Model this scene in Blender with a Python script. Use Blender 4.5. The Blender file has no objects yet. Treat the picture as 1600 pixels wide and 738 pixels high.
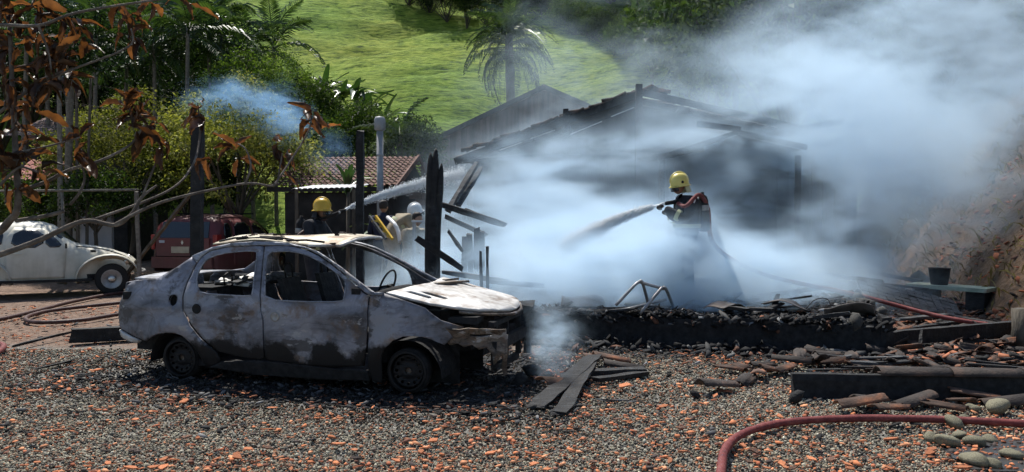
import bpy, bmesh, math, random
import numpy as np
from mathutils import Vector, Matrix
from mathutils.geometry import tessellate_polygon
R = math.radians
rng = np.random.default_rng(7)
random.seed(7)
sc = bpy.context.scene
C = sc.collection

# ------------------------------------------------------------------ camera, sky, sun, exposure
CAM_H = 1.62
FPX = 1232.0                       # focal length in pixels of the 1600 px wide photograph
PITCH = math.atan(33 / FPX)
cam_d = bpy.data.cameras.new('camera'); cam = bpy.data.objects.new('camera', cam_d); C.objects.link(cam)
cam.location = (0, 0, CAM_H); cam.rotation_euler = (R(90) - PITCH, 0, 0)
cam_d.sensor_width = 36; cam_d.lens = 36 * FPX / 1600; cam_d.clip_end = 1000; cam_d.clip_start = .05
sc.camera = cam
SUN_EL, SUN_AZ = R(58), R(-24)     # azimuth from +Y towards +X
world = bpy.data.worlds.new('World'); sc.world = world; world.use_nodes = True
wn = world.node_tree
bg = wn.nodes['Background']; sky = wn.nodes.new('ShaderNodeTexSky'); sky.sky_type = 'NISHITA'
sky.sun_disc = False; sky.sun_elevation = SUN_EL; sky.sun_rotation = SUN_AZ
sky.air_density = 1.0; sky.dust_density = .6; sky.altitude = 200
bg.inputs['Strength'].default_value = .095
wn.links.new(sky.outputs['Color'], bg.inputs['Color'])
sun_d = bpy.data.lights.new('sun', 'SUN'); sun = bpy.data.objects.new('sun', sun_d); C.objects.link(sun)
sun_d.energy = 4.6; sun_d.angle = R(.53); sun_d.color = (1, .955, .88)
to_sun = Vector((math.sin(SUN_AZ) * math.cos(SUN_EL), math.cos(SUN_AZ) * math.cos(SUN_EL), math.sin(SUN_EL)))
sun.rotation_euler = to_sun.to_track_quat('Z', 'Y').to_euler(); sun.location = to_sun * 60
sc.view_settings.view_transform = 'Standard'; sc.view_settings.look = 'None'
sc.view_settings.exposure = 0.45; sc.view_settings.gamma = 1
sc.render.engine = 'CYCLES'
cy = sc.cycles
cy.use_denoising = True; cy.use_adaptive_sampling = True; cy.adaptive_threshold = .06
cy.max_bounces = 7; cy.diffuse_bounces = 3; cy.glossy_bounces = 2; cy.transmission_bounces = 4
cy.transparent_max_bounces = 8; cy.volume_bounces = 5; cy.volume_step_rate = .45; cy.volume_max_steps = 128
cy.sample_clamp_indirect = 4; cy.caustics_reflective = False; cy.caustics_refractive = False

# ------------------------------------------------------------------ helpers
def at(px, py, Y):
    """point of the place that lies Y metres in front of the camera in the direction of a photograph pixel"""
    a = (px - 800) / FPX; b = (369 - py) / FPX
    d = Vector((a, math.cos(PITCH) + b * math.sin(PITCH), -math.sin(PITCH) + b * math.cos(PITCH)))
    return Vector((0, 0, CAM_H)) + d * (Y / d.y)
def gnd(px, py, z=0.0):
    a = (px - 800) / FPX; b = (369 - py) / FPX
    d = Vector((a, math.cos(PITCH) + b * math.sin(PITCH), -math.sin(PITCH) + b * math.cos(PITCH)))
    return Vector((0, 0, CAM_H)) + d * ((z - CAM_H) / d.z)

ORD = ['first', 'second', 'third', 'fourth', 'fifth', 'sixth', 'seventh', 'eighth', 'ninth', 'tenth', 'eleventh', 'twelfth',
       'thirteenth', 'fourteenth', 'fifteenth', 'sixteenth', 'seventeenth', 'eighteenth', 'nineteenth', 'twentieth']
def tag(o, label=None, cat=None, group=None, kind=None):
    if label: o['label'] = label
    if cat: o['category'] = cat
    if group: o['group'] = group
    if kind: o['kind'] = kind
    return o
def empty(name, loc=(0, 0, 0), rz=0.0, label=None, cat=None, group=None):
    o = bpy.data.objects.new(name, None); C.objects.link(o)
    o.location = loc; o.rotation_euler = (0, 0, rz); o.empty_display_size = .1
    return tag(o, label, cat, group)
def link(name, me, parent=None, loc=None, rot=None, scale=None):
    o = bpy.data.objects.new(name, me); C.objects.link(o)
    if parent is not None: o.parent = parent
    if loc is not None: o.location = loc
    if rot is not None: o.rotation_euler = rot
    if scale is not None: o.scale = scale if hasattr(scale, '__len__') else (scale,) * 3
    return o
def copy_tree(o, parent=None):
    c = o.copy(); C.objects.link(c); c.parent = parent
    for ch in list(o.children): copy_tree(ch, c)
    return c
def np_mesh(name, V, F, mats, col=None, smooth=False):
    V = np.asarray(V, np.float32).reshape(-1, 3); F = np.asarray(F, np.int32); k = F.shape[1]
    me = bpy.data.meshes.new(name)
    me.vertices.add(len(V)); me.vertices.foreach_set('co', V.ravel())
    me.loops.add(F.size); me.loops.foreach_set('vertex_index', F.ravel())
    me.polygons.add(len(F)); me.polygons.foreach_set('loop_start', np.arange(0, F.size, k, dtype=np.int32))
    if smooth: me.polygons.foreach_set('use_smooth', np.ones(len(F), bool))
    me.update(calc_edges=True)
    if col is not None:
        col = np.asarray(col, np.float32)
        if col.shape[1] == 3: col = np.concatenate([col, np.ones((len(col), 1), np.float32)], 1)
        a = me.color_attributes.new('col', 'FLOAT_COLOR', 'POINT'); a.data.foreach_set('color', col.ravel())
    for m in (mats if isinstance(mats, (list, tuple)) else [mats]): me.materials.append(m)
    return me

class MB:
    """collects shapes for ONE mesh"""
    def __init__(s): s.v = []; s.f = []; s.sm = []
    def add(s, vs, fs, smooth=False, M=None):
        b = len(s.v)
        s.v += [tuple(M @ Vector(p)) if M is not None else tuple(p) for p in vs]
        s.f += [tuple(i + b for i in f) for f in fs]; s.sm += [smooth] * len(fs); return s
    def box(s, c, d, M=None, jit=0.0, taper=1.0):
        x, y, z = (k / 2 for k in d); vs = []
        for sx, sy, sz in ((-1,-1,-1),(1,-1,-1),(1,1,-1),(-1,1,-1),(-1,-1,1),(1,-1,1),(1,1,1),(-1,1,1)):
            t = taper if sz > 0 else 1
            vs.append((c[0]+sx*x*t+random.uniform(-jit,jit), c[1]+sy*y*t+random.uniform(-jit,jit), c[2]+sz*z+random.uniform(-jit,jit)))
        return s.add(vs, [(0,3,2,1),(4,5,6,7),(0,1,5,4),(1,2,6,5),(2,3,7,6),(3,0,4,7)], M=M)
    def tube(s, pts, rad, n=8, caps=True, smooth=True, flat=1.0):
        pts = [Vector(p) for p in pts]
        if not hasattr(rad, '__len__'): rad = [rad] * len(pts)
        vs = []; fs = []; ref = None
        for i, p in enumerate(pts):
            t = (pts[min(i+1, len(pts)-1)] - pts[max(i-1, 0)]).normalized()
            if ref is None:
                ref = Vector((0, 0, 1)) if abs(t.z) < .9 else Vector((1, 0, 0))
            a = t.cross(ref).normalized(); b = a.cross(t).normalized(); ref = b
            for k in range(n):
                w = 2 * math.pi * k / n
                vs.append(p + (a * math.cos(w) + b * math.sin(w) * flat) * rad[i])
        for i in range(len(pts) - 1):
            for k in range(n):
                fs.append((i*n+k, i*n+(k+1) % n, (i+1)*n+(k+1) % n, (i+1)*n+k))
        if caps:
            fs.append(tuple(range(n))[::-1]); fs.append(tuple((len(pts)-1)*n + k for k in range(n)))
        return s.add(vs, fs, smooth)
    def lathe(s, prof, n=20, M=None, smooth=True):
        vs = []; fs = []
        for r, z in prof:
            for k in range(n):
                w = 2*math.pi*k/n; vs.append((r*math.cos(w), r*math.sin(w), z))
        for i in range(len(prof)-1):
            for k in range(n):
                fs.append((i*n+k, i*n+(k+1) % n, (i+1)*n+(k+1) % n, (i+1)*n+k))
        return s.add(vs, fs, smooth, M)
    def bar(s, a, b, w, h, jit=0.0):
        """a squared timber from a to b, w wide and h high"""
        a = Vector(a); b = Vector(b); t = (b-a); L = t.length; t.normalize()
        up = Vector((0, 0, 1)) if abs(t.z) < .95 else Vector((0, 1, 0))
        y = up.cross(t).normalized(); z = t.cross(y)
        M = Matrix(((t.x,y.x,z.x,(a.x+b.x)/2),(t.y,y.y,z.y,(a.y+b.y)/2),(t.z,y.z,z.z,(a.z+b.z)/2),(0,0,0,1)))
        return s.box((0,0,0), (L, w, h), M, jit)
    def mesh(s, name, mat):
        me = bpy.data.meshes.new(name); me.from_pydata(s.v, [], s.f)
        me.polygons.foreach_set('use_smooth', s.sm); me.materials.append(mat); me.update(); return me
    def build(s, name, mat, parent=None, **k):
        return link(name, s.mesh(name, mat), parent, **k)

def spline(pts, n=8):
    """Catmull-Rom through the points"""
    P = [Vector(p) for p in pts]; out = []
    for i in range(len(P)-1):
        p0 = P[max(i-1, 0)]; p1 = P[i]; p2 = P[i+1]; p3 = P[min(i+2, len(P)-1)]
        for k in range(n):
            t = k/n
            out.append(.5*((2*p1)+(p2-p0)*t+(2*p0-5*p1+4*p2-p3)*t*t+(3*p1-p0-3*p2+p3)*t**3))
    out.append(P[-1]); return out
def chaikin(pts, it=2):
    P = [tuple(p) for p in pts]
    for _ in range(it):
        Q = []
        for i in range(len(P)):
            a = P[i]; b = P[(i+1) % len(P)]
            Q.append((a[0]*.75+b[0]*.25, a[1]*.75+b[1]*.25)); Q.append((a[0]*.25+b[0]*.75, a[1]*.25+b[1]*.75))
        P = Q
    return P
def panel(name, outline, holes, fmap, mat, parent, step=.06, thick=.02, flip=False, smooth=True):
    """a sheet-metal panel: a 2-D outline with holes, gridded and mapped to 3-D by fmap(a, b)"""
    loops = [[Vector((p[0], p[1], 0)) for p in outline]] + [[Vector((p[0], p[1], 0)) for p in h] for h in holes]
    allp = [p for l in loops for p in l]
    bm = bmesh.new(); vs = [bm.verts.new(p) for p in allp]
    for t in tessellate_polygon(loops):
        try: bm.faces.new([vs[i] for i in t])
        except ValueError: pass
    for ax in (0, 1):
        lo = min(p[ax] for p in allp); hi = max(p[ax] for p in allp); k = math.ceil(lo/step+1e-6)*step
        no = Vector((1, 0, 0)) if ax == 0 else Vector((0, 1, 0))
        while k < hi - 1e-4:
            bmesh.ops.bisect_plane(bm, geom=bm.verts[:]+bm.edges[:]+bm.faces[:], plane_co=no*k, plane_no=no, dist=1e-5)
            k += step
    bmesh.ops.remove_doubles(bm, verts=bm.verts[:], dist=1e-4)
    bmesh.ops.recalc_face_normals(bm, faces=bm.faces[:])
    for v in bm.verts: v.co = Vector(fmap(v.co.x, v.co.y))
    me = bpy.data.meshes.new(name); 
    for fc in bm.faces: fc.smooth = smooth
    if flip: bmesh.ops.reverse_faces(bm, faces=bm.faces[:])
    bm.to_mesh(me); bm.free(); me.materials.append(mat)
    o = link(name, me, parent)
    if thick:
        md = o.modifiers.new('thickness', 'SOLIDIFY'); md.thickness = thick; md.offset = 0
    return o

# ------------------------------------------------------------------ materials
def N(nt, t, **k):
    n = nt.nodes.new('ShaderNode' + t)
    for a, v in k.items():
        if hasattr(n, a) and a not in n.inputs: setattr(n, a, v)
        else: n.inputs[a].default_value = v
    return n
def newmat(name):
    m = bpy.data.materials.new(name); m.use_nodes = True; nt = m.node_tree
    return m, nt, nt.nodes['Principled BSDF'], nt.nodes['Material Output']
def col4(c): return (c[0], c[1], c[2], 1)
def ramp(nt, stops, fac):
    r = N(nt, 'ValToRGB'); e = r.color_ramp.elements
    while len(e) < len(stops): e.new(.5)
    for i, (p, c) in enumerate(stops): e[i].position = p; e[i].color = col4(c)
    nt.links.new(fac, r.inputs['Fac']); return r
def coords(nt, space='Object', stretch=(1, 1, 1)):
    tc = N(nt, 'TexCoord'); mp = N(nt, 'Mapping'); mp.inputs['Scale'].default_value = stretch
    nt.links.new(tc.outputs[space], mp.inputs['Vector']); return mp.outputs['Vector']
def mat_noise(name, stops, scale=6, detail=6, rough=.85, bump=.3, bscale=None, metal=0, stretch=(1, 1, 1), dist=0.0, spec=.3, bdist=.02, rnd=0.0, nrough=.55):
    m, nt, b, out = newmat(name); L = nt.links.new
    v = coords(nt, 'Object', stretch)
    no = N(nt, 'TexNoise', Scale=scale, Detail=detail, Distortion=dist, Roughness=nrough); L(v, no.inputs['Vector'])
    rp = ramp(nt, stops, no.outputs['Fac']); c = rp.outputs['Color']
    if rnd:
        oi = N(nt, 'ObjectInfo'); mr = N(nt, 'MapRange'); mr.inputs['To Min'].default_value = 1-rnd; mr.inputs['To Max'].default_value = 1+rnd
        L(oi.outputs['Random'], mr.inputs['Value'])
        mx = N(nt, 'VectorMath', operation='SCALE'); L(c, mx.inputs[0]); L(mr.outputs['Result'], mx.inputs['Scale']); c = mx.outputs[0]
    L(c, b.inputs['Base Color'])
    b.inputs['Roughness'].default_value = rough; b.inputs['Metallic'].default_value = metal
    b.inputs['Specular IOR Level'].default_value = spec
    if bump:
        n2 = N(nt, 'TexNoise', Scale=bscale or scale*4, Detail=6); L(v, n2.inputs['Vector'])
        bp = N(nt, 'Bump', Strength=bump, Distance=bdist); L(n2.outputs['Fac'], bp.inputs['Height']); L(bp.outputs['Normal'], b.inputs['Normal'])
    return m
def mat_plain(name, c, rough=.6, metal=0, spec=.4):
    v = [max(0, min(1, k*.8)) for k in c]; w = [min(1, k*1.15) for k in c]
    return mat_noise(name, [(.3, v), (.7, w)], scale=7, rough=rough, metal=metal, spec=spec, bump=.05)
def mat_attr(name, rough=.9, bump=0.2, bscale=60, spec=.25, trans=0.0, tint=(1, 1, 1)):
    """colour comes from the per-piece 'col' attribute, with fine noise"""
    m, nt, b, out = newmat(name); L = nt.links.new
    at_ = N(nt, 'Attribute', attribute_name='col'); v = coords(nt)
    no = N(nt, 'TexNoise', Scale=bscale, Detail=4); L(v, no.inputs['Vector'])
    mr = N(nt, 'MapRange'); mr.inputs['To Min'].default_value = .7; mr.inputs['To Max'].default_value = 1.3; L(no.outputs['Fac'], mr.inputs['Value'])
    mx = N(nt, 'VectorMath', operation='SCALE'); L(at_.outputs['Color'], mx.inputs[0]); L(mr.outputs['Result'], mx.inputs['Scale'])
    L(mx.outputs[0], b.inputs['Base Color']); b.inputs['Roughness'].default_value = rough; b.inputs['Specular IOR Level'].default_value = spec
    if bump:
        bp = N(nt, 'Bump', Strength=bump, Distance=.01); L(no.outputs['Fac'], bp.inputs['Height']); L(bp.outputs['Normal'], b.inputs['Normal'])
    return m
def mat_leaf(name, stops, scale=1.2, trans=.35, rough=.62, tcol=None, spec=.12, rnd=.25):
    m, nt, b, out = newmat(name); L = nt.links.new
    geo = N(nt, 'NewGeometry') if hasattr(bpy.types, 'ShaderNodeNewGeometry') else None
    v = coords(nt, 'Object')
    no = N(nt, 'TexNoise', Scale=scale, Detail=5); L(v, no.inputs['Vector'])
    wn_ = N(nt, 'TexWhiteNoise', noise_dimensions='1D'); L(geo.outputs['Random Per Island'], wn_.inputs['W'])
    ma = N(nt, 'MapRange'); ma.inputs['To Min'].default_value = -.22; ma.inputs['To Max'].default_value = .22; L(wn_.outputs['Value'], ma.inputs['Value'])
    ad = N(nt, 'Math', operation='ADD'); L(no.outputs['Fac'], ad.inputs[0]); L(ma.outputs['Result'], ad.inputs[1])
    rp = ramp(nt, stops, ad.outputs[0]); c = rp.outputs['Color']
    oi = N(nt, 'ObjectInfo'); mr = N(nt, 'MapRange'); mr.inputs['To Min'].default_value = 1-rnd; mr.inputs['To Max'].default_value = 1+rnd
    L(oi.outputs['Random'], mr.inputs['Value'])
    mx = N(nt, 'VectorMath', operation='SCALE'); L(c, mx.inputs[0]); L(mr.outputs['Result'], mx.inputs['Scale'])
    L(mx.outputs[0], b.inputs['Base Color']); b.inputs['Roughness'].default_value = rough; b.inputs['Specular IOR Level'].default_value = spec
    tr = N(nt, 'BsdfTranslucent')
    mc = N(nt, 'Mix', data_type='RGBA', blend_type='MULTIPLY'); mc.inputs[0].default_value = 1
    L(mx.outputs[0], mc.inputs[6]); mc.inputs[7].default_value = col4(tcol or (1.5, 1.6, .7))
    L(mc.outputs[2], tr.inputs['Color'])
    ms = N(nt, 'MixShader'); ms.inputs[0].default_value = trans
    L(b.outputs[0], ms.inputs[1]); L(tr.outputs[0], ms.inputs[2]); L(ms.outputs[0], out.inputs['Surface'])
    return m

BLK = (.012, .012, .013)
M = {}
M['char'] = mat_noise('charred_wood', [(.35, (.008, .008, .009)), (.6, (.022, .021, .021)), (.78, (.06, .058, .056))], scale=9, rough=.75, bump=.8, bscale=30, stretch=(1, 1, 1), spec=.35)
M['soot'] = mat_noise('soot_black', [(.3, (.008, .008, .009)), (.7, (.03, .03, .031))], scale=14, rough=.9, bump=.5, bscale=40)
M['ashwood'] = mat_noise('ashy_grey_wood', [(.3, (.035, .036, .038)), (.55, (.09, .092, .095)), (.75, (.2, .2, .2))], scale=5, rough=.85, bump=.8, bscale=26, stretch=(1, 4, 4))
M['tile'] = mat_noise('burnt_clay_tile', [(.3, (.035, .028, .025)), (.5, (.11, .066, .048)), (.68, (.30, .125, .065)), (.8, (.46, .20, .11))], scale=5, rough=.9, bump=.4, bscale=40, rnd=.45)
M['tile_dark'] = mat_noise('sooty_clay_tile', [(.3, (.022, .02, .02)), (.55, (.06, .048, .042)), (.75, (.15, .09, .065))], scale=6, rough=.85, bump=.4, bscale=40, rnd=.35)
M['tile_orange'] = mat_noise('fresh_broken_clay', [(.3, (.34, .115, .05)), (.6, (.52, .2, .095)), (.8, (.62, .29, .16))], scale=14, rough=.92, bump=.4, bscale=60, rnd=.35)
M['stone'] = mat_noise('river_stone', [(.3, (.11, .1, .065)), (.55, (.2, .185, .125)), (.75, (.3, .28, .2))], scale=9, rough=.8, bump=.35, bscale=40, rnd=.2)
M['hose_red'] = mat_noise('red_hose', [(.3, (.075, .018, .018)), (.5, (.17, .036, .034)), (.65, (.22, .07, .06)), (.8, (.3, .19, .15))], scale=11, detail=9, rough=.7, bump=.6, bscale=120, spec=.3, nrough=.7, bdist=.006)
M['hose_dark'] = mat_noise('dark_brown_hose', [(.3, (.04, .018, .016)), (.7, (.10, .05, .042))], scale=9, rough=.55, bump=.2, bscale=60)
M['steel'] = mat_noise('weathered_steel', [(.3, (.18, .18, .18)), (.7, (.36, .36, .36))], scale=8, rough=.45, metal=.6, bump=.1)
M['galv'] = mat_noise('galvanised_flue', [(.3, (.4, .41, .42)), (.7, (.62, .63, .64))], scale=5, rough=.5, metal=.3, bump=.08)
M['bark'] = mat_noise('bark', [(.3, (.05, .042, .033)), (.6, (.11, .095, .075)), (.8, (.2, .18, .15))], scale=8, rough=.9, bump=.8, bscale=30, stretch=(1, 1, .3))
M['bark_pale'] = mat_noise('pale_bark', [(.3, (.1, .09, .075)), (.6, (.2, .18, .15)), (.8, (.32, .3, .26))], scale=14, rough=.9, bump=.7, bscale=40)
# ================================================================== THE SETTING
def fbm(x, y, s, o=4, seed=0):
    """cheap value noise on arrays"""
    out = np.zeros_like(x); amp = 1; tot = 0
    for k in range(o):
        xs = x*s+seed*17.3+k*7.1; ys = y*s+seed*9.7+k*3.3
        xi = np.floor(xs); yi = np.floor(ys); fx = xs-xi; fy = ys-yi
        fx = fx*fx*(3-2*fx); fy = fy*fy*(3-2*fy)
        h = lambda a, b: np.modf(np.abs(np.sin(a*127.1+b*311.7+seed*.37)*43758.5453))[0]
        v = (h(xi, yi)*(1-fx)+h(xi+1, yi)*fx)*(1-fy)+(h(xi, yi+1)*(1-fx)+h(xi+1, yi+1)*fx)*fy
        out += v*amp; tot += amp; amp *= .5; s *= 2
    return out/tot
def grid_mesh(name, xs, ys, zf, mat):
    X, Y = np.meshgrid(xs, ys); Z = zf(X, Y); nx = len(xs); ny = len(ys)
    V = np.stack([X, Y, Z], -1).reshape(-1, 3)
    i = np.arange(nx-1); j = np.arange(ny-1); I, J = np.meshgrid(i, j); a = (J*nx+I).ravel()
    return np_mesh(name, V, np.stack([a, a+1, a+nx+1, a+nx], -1), mat, smooth=True)

# --- ground: grey gravel yard that turns to brown dirt towards the cars
m, nt, b, out = newmat('gravel_and_dirt'); L = nt.links.new
v = coords(nt)
vo = N(nt, 'TexVoronoi', Scale=34.0); L(v, vo.inputs['Vector'])
rp = ramp(nt, [(0, (.05, .05, .048)), (.35, (.13, .125, .11)), (.7, (.2, .19, .165)), (1, (.3, .285, .25))], vo.outputs['Color'])
no = N(nt, 'TexNoise', Scale=1.1, Detail=6); L(v, no.inputs['Vector'])
dirt = N(nt, 'TexNoise', Scale=9, Detail=8); L(v, dirt.inputs['Vector'])
rd = ramp(nt, [(.3, (.1, .062, .042)), (.55, (.2, .13, .09)), (.75, (.29, .2, .15))], dirt.outputs['Fac'])
sx = N(nt, 'SeparateXYZ'); L(v, sx.inputs[0])
g1 = N(nt, 'MapRange'); g1.inputs['From Min'].default_value = 9.3; g1.inputs['From Max'].default_value = 10.8; L(sx.outputs['Y'], g1.inputs['Value'])
ad = N(nt, 'Math', operation='ADD'); L(g1.outputs['Result'], ad.inputs[0]); L(no.outputs['Fac'], ad.inputs[1])
st = N(nt, 'MapRange'); st.inputs['From Min'].default_value = .75; st.inputs['From Max'].default_value = 1.05; L(ad.outputs[0], st.inputs['Value'])
mx = N(nt, 'Mix', data_type='RGBA'); L(st.outputs['Result'], mx.inputs[0]); L(rp.outputs['Color'], mx.inputs[6]); L(rd.outputs['Color'], mx.inputs[7])
L(mx.outputs[2], b.inputs['Base Color']); b.inputs['Roughness'].default_value = .95
bp = N(nt, 'Bump', Strength=.9, Distance=.03); L(vo.outputs['Distance'], bp.inputs['Height']); L(bp.outputs['Normal'], b.inputs['Normal'])
M['ground'] = m
xs = np.concatenate([[-300, -150, -60], np.arange(-24, 24.1, .4), [60, 150, 300]]); ys = np.concatenate([[-200, -60, -15], np.arange(0, 27.1, .4), [60, 150, 300]])
def gz(X, Y):
    near = (np.abs(X) < 23) & (Y > 1) & (Y < 26)
    return np.where(near, (fbm(X, Y, .6, 3, 3)-.5)*.06-.03, -.03)
tag(link('ground', grid_mesh('ground', xs, ys, gz, M['ground'])), kind='structure')

# --- pasture hillside
def hill_z(X, Y):
    foot = 27+.02*X
    z = np.maximum(0, Y-foot)*.50
    z = z*(1-np.exp(-np.maximum(0, Y-foot)/5))
    z = z+np.maximum(0, Y-foot).clip(0, 12)/12*((fbm(X, Y, .05, 3, 5)-.5)*5 + (fbm(X*.35, Y*1.6, .45, 4, 9)-.5)*1.3+(fbm(X*.6, Y*2.0, 1.1, 3, 19)-.5)*.5)
    z = z - np.maximum(0, X-6)*.03*np.clip((Y-35)/20, 0, 1)
    return z-.12
m, nt, b, out = newmat('pasture_grass'); L = nt.links.new
v = coords(nt); vs_ = coords(nt, 'Object', (.5, 1.9, 1.9))
n1 = N(nt, 'TexNoise', Scale=2.4, Detail=12, Roughness=.76); L(vs_, n1.inputs['Vector'])
n2 = N(nt, 'TexNoise', Scale=.07, Detail=4); L(v, n2.inputs['Vector'])
r1 = ramp(nt, [(.37, (.04, .07, .018)), (.44, (.13, .21, .035)), (.52, (.235, .33, .055)), (.64, (.36, .42, .10))], n1.outputs['Fac'])
r2 = ramp(nt, [(.35, (.75, .95, .7)), (.65, (1.25, 1.1, .9))], n2.outputs['Fac'])
mx = N(nt, 'Mix', data_type='RGBA', blend_type='MULTIPLY'); mx.inputs[0].default_value = 1; L(r1.outputs[0], mx.inputs[6]); L(r2.outputs[0], mx.inputs[7])
L(mx.outputs[2], b.inputs['Base Color']); b.inputs['Roughness'].default_value = .9; b.inputs['Specular IOR Level'].default_value = .15
bp = N(nt, 'Bump', Strength=1.0, Distance=.3); L(n1.outputs['Fac'], bp.inputs['Height']); L(bp.outputs['Normal'], b.inputs['Normal'])
M['pasture'] = m
tag(link('hill', grid_mesh('hill', np.concatenate([np.arange(-130, -40, 2), np.arange(-40, 40, .4), np.arange(40, 151, 2)]), np.concatenate([np.arange(26.5, 90, .4), np.arange(90, 190, 2.5)]), hill_z, m)), kind='structure')

# --- steep earth bank on the right
def bank_base(Y): return 7.25+(Y-12)*.242
def bank_z(X, Y):
    d = (X-bank_base(Y))*.97
    z = np.where(d > 0, 1.35*d*(1-np.exp(-np.maximum(d, 0)/.25)), 0)
    z = np.where(z > 4.5, 4.5+(z-4.5)*.35, z)
    return z+np.clip(d+.5, 0, 1)*((fbm(X, Y, .9, 4, 2)-.5)*.7+(fbm(X, Y, 4, 3, 4)-.5)*.18)-.06
M['bank'] = mat_noise('bank_soil', [(.3, (.05, .036, .025)), (.5, (.13, .088, .058)), (.66, (.22, .145, .09)), (.8, (.28, .21, .13))], scale=2.2, detail=10, rough=.95, bump=.9, bscale=14, bdist=.06, nrough=.65)
tag(link('bank', grid_mesh('bank', np.arange(5.2, 30, .16), np.arange(6.5, 30, .2), bank_z, M['bank'])), kind='structure')

# --- black ash around the wreck and along the foundation
def blob_sheet(name, pts, z, mat, kind='stuff', label=None, cat=None, wob=.25):
    P = [Vector((p[0], p[1], 0)) for p in pts]; P = spline(P+[P[0]], 10)[:-1]
    c = sum(P, Vector())/len(P); V = [(c.x, c.y, z)]; n = len(P); rings = 7
    for r in range(1, rings+1):
        for i, p in enumerate(P):
            q = c+(p-c)*(r/rings)*(1+(random.uniform(-wob, wob)*.3 if r == rings else 0))
            V.append((q.x, q.y, z+float(gz(np.array([q.x]), np.array([q.y]))[0])))
    F = [(0, 1+i, 1+(i+1) % n) for i in range(n)]
    for r in range(rings-1):
        for i in range(n):
            a = 1+r*n+i; b2 = 1+r*n+(i+1) % n; F.append((a, a+n, b2+n, b2))
    me = bpy.data.meshes.new(name); me.from_pydata(V, [], F); me.materials.append(mat); me.update()
    return tag(link(name, me), label, cat, kind=kind)
M['ash'] = mat_noise('wet_ash', [(.3, (.010, .010, .011)), (.55, (.022, .022, .023)), (.72, (.055, .055, .056)), (.82, (.12, .12, .12))], scale=16, detail=8, rough=.8, bump=.9, bscale=45, bdist=.03)
blob_sheet('ash_patch', [(-3.9, 7.75), (-3.2, 7.3), (-2.4, 7.0), (-1.4, 6.75), (-.6, 6.55), (.15, 6.7), (.5, 7.4), (.6, 8.4), (-.2, 9.2), (-2.4, 9.6), (-3.8, 9.0)], .008, M['ash'], label='black ash and soot on the gravel under the burnt car', cat='ash')
blob_sheet('ash_strip', [(.3, 9.3), (1.5, 9.0), (2.8, 8.65), (4.0, 8.3), (5.2, 7.8), (7.5, 7.2), (7.5, 9.0), (6.5, 10.5), (7.6, 13.5), (5.5, 12.8), (4.4, 9.6), (2, 10.3), (.4, 10.6)], .010, M['ash'], label='black ash and soot strewn along the house foundation', cat='ash')

# ------------------------------------------------------------------ loose gravel, built stone by stone
ICO_V = np.array([(0, .53, .85), (0, -.53, .85), (.53, .85, 0), (-.53, .85, 0), (.53, -.85, 0), (-.53, -.85, 0), (.85, 0, .53), (-.85, 0, .53), (.85, 0, -.53), (-.85, 0, -.53), (0, .53, -.85), (0, -.53, -.85)])
ICO_F = np.array([(0,7,1),(0,1,6),(0,6,2),(0,2,3),(0,3,7),(1,7,5),(1,5,4),(1,4,6),(6,4,8),(6,8,2),(2,8,10),(2,10,3),(3,10,9),(3,9,7),(7,9,5),(5,9,11),(5,11,4),(4,11,8),(8,11,10),(10,11,9)])
BOX_V = np.array([(-1,-1,-1),(1,-1,-1),(1,1,-1),(-1,1,-1),(-.8,-.8,1),(.8,-.8,1),(.8,.8,1),(-.8,.8,1)], float)
BOX_F = np.array([(0,3,2,1),(4,5,6,7),(0,1,5,4),(1,2,6,5),(2,3,7,6),(3,0,4,7)])
def rand_rot(n, tilt=math.pi):
    a = rng.uniform(0, 2*math.pi, n); b = rng.uniform(-tilt, tilt, n); c = rng.uniform(-tilt, tilt, n)
    ca, sa, cb, sb, cc, sc_ = np.cos(a), np.sin(a), np.cos(b), np.sin(b), np.cos(c), np.sin(c); z = np.zeros(n); o = np.ones(n)
    Rz = np.stack([ca, -sa, z, sa, ca, z, z, z, o], -1).reshape(n, 3, 3); Rx = np.stack([o, z, z, z, cb, -sb, z, sb, cb], -1).reshape(n, 3, 3)
    Ry = np.stack([cc, z, sc_, z, o, z, -sc_, z, cc], -1).reshape(n, 3, 3)
    return Rz @ Rx @ Ry
def pieces(P, size, base, faces, tilt=math.pi, jit=.25):
    """P (n,3) centres, size (n,3) half sizes -> vertices, faces"""
    n = len(P); k = len(base)
    B = base[None]*(1+rng.uniform(-jit, jit, (n, k, 3))); B = B*size[:, None, :]
    B = np.einsum('nij,nkj->nki', rand_rot(n, tilt), B)+P[:, None, :]
    F = (faces[None]+(np.arange(n)*k)[:, None, None]).reshape(-1, faces.shape[1])
    return B.reshape(-1, 3), F, k
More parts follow.
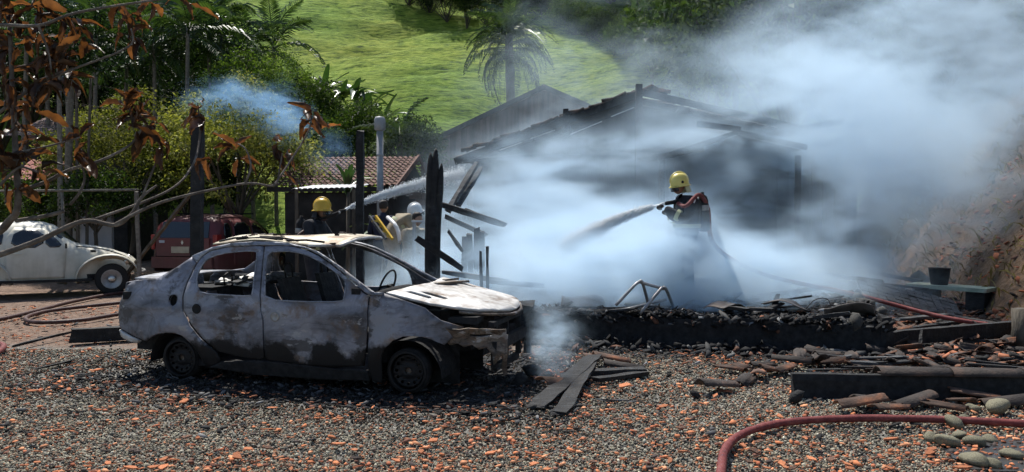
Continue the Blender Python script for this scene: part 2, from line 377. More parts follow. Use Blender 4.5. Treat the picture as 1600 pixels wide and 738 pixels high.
def shards(P, size, tilt=.4, k=5):
    """flat sharp-edged splinters: an irregular k-gon extruded; size (n,3) half sizes"""
    n = len(P); a = np.arange(k)*2*math.pi/k+rng.uniform(-.45, .45, (n, k)); rr = rng.uniform(.55, 1.15, (n, k))
    x = np.cos(a)*rr; y = np.sin(a)*rr; bend = .35*x*x
    lo = np.stack([x, y, -1+bend*0], -1); hi = np.stack([x*.96, y*.96, 1+bend*0], -1); B = np.concatenate([lo, hi], 1)*size[:, None, :]
    B = np.einsum('nij,nkj->nki', rand_rot(n, tilt), B)+P[:, None, :]
    quads = [(j, (j+1) % k, k+(j+1) % k, k+j) for j in range(k)]
    caps = [(k, k+1, k+2, k+3), (k+3, k+4, k, k)] if k == 5 else [(k, k+1, k+2, k+3)]
    F = []
    for q in quads: F.append(q)
    F.append((k, k+1, k+2, k+3))
    if k == 5: F.append((k+3, k+4, k, k+3))
    tri = [f for f in F if len(set(f)) == 3]; F4 = np.array([f for f in F if len(set(f)) == 4])
    T = []
    for f in F4: T += [(f[0], f[1], f[2]), (f[0], f[2], f[3])]
    if k == 5: T.append((k+3, k+4, k))
    T = np.array(T); off = (np.arange(n)*2*k)[:, None, None]
    return B.reshape(-1, 3), (T[None]+off).reshape(-1, 3), 2*k
def palette(n, cols, w):
    c = np.array(cols, float)[rng.choice(len(cols), n, p=np.array(w)/sum(w))]
    return np.clip(c*rng.uniform(.65, 1.35, (n, 1)), 0, 1)
def scatter_view(n, y0, y1, margin=.4, powr=1.0):
    Y = y0+(y1-y0)*rng.uniform(0, 1, n)**powr; X = rng.uniform(-1, 1, n)*(Y*.655+margin)
    return X, Y
M['gravel'] = mat_attr('loose_gravel', bump=.3, bscale=50)
X, Y = scatter_view(98000, 4.75, 9.6, powr=1.2)
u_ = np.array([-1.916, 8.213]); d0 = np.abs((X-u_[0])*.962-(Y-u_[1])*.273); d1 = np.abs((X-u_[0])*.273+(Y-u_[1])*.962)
soot_shade_near = np.clip(1.75-np.maximum(d0/2.15, d1/1.25)*1.15, 0, 1)  # soot round the wreck, deepened to blacken the shadow under the car as well
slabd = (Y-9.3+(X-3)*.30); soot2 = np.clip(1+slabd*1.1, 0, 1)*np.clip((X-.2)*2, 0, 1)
soot = np.clip(np.maximum(soot_shade_near*1.6, soot2)+.0*X, 0, 1); soot = np.clip(soot+(fbm(X, Y, 1.6, 3, 77)-.62).clip(0)*2.2, 0, 1)*(.75+.25*rng.uniform(0, 1, len(X)))
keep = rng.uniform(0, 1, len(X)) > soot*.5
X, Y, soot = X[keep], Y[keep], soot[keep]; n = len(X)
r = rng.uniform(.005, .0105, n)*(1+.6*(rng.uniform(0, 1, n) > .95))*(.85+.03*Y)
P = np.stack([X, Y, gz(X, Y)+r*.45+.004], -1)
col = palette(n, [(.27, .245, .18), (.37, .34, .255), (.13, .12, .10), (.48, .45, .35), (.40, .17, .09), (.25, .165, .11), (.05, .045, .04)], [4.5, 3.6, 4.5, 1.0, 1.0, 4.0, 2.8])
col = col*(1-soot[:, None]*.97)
V_, F_, k = pieces(P, np.stack([r*1.3, r, r*.75], -1), ICO_V, ICO_F)
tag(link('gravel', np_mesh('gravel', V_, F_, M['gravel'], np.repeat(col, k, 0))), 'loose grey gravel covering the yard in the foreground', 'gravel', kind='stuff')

# small orange crumbs of broken tile between the stones, too small and many to count
M['crumb'] = mat_attr('tile_crumbs', bump=.2)
X, Y = scatter_view(21000, 4.75, 14, powr=1.25)
pk = fbm(X, Y, 1.1, 3, 31); w_ = (pk > .52) | (rng.uniform(0, 1, len(X)) > .72)
incar = (np.abs((X-u_[0])*.962-(Y-u_[1])*.273) < 2.1) & (np.abs((X-u_[0])*.273+(Y-u_[1])*.962) < 1.05)
onslab = (X > .1) & (X < 5.5) & (Y > 9.0-(X-4)*.3) 
w_ &= ~incar & ~onslab; X, Y = X[w_], Y[w_]; n = len(X)
r = (.0045+.018*rng.uniform(0, 1, n)**4)*(.75+Y*.045)
P = np.stack([X, Y, gz(X, Y)+.026+r*.2], -1)
col = palette(n, [(.50, .18, .08), (.60, .27, .14), (.36, .12, .06), (.18, .08, .055), (.06, .045, .04)], [4, 3, 3, 2.5, 2])
V_, F_, k = shards(P, np.stack([r*rng.uniform(1.1, 2.2, n), r*1.1, r*.16+.0015], -1), tilt=.3)
tag(link('tile_crumbs', np_mesh('tile_crumbs', V_, F_, M['crumb'], np.repeat(col, k, 0))), 'tiny orange crumbs of broken roof tile between the gravel', 'rubble', kind='stuff')
# charred flakes
X, Y = scatter_view(16000, 5.6, 13, powr=.9)
dcar = np.maximum(np.abs((X-u_[0])*.962-(Y-u_[1])*.273)/2.35, np.abs((X-u_[0])*.273+(Y-u_[1])*.962)/1.45)
slabd = (Y-9.0+(X-4)*.30)
w_ = (dcar < 1+rng.uniform(-.1, .25, len(X))) | ((X > .2) & (slabd > -rng.uniform(0, 1, len(X))**2*2.2)) | (rng.uniform(0, 1, len(X)) > .93)
X, Y = X[w_], Y[w_]; n = len(X); r = rng.uniform(.008, .03, n)
P = np.stack([X, Y, gz(X, Y)+.03+r*.3], -1)
col = palette(n, [(.012, .012, .013), (.03, .03, .03), (.07, .07, .072), (.16, .16, .16), (.2, .08, .045)], [5, 5, 3, .8, 1.2])
V_, F_, k = shards(P, np.stack([r*1.9, r*.8, r*.2], -1), tilt=.5)
tag(link('charcoal_flakes', np_mesh('charcoal_flakes', V_, F_, M['crumb'], np.repeat(col, k, 0))), 'small black charcoal flakes spread around the burnt wreckage', 'charcoal', kind='stuff')
# ================================================================== THE BURNT CAR
def scorch_mat(name, stops, soot_top=.0, scale=1.6, rust=.25, lines=.9, patches=()):
    """bare scorched sheet metal: contour-like bands of oxide, rust blotches, a soot skirt along the bottom"""
    m, nt, b, out = newmat(name); L = nt.links.new
    v = coords(nt); vf = coords(nt, 'Object', (.8, .8, 1.45))
    n1 = N(nt, 'TexNoise', Scale=scale, Detail=8, Roughness=.55, Distortion=.6); L(vf, n1.inputs['Vector'])
    st_ = N(nt, 'MapRange'); st_.inputs['From Min'].default_value = .3; st_.inputs['From Max'].default_value = .7; L(n1.outputs['Fac'], st_.inputs['Value'])
    rp = ramp(nt, stops, st_.outputs['Result']); c = rp.outputs['Color']
    # thin tide lines where the paint burnt off
    nl_ = N(nt, 'TexNoise', Scale=scale*1.5, Detail=6, Roughness=.5, Distortion=1.2); L(vf, nl_.inputs['Vector'])
    mu = N(nt, 'Math', operation='MULTIPLY'); L(nl_.outputs['Fac'], mu.inputs[0]); mu.inputs[1].default_value = 4.0
    fr = N(nt, 'Math', operation='PINGPONG'); L(mu.outputs[0], fr.inputs[0]); fr.inputs[1].default_value = .5
    ln = ramp(nt, [(0, (.36, .35, .34)), (.08, (.62, .61, .60)), (.16, (.95, .95, .95)), (.30, (1.0, 1.0, 1.0)), (.36, (1.25, 1.25, 1.25)), (.40, (.8, .79, .79)), (.5, (.92, .92, .93))], fr.outputs[0])
    ml = N(nt, 'Mix', data_type='RGBA', blend_type='MULTIPLY'); ml.inputs[0].default_value = lines; L(c, ml.inputs[6]); L(ln.outputs[0], ml.inputs[7]); c = ml.outputs[2]
    for (sc2, lo2, hi2, cc) in patches:
        np_ = N(nt, 'TexNoise', Scale=sc2, Detail=10, Roughness=.6, Distortion=.35); L(vf, np_.inputs['Vector'])
        rg2 = N(nt, 'MapRange'); rg2.inputs['From Min'].default_value = lo2; rg2.inputs['From Max'].default_value = hi2; rg2.inputs['To Max'].default_value = .85; L(np_.outputs['Fac'], rg2.inputs['Value'])
        mp2 = N(nt, 'Mix', data_type='RGBA'); L(rg2.outputs['Result'], mp2.inputs[0]); L(c, mp2.inputs[6]); mp2.inputs[7].default_value = col4(cc); c = mp2.outputs[2]
    n2 = N(nt, 'TexNoise', Scale=scale*2.3, Detail=9, Roughness=.65); L(v, n2.inputs['Vector'])
    rm = N(nt, 'MapRange'); rm.inputs['From Min'].default_value = .62-rust*.25; rm.inputs['From Max'].default_value = .72-rust*.1; L(n2.outputs['Fac'], rm.inputs['Value'])
    mx = N(nt, 'Mix', data_type='RGBA'); L(rm.outputs['Result'], mx.inputs[0]); L(c, mx.inputs[6])
    rr = ramp(nt, [(.3, (.10, .075, .06)), (.6, (.19, .125, .08)), (.8, (.3, .19, .11))], n1.outputs['Fac']); L(rr.outputs[0], mx.inputs[7]); c = mx.outputs[2]
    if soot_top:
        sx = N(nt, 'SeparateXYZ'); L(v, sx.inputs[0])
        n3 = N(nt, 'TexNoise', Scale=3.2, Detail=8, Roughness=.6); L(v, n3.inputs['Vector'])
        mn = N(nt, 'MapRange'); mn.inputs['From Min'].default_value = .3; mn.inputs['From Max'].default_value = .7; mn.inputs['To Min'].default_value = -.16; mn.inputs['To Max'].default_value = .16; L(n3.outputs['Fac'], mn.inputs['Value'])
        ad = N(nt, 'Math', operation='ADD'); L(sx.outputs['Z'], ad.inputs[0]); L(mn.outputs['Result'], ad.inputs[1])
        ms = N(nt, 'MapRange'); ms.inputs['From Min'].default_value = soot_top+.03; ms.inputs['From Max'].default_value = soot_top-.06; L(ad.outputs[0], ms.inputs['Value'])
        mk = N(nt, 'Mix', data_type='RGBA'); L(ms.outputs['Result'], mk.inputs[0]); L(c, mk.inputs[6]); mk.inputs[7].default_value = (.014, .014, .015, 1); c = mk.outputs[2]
    L(c, b.inputs['Base Color']); b.inputs['Roughness'].default_value = .52; b.inputs['Metallic'].default_value = .3; b.inputs['Specular IOR Level'].default_value = .35
    rg = N(nt, 'MapRange'); rg.inputs['To Min'].default_value = .42; rg.inputs['To Max'].default_value = .75; L(n2.outputs['Fac'], rg.inputs['Value']); L(rg.outputs['Result'], b.inputs['Roughness'])
    bp = N(nt, 'Bump', Strength=.25, Distance=.02); L(n2.outputs['Fac'], bp.inputs['Height'])
    n4 = N(nt, 'TexNoise', Scale=3.0, Detail=2); L(v, n4.inputs['Vector'])
    b2 = N(nt, 'Bump', Strength=.25, Distance=.06); L(n4.outputs['Fac'], b2.inputs['Height']); L(bp.outputs['Normal'], b2.inputs['Normal']); L(b2.outputs['Normal'], b.inputs['Normal'])
    return m
GREYS = [(0.0, (0.044, 0.043, 0.046)), (0.18, (0.084, 0.084, 0.094)), (0.36, (0.156, 0.159, 0.182)), (0.55, (0.211, 0.218, 0.255)), (0.75, (0.266, 0.272, 0.313)), (0.9, (0.32, 0.323, 0.357)), (1, (0.179, 0.169, 0.167))]
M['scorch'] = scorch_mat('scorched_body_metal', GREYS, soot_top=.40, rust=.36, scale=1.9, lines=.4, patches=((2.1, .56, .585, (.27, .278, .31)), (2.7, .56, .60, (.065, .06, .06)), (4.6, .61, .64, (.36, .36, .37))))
M['scorch_hi'] = scorch_mat('scorched_pillar_metal', [(.0, (.13, .135, .155)), (.5, (.25, .26, .29)), (1, (.36, .37, .40))], rust=.12)
M['ashmetal'] = scorch_mat('ash_white_metal', [(.0, (.40, .36, .31)), (.2, (.48, .46, .43)), (.55, (.58, .57, .55)), (.8, (.63, .63, .62)), (1, (.46, .41, .35))], rust=.46, scale=1.6, lines=.35)
M['roofmetal'] = scorch_mat('ash_roof_metal', [(.0, (.15, .11, .075)), (.3, (.36, .31, .22)), (.6, (.46, .42, .32)), (1, (.52, .49, .41))], rust=.55, scale=1.8, lines=.4)
M['rustmetal'] = scorch_mat('rusty_metal', [(.0, (.04, .033, .03)), (.4, (.11, .085, .066)), (.7, (.2, .165, .13)), (1, (.36, .34, .31))], rust=.45, scale=4.5, patches=((6.0, .56, .60, (.34, .33, .32)), (5.0, .58, .62, (.05, .045, .04))))
M['rim'] = mat_noise('burnt_rim', [(.3, (.009, .009, .010)), (.6, (.018, .018, .019)), (.8, (.036, .035, .036))], scale=8, rough=.6, metal=.3, bump=.2)

CAR_U = Vector((.96197734, -.27312927))
car = empty('burnt_car', (-1.9158, 8.2126, 0), math.atan2(CAR_U.y, CAR_U.x), 'burnt out grey sedan wreck with empty windows standing on bare rims', 'car')
def smooth01(t): t = max(0, min(1, t)); return t*t*(3-2*t)
def car_w(s, z):
    w = .83
    if s > 1.0: w -= .27*((s-1.0)/1.05)**2.4
    if s < -1.1: w -= .15*((-1.1-s)/.93)**2.2
    if z > .85: w -= .03+.47*(z-.85)
    elif z > .58: w -= .03*((z-.58)/.27)**2
    if z < .45: w -= .05*((.45-z)/.35)**2
    # pressed crease below the belt line and wheel arch flares
    w += .012*math.exp(-((z-.70)/.035)**2)
    for cx in (-1.22, 1.22):
        d = math.hypot(s-cx, z-.2); w += .028*math.exp(-((d-.34)/.07)**2)
    # heat buckles in the doors
    w -= .012*math.exp(-((s+.55)**2/.03+(z-.55)**2/.012)) + .014*math.exp(-((s-.35)**2/.05+(z-.5)**2/.01))
    return w
def side(near):
    sg = -1 if near else 1
    return lambda s, z: (s, sg*car_w(s, z), z)
Q = [(-1.62,.36),(-1.80,.40),(-2.00,.455),(-2.03,.60),(-1.98,.78),(-1.93,.89),(-1.86,.94),(-1.5,.985),(-1.30,1.10),(-1.16,1.20),(-1.10,1.135),(-1.145,.95),(-1.155,.8),(-1.13,.67),(-1.04,.54),(-.91,.41),(-.76,.29),(-.72,.2),(-.84,.13),(-.88,.15),(-.95,.27),(-1.01,.34),(-1.07,.39),(-1.14,.44),(-1.22,.458),(-1.32,.458),(-1.41,.445),(-1.50,.405),(-1.57,.36)]
fuel = [(-1.25+.045*math.cos(t*math.pi/8), .775+.055*math.sin(t*math.pi/8)) for t in range(16)]
RD = [(-1.08,1.13),(-1.05,1.19),(-.97,1.25),(-.8,1.29),(-.44,1.308),(-.378,1.305),(-.335,1.08),(-.288,.84),(-.24,.62),(-.232,.26),(-.3,.235),(-.45,.25),(-.6,.27),(-.74,.30),(-.89,.42),(-1.02,.55),(-1.11,.68),(-1.135,.8),(-1.125,.95)]
RW = [(-.93,.852),(-1.0,.9),(-1.045,1.0),(-1.035,1.1),(-.985,1.18),(-.85,1.235),(-.6,1.262),(-.455,1.265),(-.425,1.24),(-.40,1.05),(-.365,.87),(-.385,.84),(-.6,.843)]
FD = [(-.362,1.305),(-.2,1.313),(-.07,1.308),(.09,1.28),(.24,1.225),(.4,1.145),(.57,1.045),(.78,.905),(.845,.87),(.856,.66),(.845,.42),(.82,.24),(.5,.20),(.1,.22),(-.2,.24),(-.217,.26),(-.224,.62),(-.272,.84),(-.318,1.08)]
FW = [(-.215,.812),(-.26,.95),(-.315,1.2),(-.30,1.245),(-.25,1.262),(-.07,1.268),(.08,1.245),(.24,1.193),(.4,1.118),(.55,1.035),(.595,.99),(.61,.85),(.59,.815),(.2,.805)]
RAIL = [(-1.165,1.203),(-.96,1.292),(-.76,1.333),(-.49,1.352),(-.25,1.35),(-.09,1.337),(.09,1.305),(.24,1.262),(.4,1.185),(.56,1.10),(.74,.995),(.91,.905),(1.0,.905),(.98,.88),(.87,.877),(.79,.913),(.58,1.055),(.41,1.155),(.25,1.236),(.1,1.291),(-.07,1.319),(-.44,1.319),(-.8,1.301),(-.98,1.261),(-1.06,1.198),(-1.09,1.14)]
FE = [(.868,.868),(1.0,.90),(1.2,.848),(1.40,.785),(1.46,.74),(1.55,.675),(1.66,.64),(1.74,.615),(1.66,.53),(1.58,.455),(1.52,.48),(1.47,.505),(1.40,.525),(1.31,.533),(1.21,.525),(1.12,.49),(1.03,.41),(.995,.33),(.98,.08),(.90,.10),(.872,.16)]
SILL = [(-.86,.135),(-.72,.192),(-.3,.228),(.1,.212),(.5,.192),(.86,.2),(.865,.10),(.4,.075),(-.4,.085)]
for near in (True, False):
    fm = side(near); fl = not near
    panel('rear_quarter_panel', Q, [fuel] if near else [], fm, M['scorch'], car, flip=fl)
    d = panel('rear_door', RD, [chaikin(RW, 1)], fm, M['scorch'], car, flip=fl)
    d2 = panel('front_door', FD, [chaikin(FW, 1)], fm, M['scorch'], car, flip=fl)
    panel('roof_rail', RAIL, [], fm, M['scorch_hi'], car, step=.05, flip=fl, thick=.03)
    panel('fender', FE, [], fm, M['scorch'], car, flip=fl)
    panel('sill', SILL, [], fm, M['soot'], car, flip=fl)
    if near:
        for (dd, s0, z0) in ((d, -.965, .705), (d2, -.10, .66)):
            y0 = -car_w(s0, z0)-.012
            mb = MB(); mb.lathe([(.0, .0), (.032, .0), (.045, .008), (.05, .0)], 14, Matrix.Translation((s0, y0, z0)) @ Matrix.Rotation(R(90), 4, 'X'))
            mb.build('handle_recess', M['soot'] if s0 < -.5 else M['steel'], dd)
        # window weather strip in pale bare metal
        for (dd, hole) in ((d, RW), (d2, FW)):
            pts = [(p[0], -car_w(*p)-.008, p[1]) for p in chaikin(hole, 1)]
            MB().tube(pts+[pts[0]], .008, 5).build('window_frame', M['scorch_hi'], dd)
        mb = MB(); mb.lathe([(.043, 0), (.052, -.012), (.045, .03), (.03, .06), (0, .06)], 16, Matrix.Translation((-1.25, -car_w(-1.25, .775)-.002, .775)) @ Matrix.Rotation(R(-90), 4, 'X') @ Matrix.Scale(1.15, 4, (0, 1, 0)))
        mb.build('fuel_filler', M['soot'], car)
        # door mirror mounting plate and black side repeater hole
        MB().box((.72, -car_w(.72, .9)-.012, .905), (.09, .012, .07)).build('mirror_base', M['soot'], d2)
        MB().lathe([(0, 0), (.014, 0), (.017, -.006)], 10, Matrix.Translation((.96, -car_w(.96, .70)-.004, .70)) @ Matrix.Rotation(R(90), 4, 'X')).build('repeater_hole', M['soot'], car)

# hood
def hood_z(s, t):
    e = np.interp(s, [.95, 1.2, 1.43, 1.7, 1.92, 2.05], [.925, .872, .815, .76, .715, .665])
    z = e+.055*(1-(t/.75)**2)-.018
    z += .018*math.sin(s*9+t*3)*math.exp(-((t-.2)/.4)**2)*.5
    if t > 0: z += .03*smooth01(t/.6)
    return z
def hood_f(s, t): return (s, t, hood_z(s, t))
HO = [(1.0,-.735),(1.2,-.735),(1.43,-.70),(1.66,-.63),(1.84,-.53),(1.95,-.38),(2.02,-.18),(2.035,0),(2.02,.18),(1.95,.38),(1.84,.53),(1.66,.63),(1.43,.70),(1.2,.735),(1.0,.735),(1.06,.5),(1.10,.2),(1.11,0),(1.10,-.2),(1.06,-.5)]
def slot(s0, t0, L_=.27, w=.042):
    return [(s0-L_/2, t0-w*.4), (s0-L_/2+.05, t0-w), (s0+L_/2-.03, t0-w*.9), (s0+L_/2, t0+.01), (s0+L_/2-.04, t0+w), (s0-L_/2+.04, t0+w*.7)]
slots = [slot(1.25, -.55), slot(1.36, -.435), slot(1.25, .55)[::-1], slot(1.36, .435)[::-1]]
hood = panel('hood', HO, slots, hood_f, M['ashmetal'], car, step=.07, thick=.022)
lip = [(s+.012, t, hood_z(s, t)-.03) for s, t in HO[3:12]]
MB().tube(lip, .022, 6, flat=.7).build('front_lip', M['rustmetal'], hood)
# debris on the hood near the windscreen
for (s, t, l, w_) in ((1.22, .22, .26, .09), (1.30, .42, .2, .08), (1.18, .47, .16, .07)):
    MB().bar((s-l*.3, t-l*.5, hood_z(s, t)+.022), (s+l*.3, t+l*.4, hood_z(s, t)+.026), w_, .018, .006).build('burnt_cowl_scrap', M['rustmetal'], hood)
# roof, warped by the heat
def roof_f(s, t):
    z = 1.355+.05*(1-(t/.56)**2)-.012*((s+.3)/.6)**2
    z += .02*math.sin(s*5.5+1)*math.sin(t*4+.5)-.045*math.exp(-((t+.34)/.13)**2)*smooth01((s+.7)/.5)
    z += .02*smooth01((s-.1)/.3)*smooth01((t+.2)/.5)
    return (s, t, z)
RO = [(-1.0,-.54),(-.7,-.565),(-.2,-.57),(.08,-.55),(.22,-.50),(.33,-.38),(.40,-.15),(.43,.05),(.42,.3),(.38,.46),(.28,.54),(-.2,.57),(-.7,.565),(-1.0,.54),(-1.04,.3),(-1.05,0),(-1.04,-.3)]
roof = panel('roof', RO, [], roof_f, M['roofmetal'], car, step=.07, thick=.014)
MB().tube([Vector(roof_f(*p))+Vector((.006, 0, -.008)) for p in RO[3:11]], .016, 6).build('roof_edge', M['ashmetal'], roof)
for k in range(26):
    s = random.uniform(-.9, .35); t = random.uniform(-.5, .4); p = roof_f(s, t); l = random.uniform(.03, .08)
    MB().box((0, 0, 0), (l, l*.6, .01), Matrix.Translation((p[0], p[1], p[2]+.016)) @ Matrix.Rotation(random.uniform(0, 3), 4, 'Z'), .008).build('char_scrap', M['tile_dark'] if k % 3 else M['tile'], roof)
for (a, b_) in (((-.75, -.50), (-.2, -.54)), ((-.15, -.55), (.22, -.47)), ((-.5, -.47), (-.05, -.5)), ((-.95, -.5), (-.6, -.53))):
    pa = Vector(roof_f(*a)); pb = Vector(roof_f(*b_)); MB().tube([pa+Vector((0,0,.02)), (pa+pb)/2+Vector((0,.02,.035)), pb+Vector((0,0,.025))], .011, 5).build('melted_trim', M['char'], roof)
# boot lid, rear panel, rear shelf
BO = [(-1.45,-.62),(-1.7,-.64),(-1.9,-.6),(-1.93,-.3),(-1.94,0),(-1.93,.3),(-1.9,.6),(-1.7,.64),(-1.45,.62),(-1.40,0)]
panel('boot_lid', BO, [], lambda s, t: (s, t, .955+.03*(1-(t/.65)**2)+.02*(s+1.9)), M['scorch_hi'], car, step=.1)
panel('rear_panel', [(-.62,.44),(.62,.44),(.66,.7),(.6,.92),(0,.955),(-.6,.92),(-.66,.7)], [], lambda t, z: (-2.0-.03*(1-(t/.7)**2)+.06*max(0, z-.75), t, z), M['scorch'], car, step=.1, flip=True)
MB().box((-1.88, -.705, .80), (.10, .05, .075), jit=.006).build('tail_lamp_socket', M['soot'], car)
MB().box((-1.88, .705, .80), (.10, .05, .075), jit=.006).build('tail_lamp_socket', M['soot'], car)
panel('rear_bumper', [(-1.66,.355),(-1.80,.385),(-2.0,.44),(-1.97,.37),(-1.85,.335),(-1.7,.325)], [], lambda s, z: (s, -car_w(s, z)-.012, z), M['ashmetal'], car)
MB().box((-1.18, 0, .87), (.42, 1.2, .03), jit=.01).build('rear_shelf', M['soot'], car)
for k in range(40):
    MB().box((0, 0, 0), (random.uniform(.05, .2), random.uniform(.05, .16), .02), Matrix.Translation((random.uniform(-1.3, -.6), random.uniform(-.35, .5), random.uniform(.88, .98))) @ Matrix.Rotation(random.uniform(0, 3), 4, 'Z') @ Matrix.Rotation(random.uniform(-.5, .5), 4, 'X'), .012).build('glass_and_ash_scrap', M['ashwood'] if k % 2 else M['ashmetal'], car)
# floor pan, bulkhead, inner arches, engine bay
fl = MB(); fl.box((-.1, 0, .16), (1.9, 1.5, .06)); fl.box((-1.45, 0, .30), (.95, 1.1, .16)); fl.build('floor_pan', M['soot'], car)
MB().box((.95, 0, .55), (.06, 1.42, .6), jit=.01).build('bulkhead', M['soot'], car)
for (cx, sg) in ((-1.22, -1), (-1.22, 1), (1.22, -1), (1.22, 1)):
    mb = MB(); vs = []; n_ = 14
    for k in range(n_+1):
        a = math.pi*k/n_; 
        for y in (.36, .79): vs.append((cx+.34*math.cos(a), sg*y, .15+.335*math.sin(a)))
    mb.add(vs, [(2*k, 2*k+1, 2*k+3, 2*k+2) for k in range(n_)])
    mb.add([(cx-.36, sg*.36, .02), (cx+.36, sg*.36, .02), (cx+.36, sg*.36, .5), (cx-.36, sg*.36, .5)], [(0, 1, 2, 3)])
    mb.build('wheel_housing', M['soot'], car)
en = MB(); en.box((1.42, .1, .48), (.5, .7, .36), jit=.03); en.box((1.35, -.22, .62), (.26, .2, .14), jit=.02); en.box((1.5, .35, .6), (.2, .25, .16), jit=.02); en.tube([(1.2, -.4, .6), (1.45, -.2, .68), (1.7, .1, .6)], .03, 7)
en.build('engine', M['soot'], car)
# wheels: bare steel rims with a ring of round holes, near ones and far ones
def rim_mesh():
    mb = MB()
    mb.lathe([(.165, -.08), (.19, -.085), (.192, -.075), (.172, -.062), (.168, .05), (.19, .07), (.188, .08), (.165, .075), (.15, .04), (.145, -.02)], 28)
    bm_o = [(.146*math.cos(k*math.pi/20), .146*math.sin(k*math.pi/20)) for k in range(40)]
    return mb.mesh('rim', M['rim'])
rimm = rim_mesh()
def disc_mesh():
    o = panel('rim_disc', [(.15*math.cos(k*math.pi/20), .15*math.sin(k*math.pi/20)) for k in range(40)],
              [[(.118*math.cos(h*math.pi/6)+.014*math.cos(k*math.pi/4), .118*math.sin(h*math.pi/6)+.014*math.sin(k*math.pi/4)) for k in range(8)] for h in range(12)]
              + [[(.03*math.cos(k*math.pi/6), .03*math.sin(k*math.pi/6)) for k in range(12)]],
              lambda a, b: (a, b, -.045+.02*math.exp(-((math.hypot(a, b)-.085)/.025)**2)), M['rim'], None, step=.05, thick=.006)
    return o
disc0 = disc_mesh(); disc_me = disc0.data; bpy.data.objects.remove(disc0)
ash_t = MB(); ash_t.lathe([(.185, -.07), (.205, -.06), (.21, 0), (.205, .06), (.185, .07)], 28); ash_t_me = ash_t.mesh('tyre_wire', M['soot'])
for (cx, sg) in ((-1.22, -1), (1.22, -1), (-1.22, 1), (1.22, 1)):
    w = empty('wheel', (cx, sg*.70, .195)); w.parent = car; w.rotation_euler = (R(-90 if sg < 0 else 90), R(3), R(-4 if cx > 0 else 0))
    # local -z faces outwards after the turn
    link('rim', rimm, w); link('rim_disc', disc_me, w).modifiers.new('thickness', 'SOLIDIFY').thickness = .006; link('burnt_tyre', ash_t_me, w)
    if sg < 0: w.rotation_euler = (R(-90), 0, 0)
    MB().lathe([(0, -.02), (.11, -.02), (.11, .0), (0, .0)], 18).build('brake_drum', M['rustmetal'], w)
# front end: bumper beam remains, lamp sockets, radiator frame, far corner
BPX = [0, .19, .42, .62]; BPP = [(1.60, -.765), (1.79, -.745), (1.97, -.63), (2.09, -.48)]
def bump_f(d_, z):
    x = float(np.interp(d_, BPX, [p_[0] for p_ in BPP])); y = float(np.interp(d_, BPX, [p_[1] for p_ in BPP]))
    k_ = .018*math.sin(z*22)+.012*math.sin(d_*31+z*9); return (x+k_*.5, y-k_, z)
panel('bumper_corner', [(0,.605),(.12,.60),(.2,.612),(.34,.60),(.5,.585),(.60,.575),(.615,.42),(.60,.30),(.61,.16),(.57,.15),(.56,.28),(.54,.36),(.50,.30),(.46,.26),(.44,.36),(.38,.43),(.30,.415),(.24,.455),(.16,.44),(.10,.47),(.03,.45),(-.02,.50)], [[(.22,.555),(.44,.545),(.44,.53),(.30,.528),(.22,.54)]], bump_f, M['rustmetal'], car, step=.04, thick=.012)
MB().bar((2.06, -.44, .52), (2.03, -.42, .2), .03, .03, .006).build('bumper_strut', M['rustmetal'], car)
MB().bar((1.98, -.6, .42), (1.98, .6, .42), .06, .1, .006).build('crash_beam', M['soot'], car)
MB().bar((1.95, -.55, .62), (1.95, .55, .62), .05, .05, .004).build('radiator_crossmember', M['soot'], car)
for t in (-.42, -.05, .42): MB().bar((1.94, t, .2), (1.94, t, .63), .05, .05, .004).build('radiator_post', M['soot'], car)
MB().bar((1.93, -.40, .2), (1.93, .40, .18), .05, .06, .004).build('lower_crossmember', M['soot'], car)
mb = MB(); mb.box((1.95, .56, .60), (.2, .2, .2), jit=.03); mb.box((2.02, .5, .36), (.06, .1, .34), jit=.012); mb.box((2.04, .6, .52), (.08, .12, .18), jit=.03)
mb.build('crushed_lamp_corner', M['soot'], car)
for sg in (-1, 1):
    h = MB(); h.box((1.72, sg*.57, .665), (.28, .2, .05), jit=.01); h.box((1.62, sg*.55, .62), (.04, .22, .14)); h.build('headlamp_socket', M['rim'], car)
# inside: seats, wheel, dash
def seat(x, y, back_h=.62):
    s_ = empty('seat', (x, y, .22)); s_.parent = car
    MB().box((.0, 0, .12), (.5, .46, .08), jit=.02).build('seat_pan', M['soot'], s_)
    p = MB(); p.add([(-.22, -.2, .15), (-.22, .2, .15), (-.42, .17, .15+back_h), (-.42, -.17, .15+back_h), (-.27, -.2, .15), (-.27, .2, .15), (-.47, .17, .15+back_h), (-.47, -.17, .15+back_h)], [(0,1,2,3),(4,7,6,5),(0,3,7,4),(1,5,6,2),(3,2,6,7),(0,4,5,1)])
    p.build('backrest', M['soot'], s_)
    MB().tube([(-.44, -.06, .15+back_h), (-.45, -.07, .27+back_h), (-.45, 0, .30+back_h), (-.45, .07, .27+back_h), (-.44, .06, .15+back_h)], .009, 6).build('headrest_frame', M['rim'], s_)
seat(.2, -.36); seat(.2, .36); seat(-.55, -.3, .5); seat(-.55, .3, .5)
MB().tube([(.72, -.66, .80), (.76, -.3, .84), (.78, 0, .85), (.76, .3, .84), (.72, .66, .80)], .05, 8).build('dash_beam', M['soot'], car)
stw = MB(); stw.tube([(.5+.06*math.sin(a), .36+.18*math.cos(a), .86+.17*math.sin(a)) for a in [k*math.pi/10 for k in range(21)]], .011, 6); stw.bar((.5, .36, .86), (.75, .36, .78), .03, .03); stw.bar((.5, .2, .86), (.5, .52, .86), .02, .02)
stw.build('steering_wheel', M['rim'], car)
MB().tube([(.5, -.5, .62), (.42, -.46, .76), (.5, -.4, .79), (.6, -.38, .66)], .008, 5).build('bent_wire', M['steel'], car)
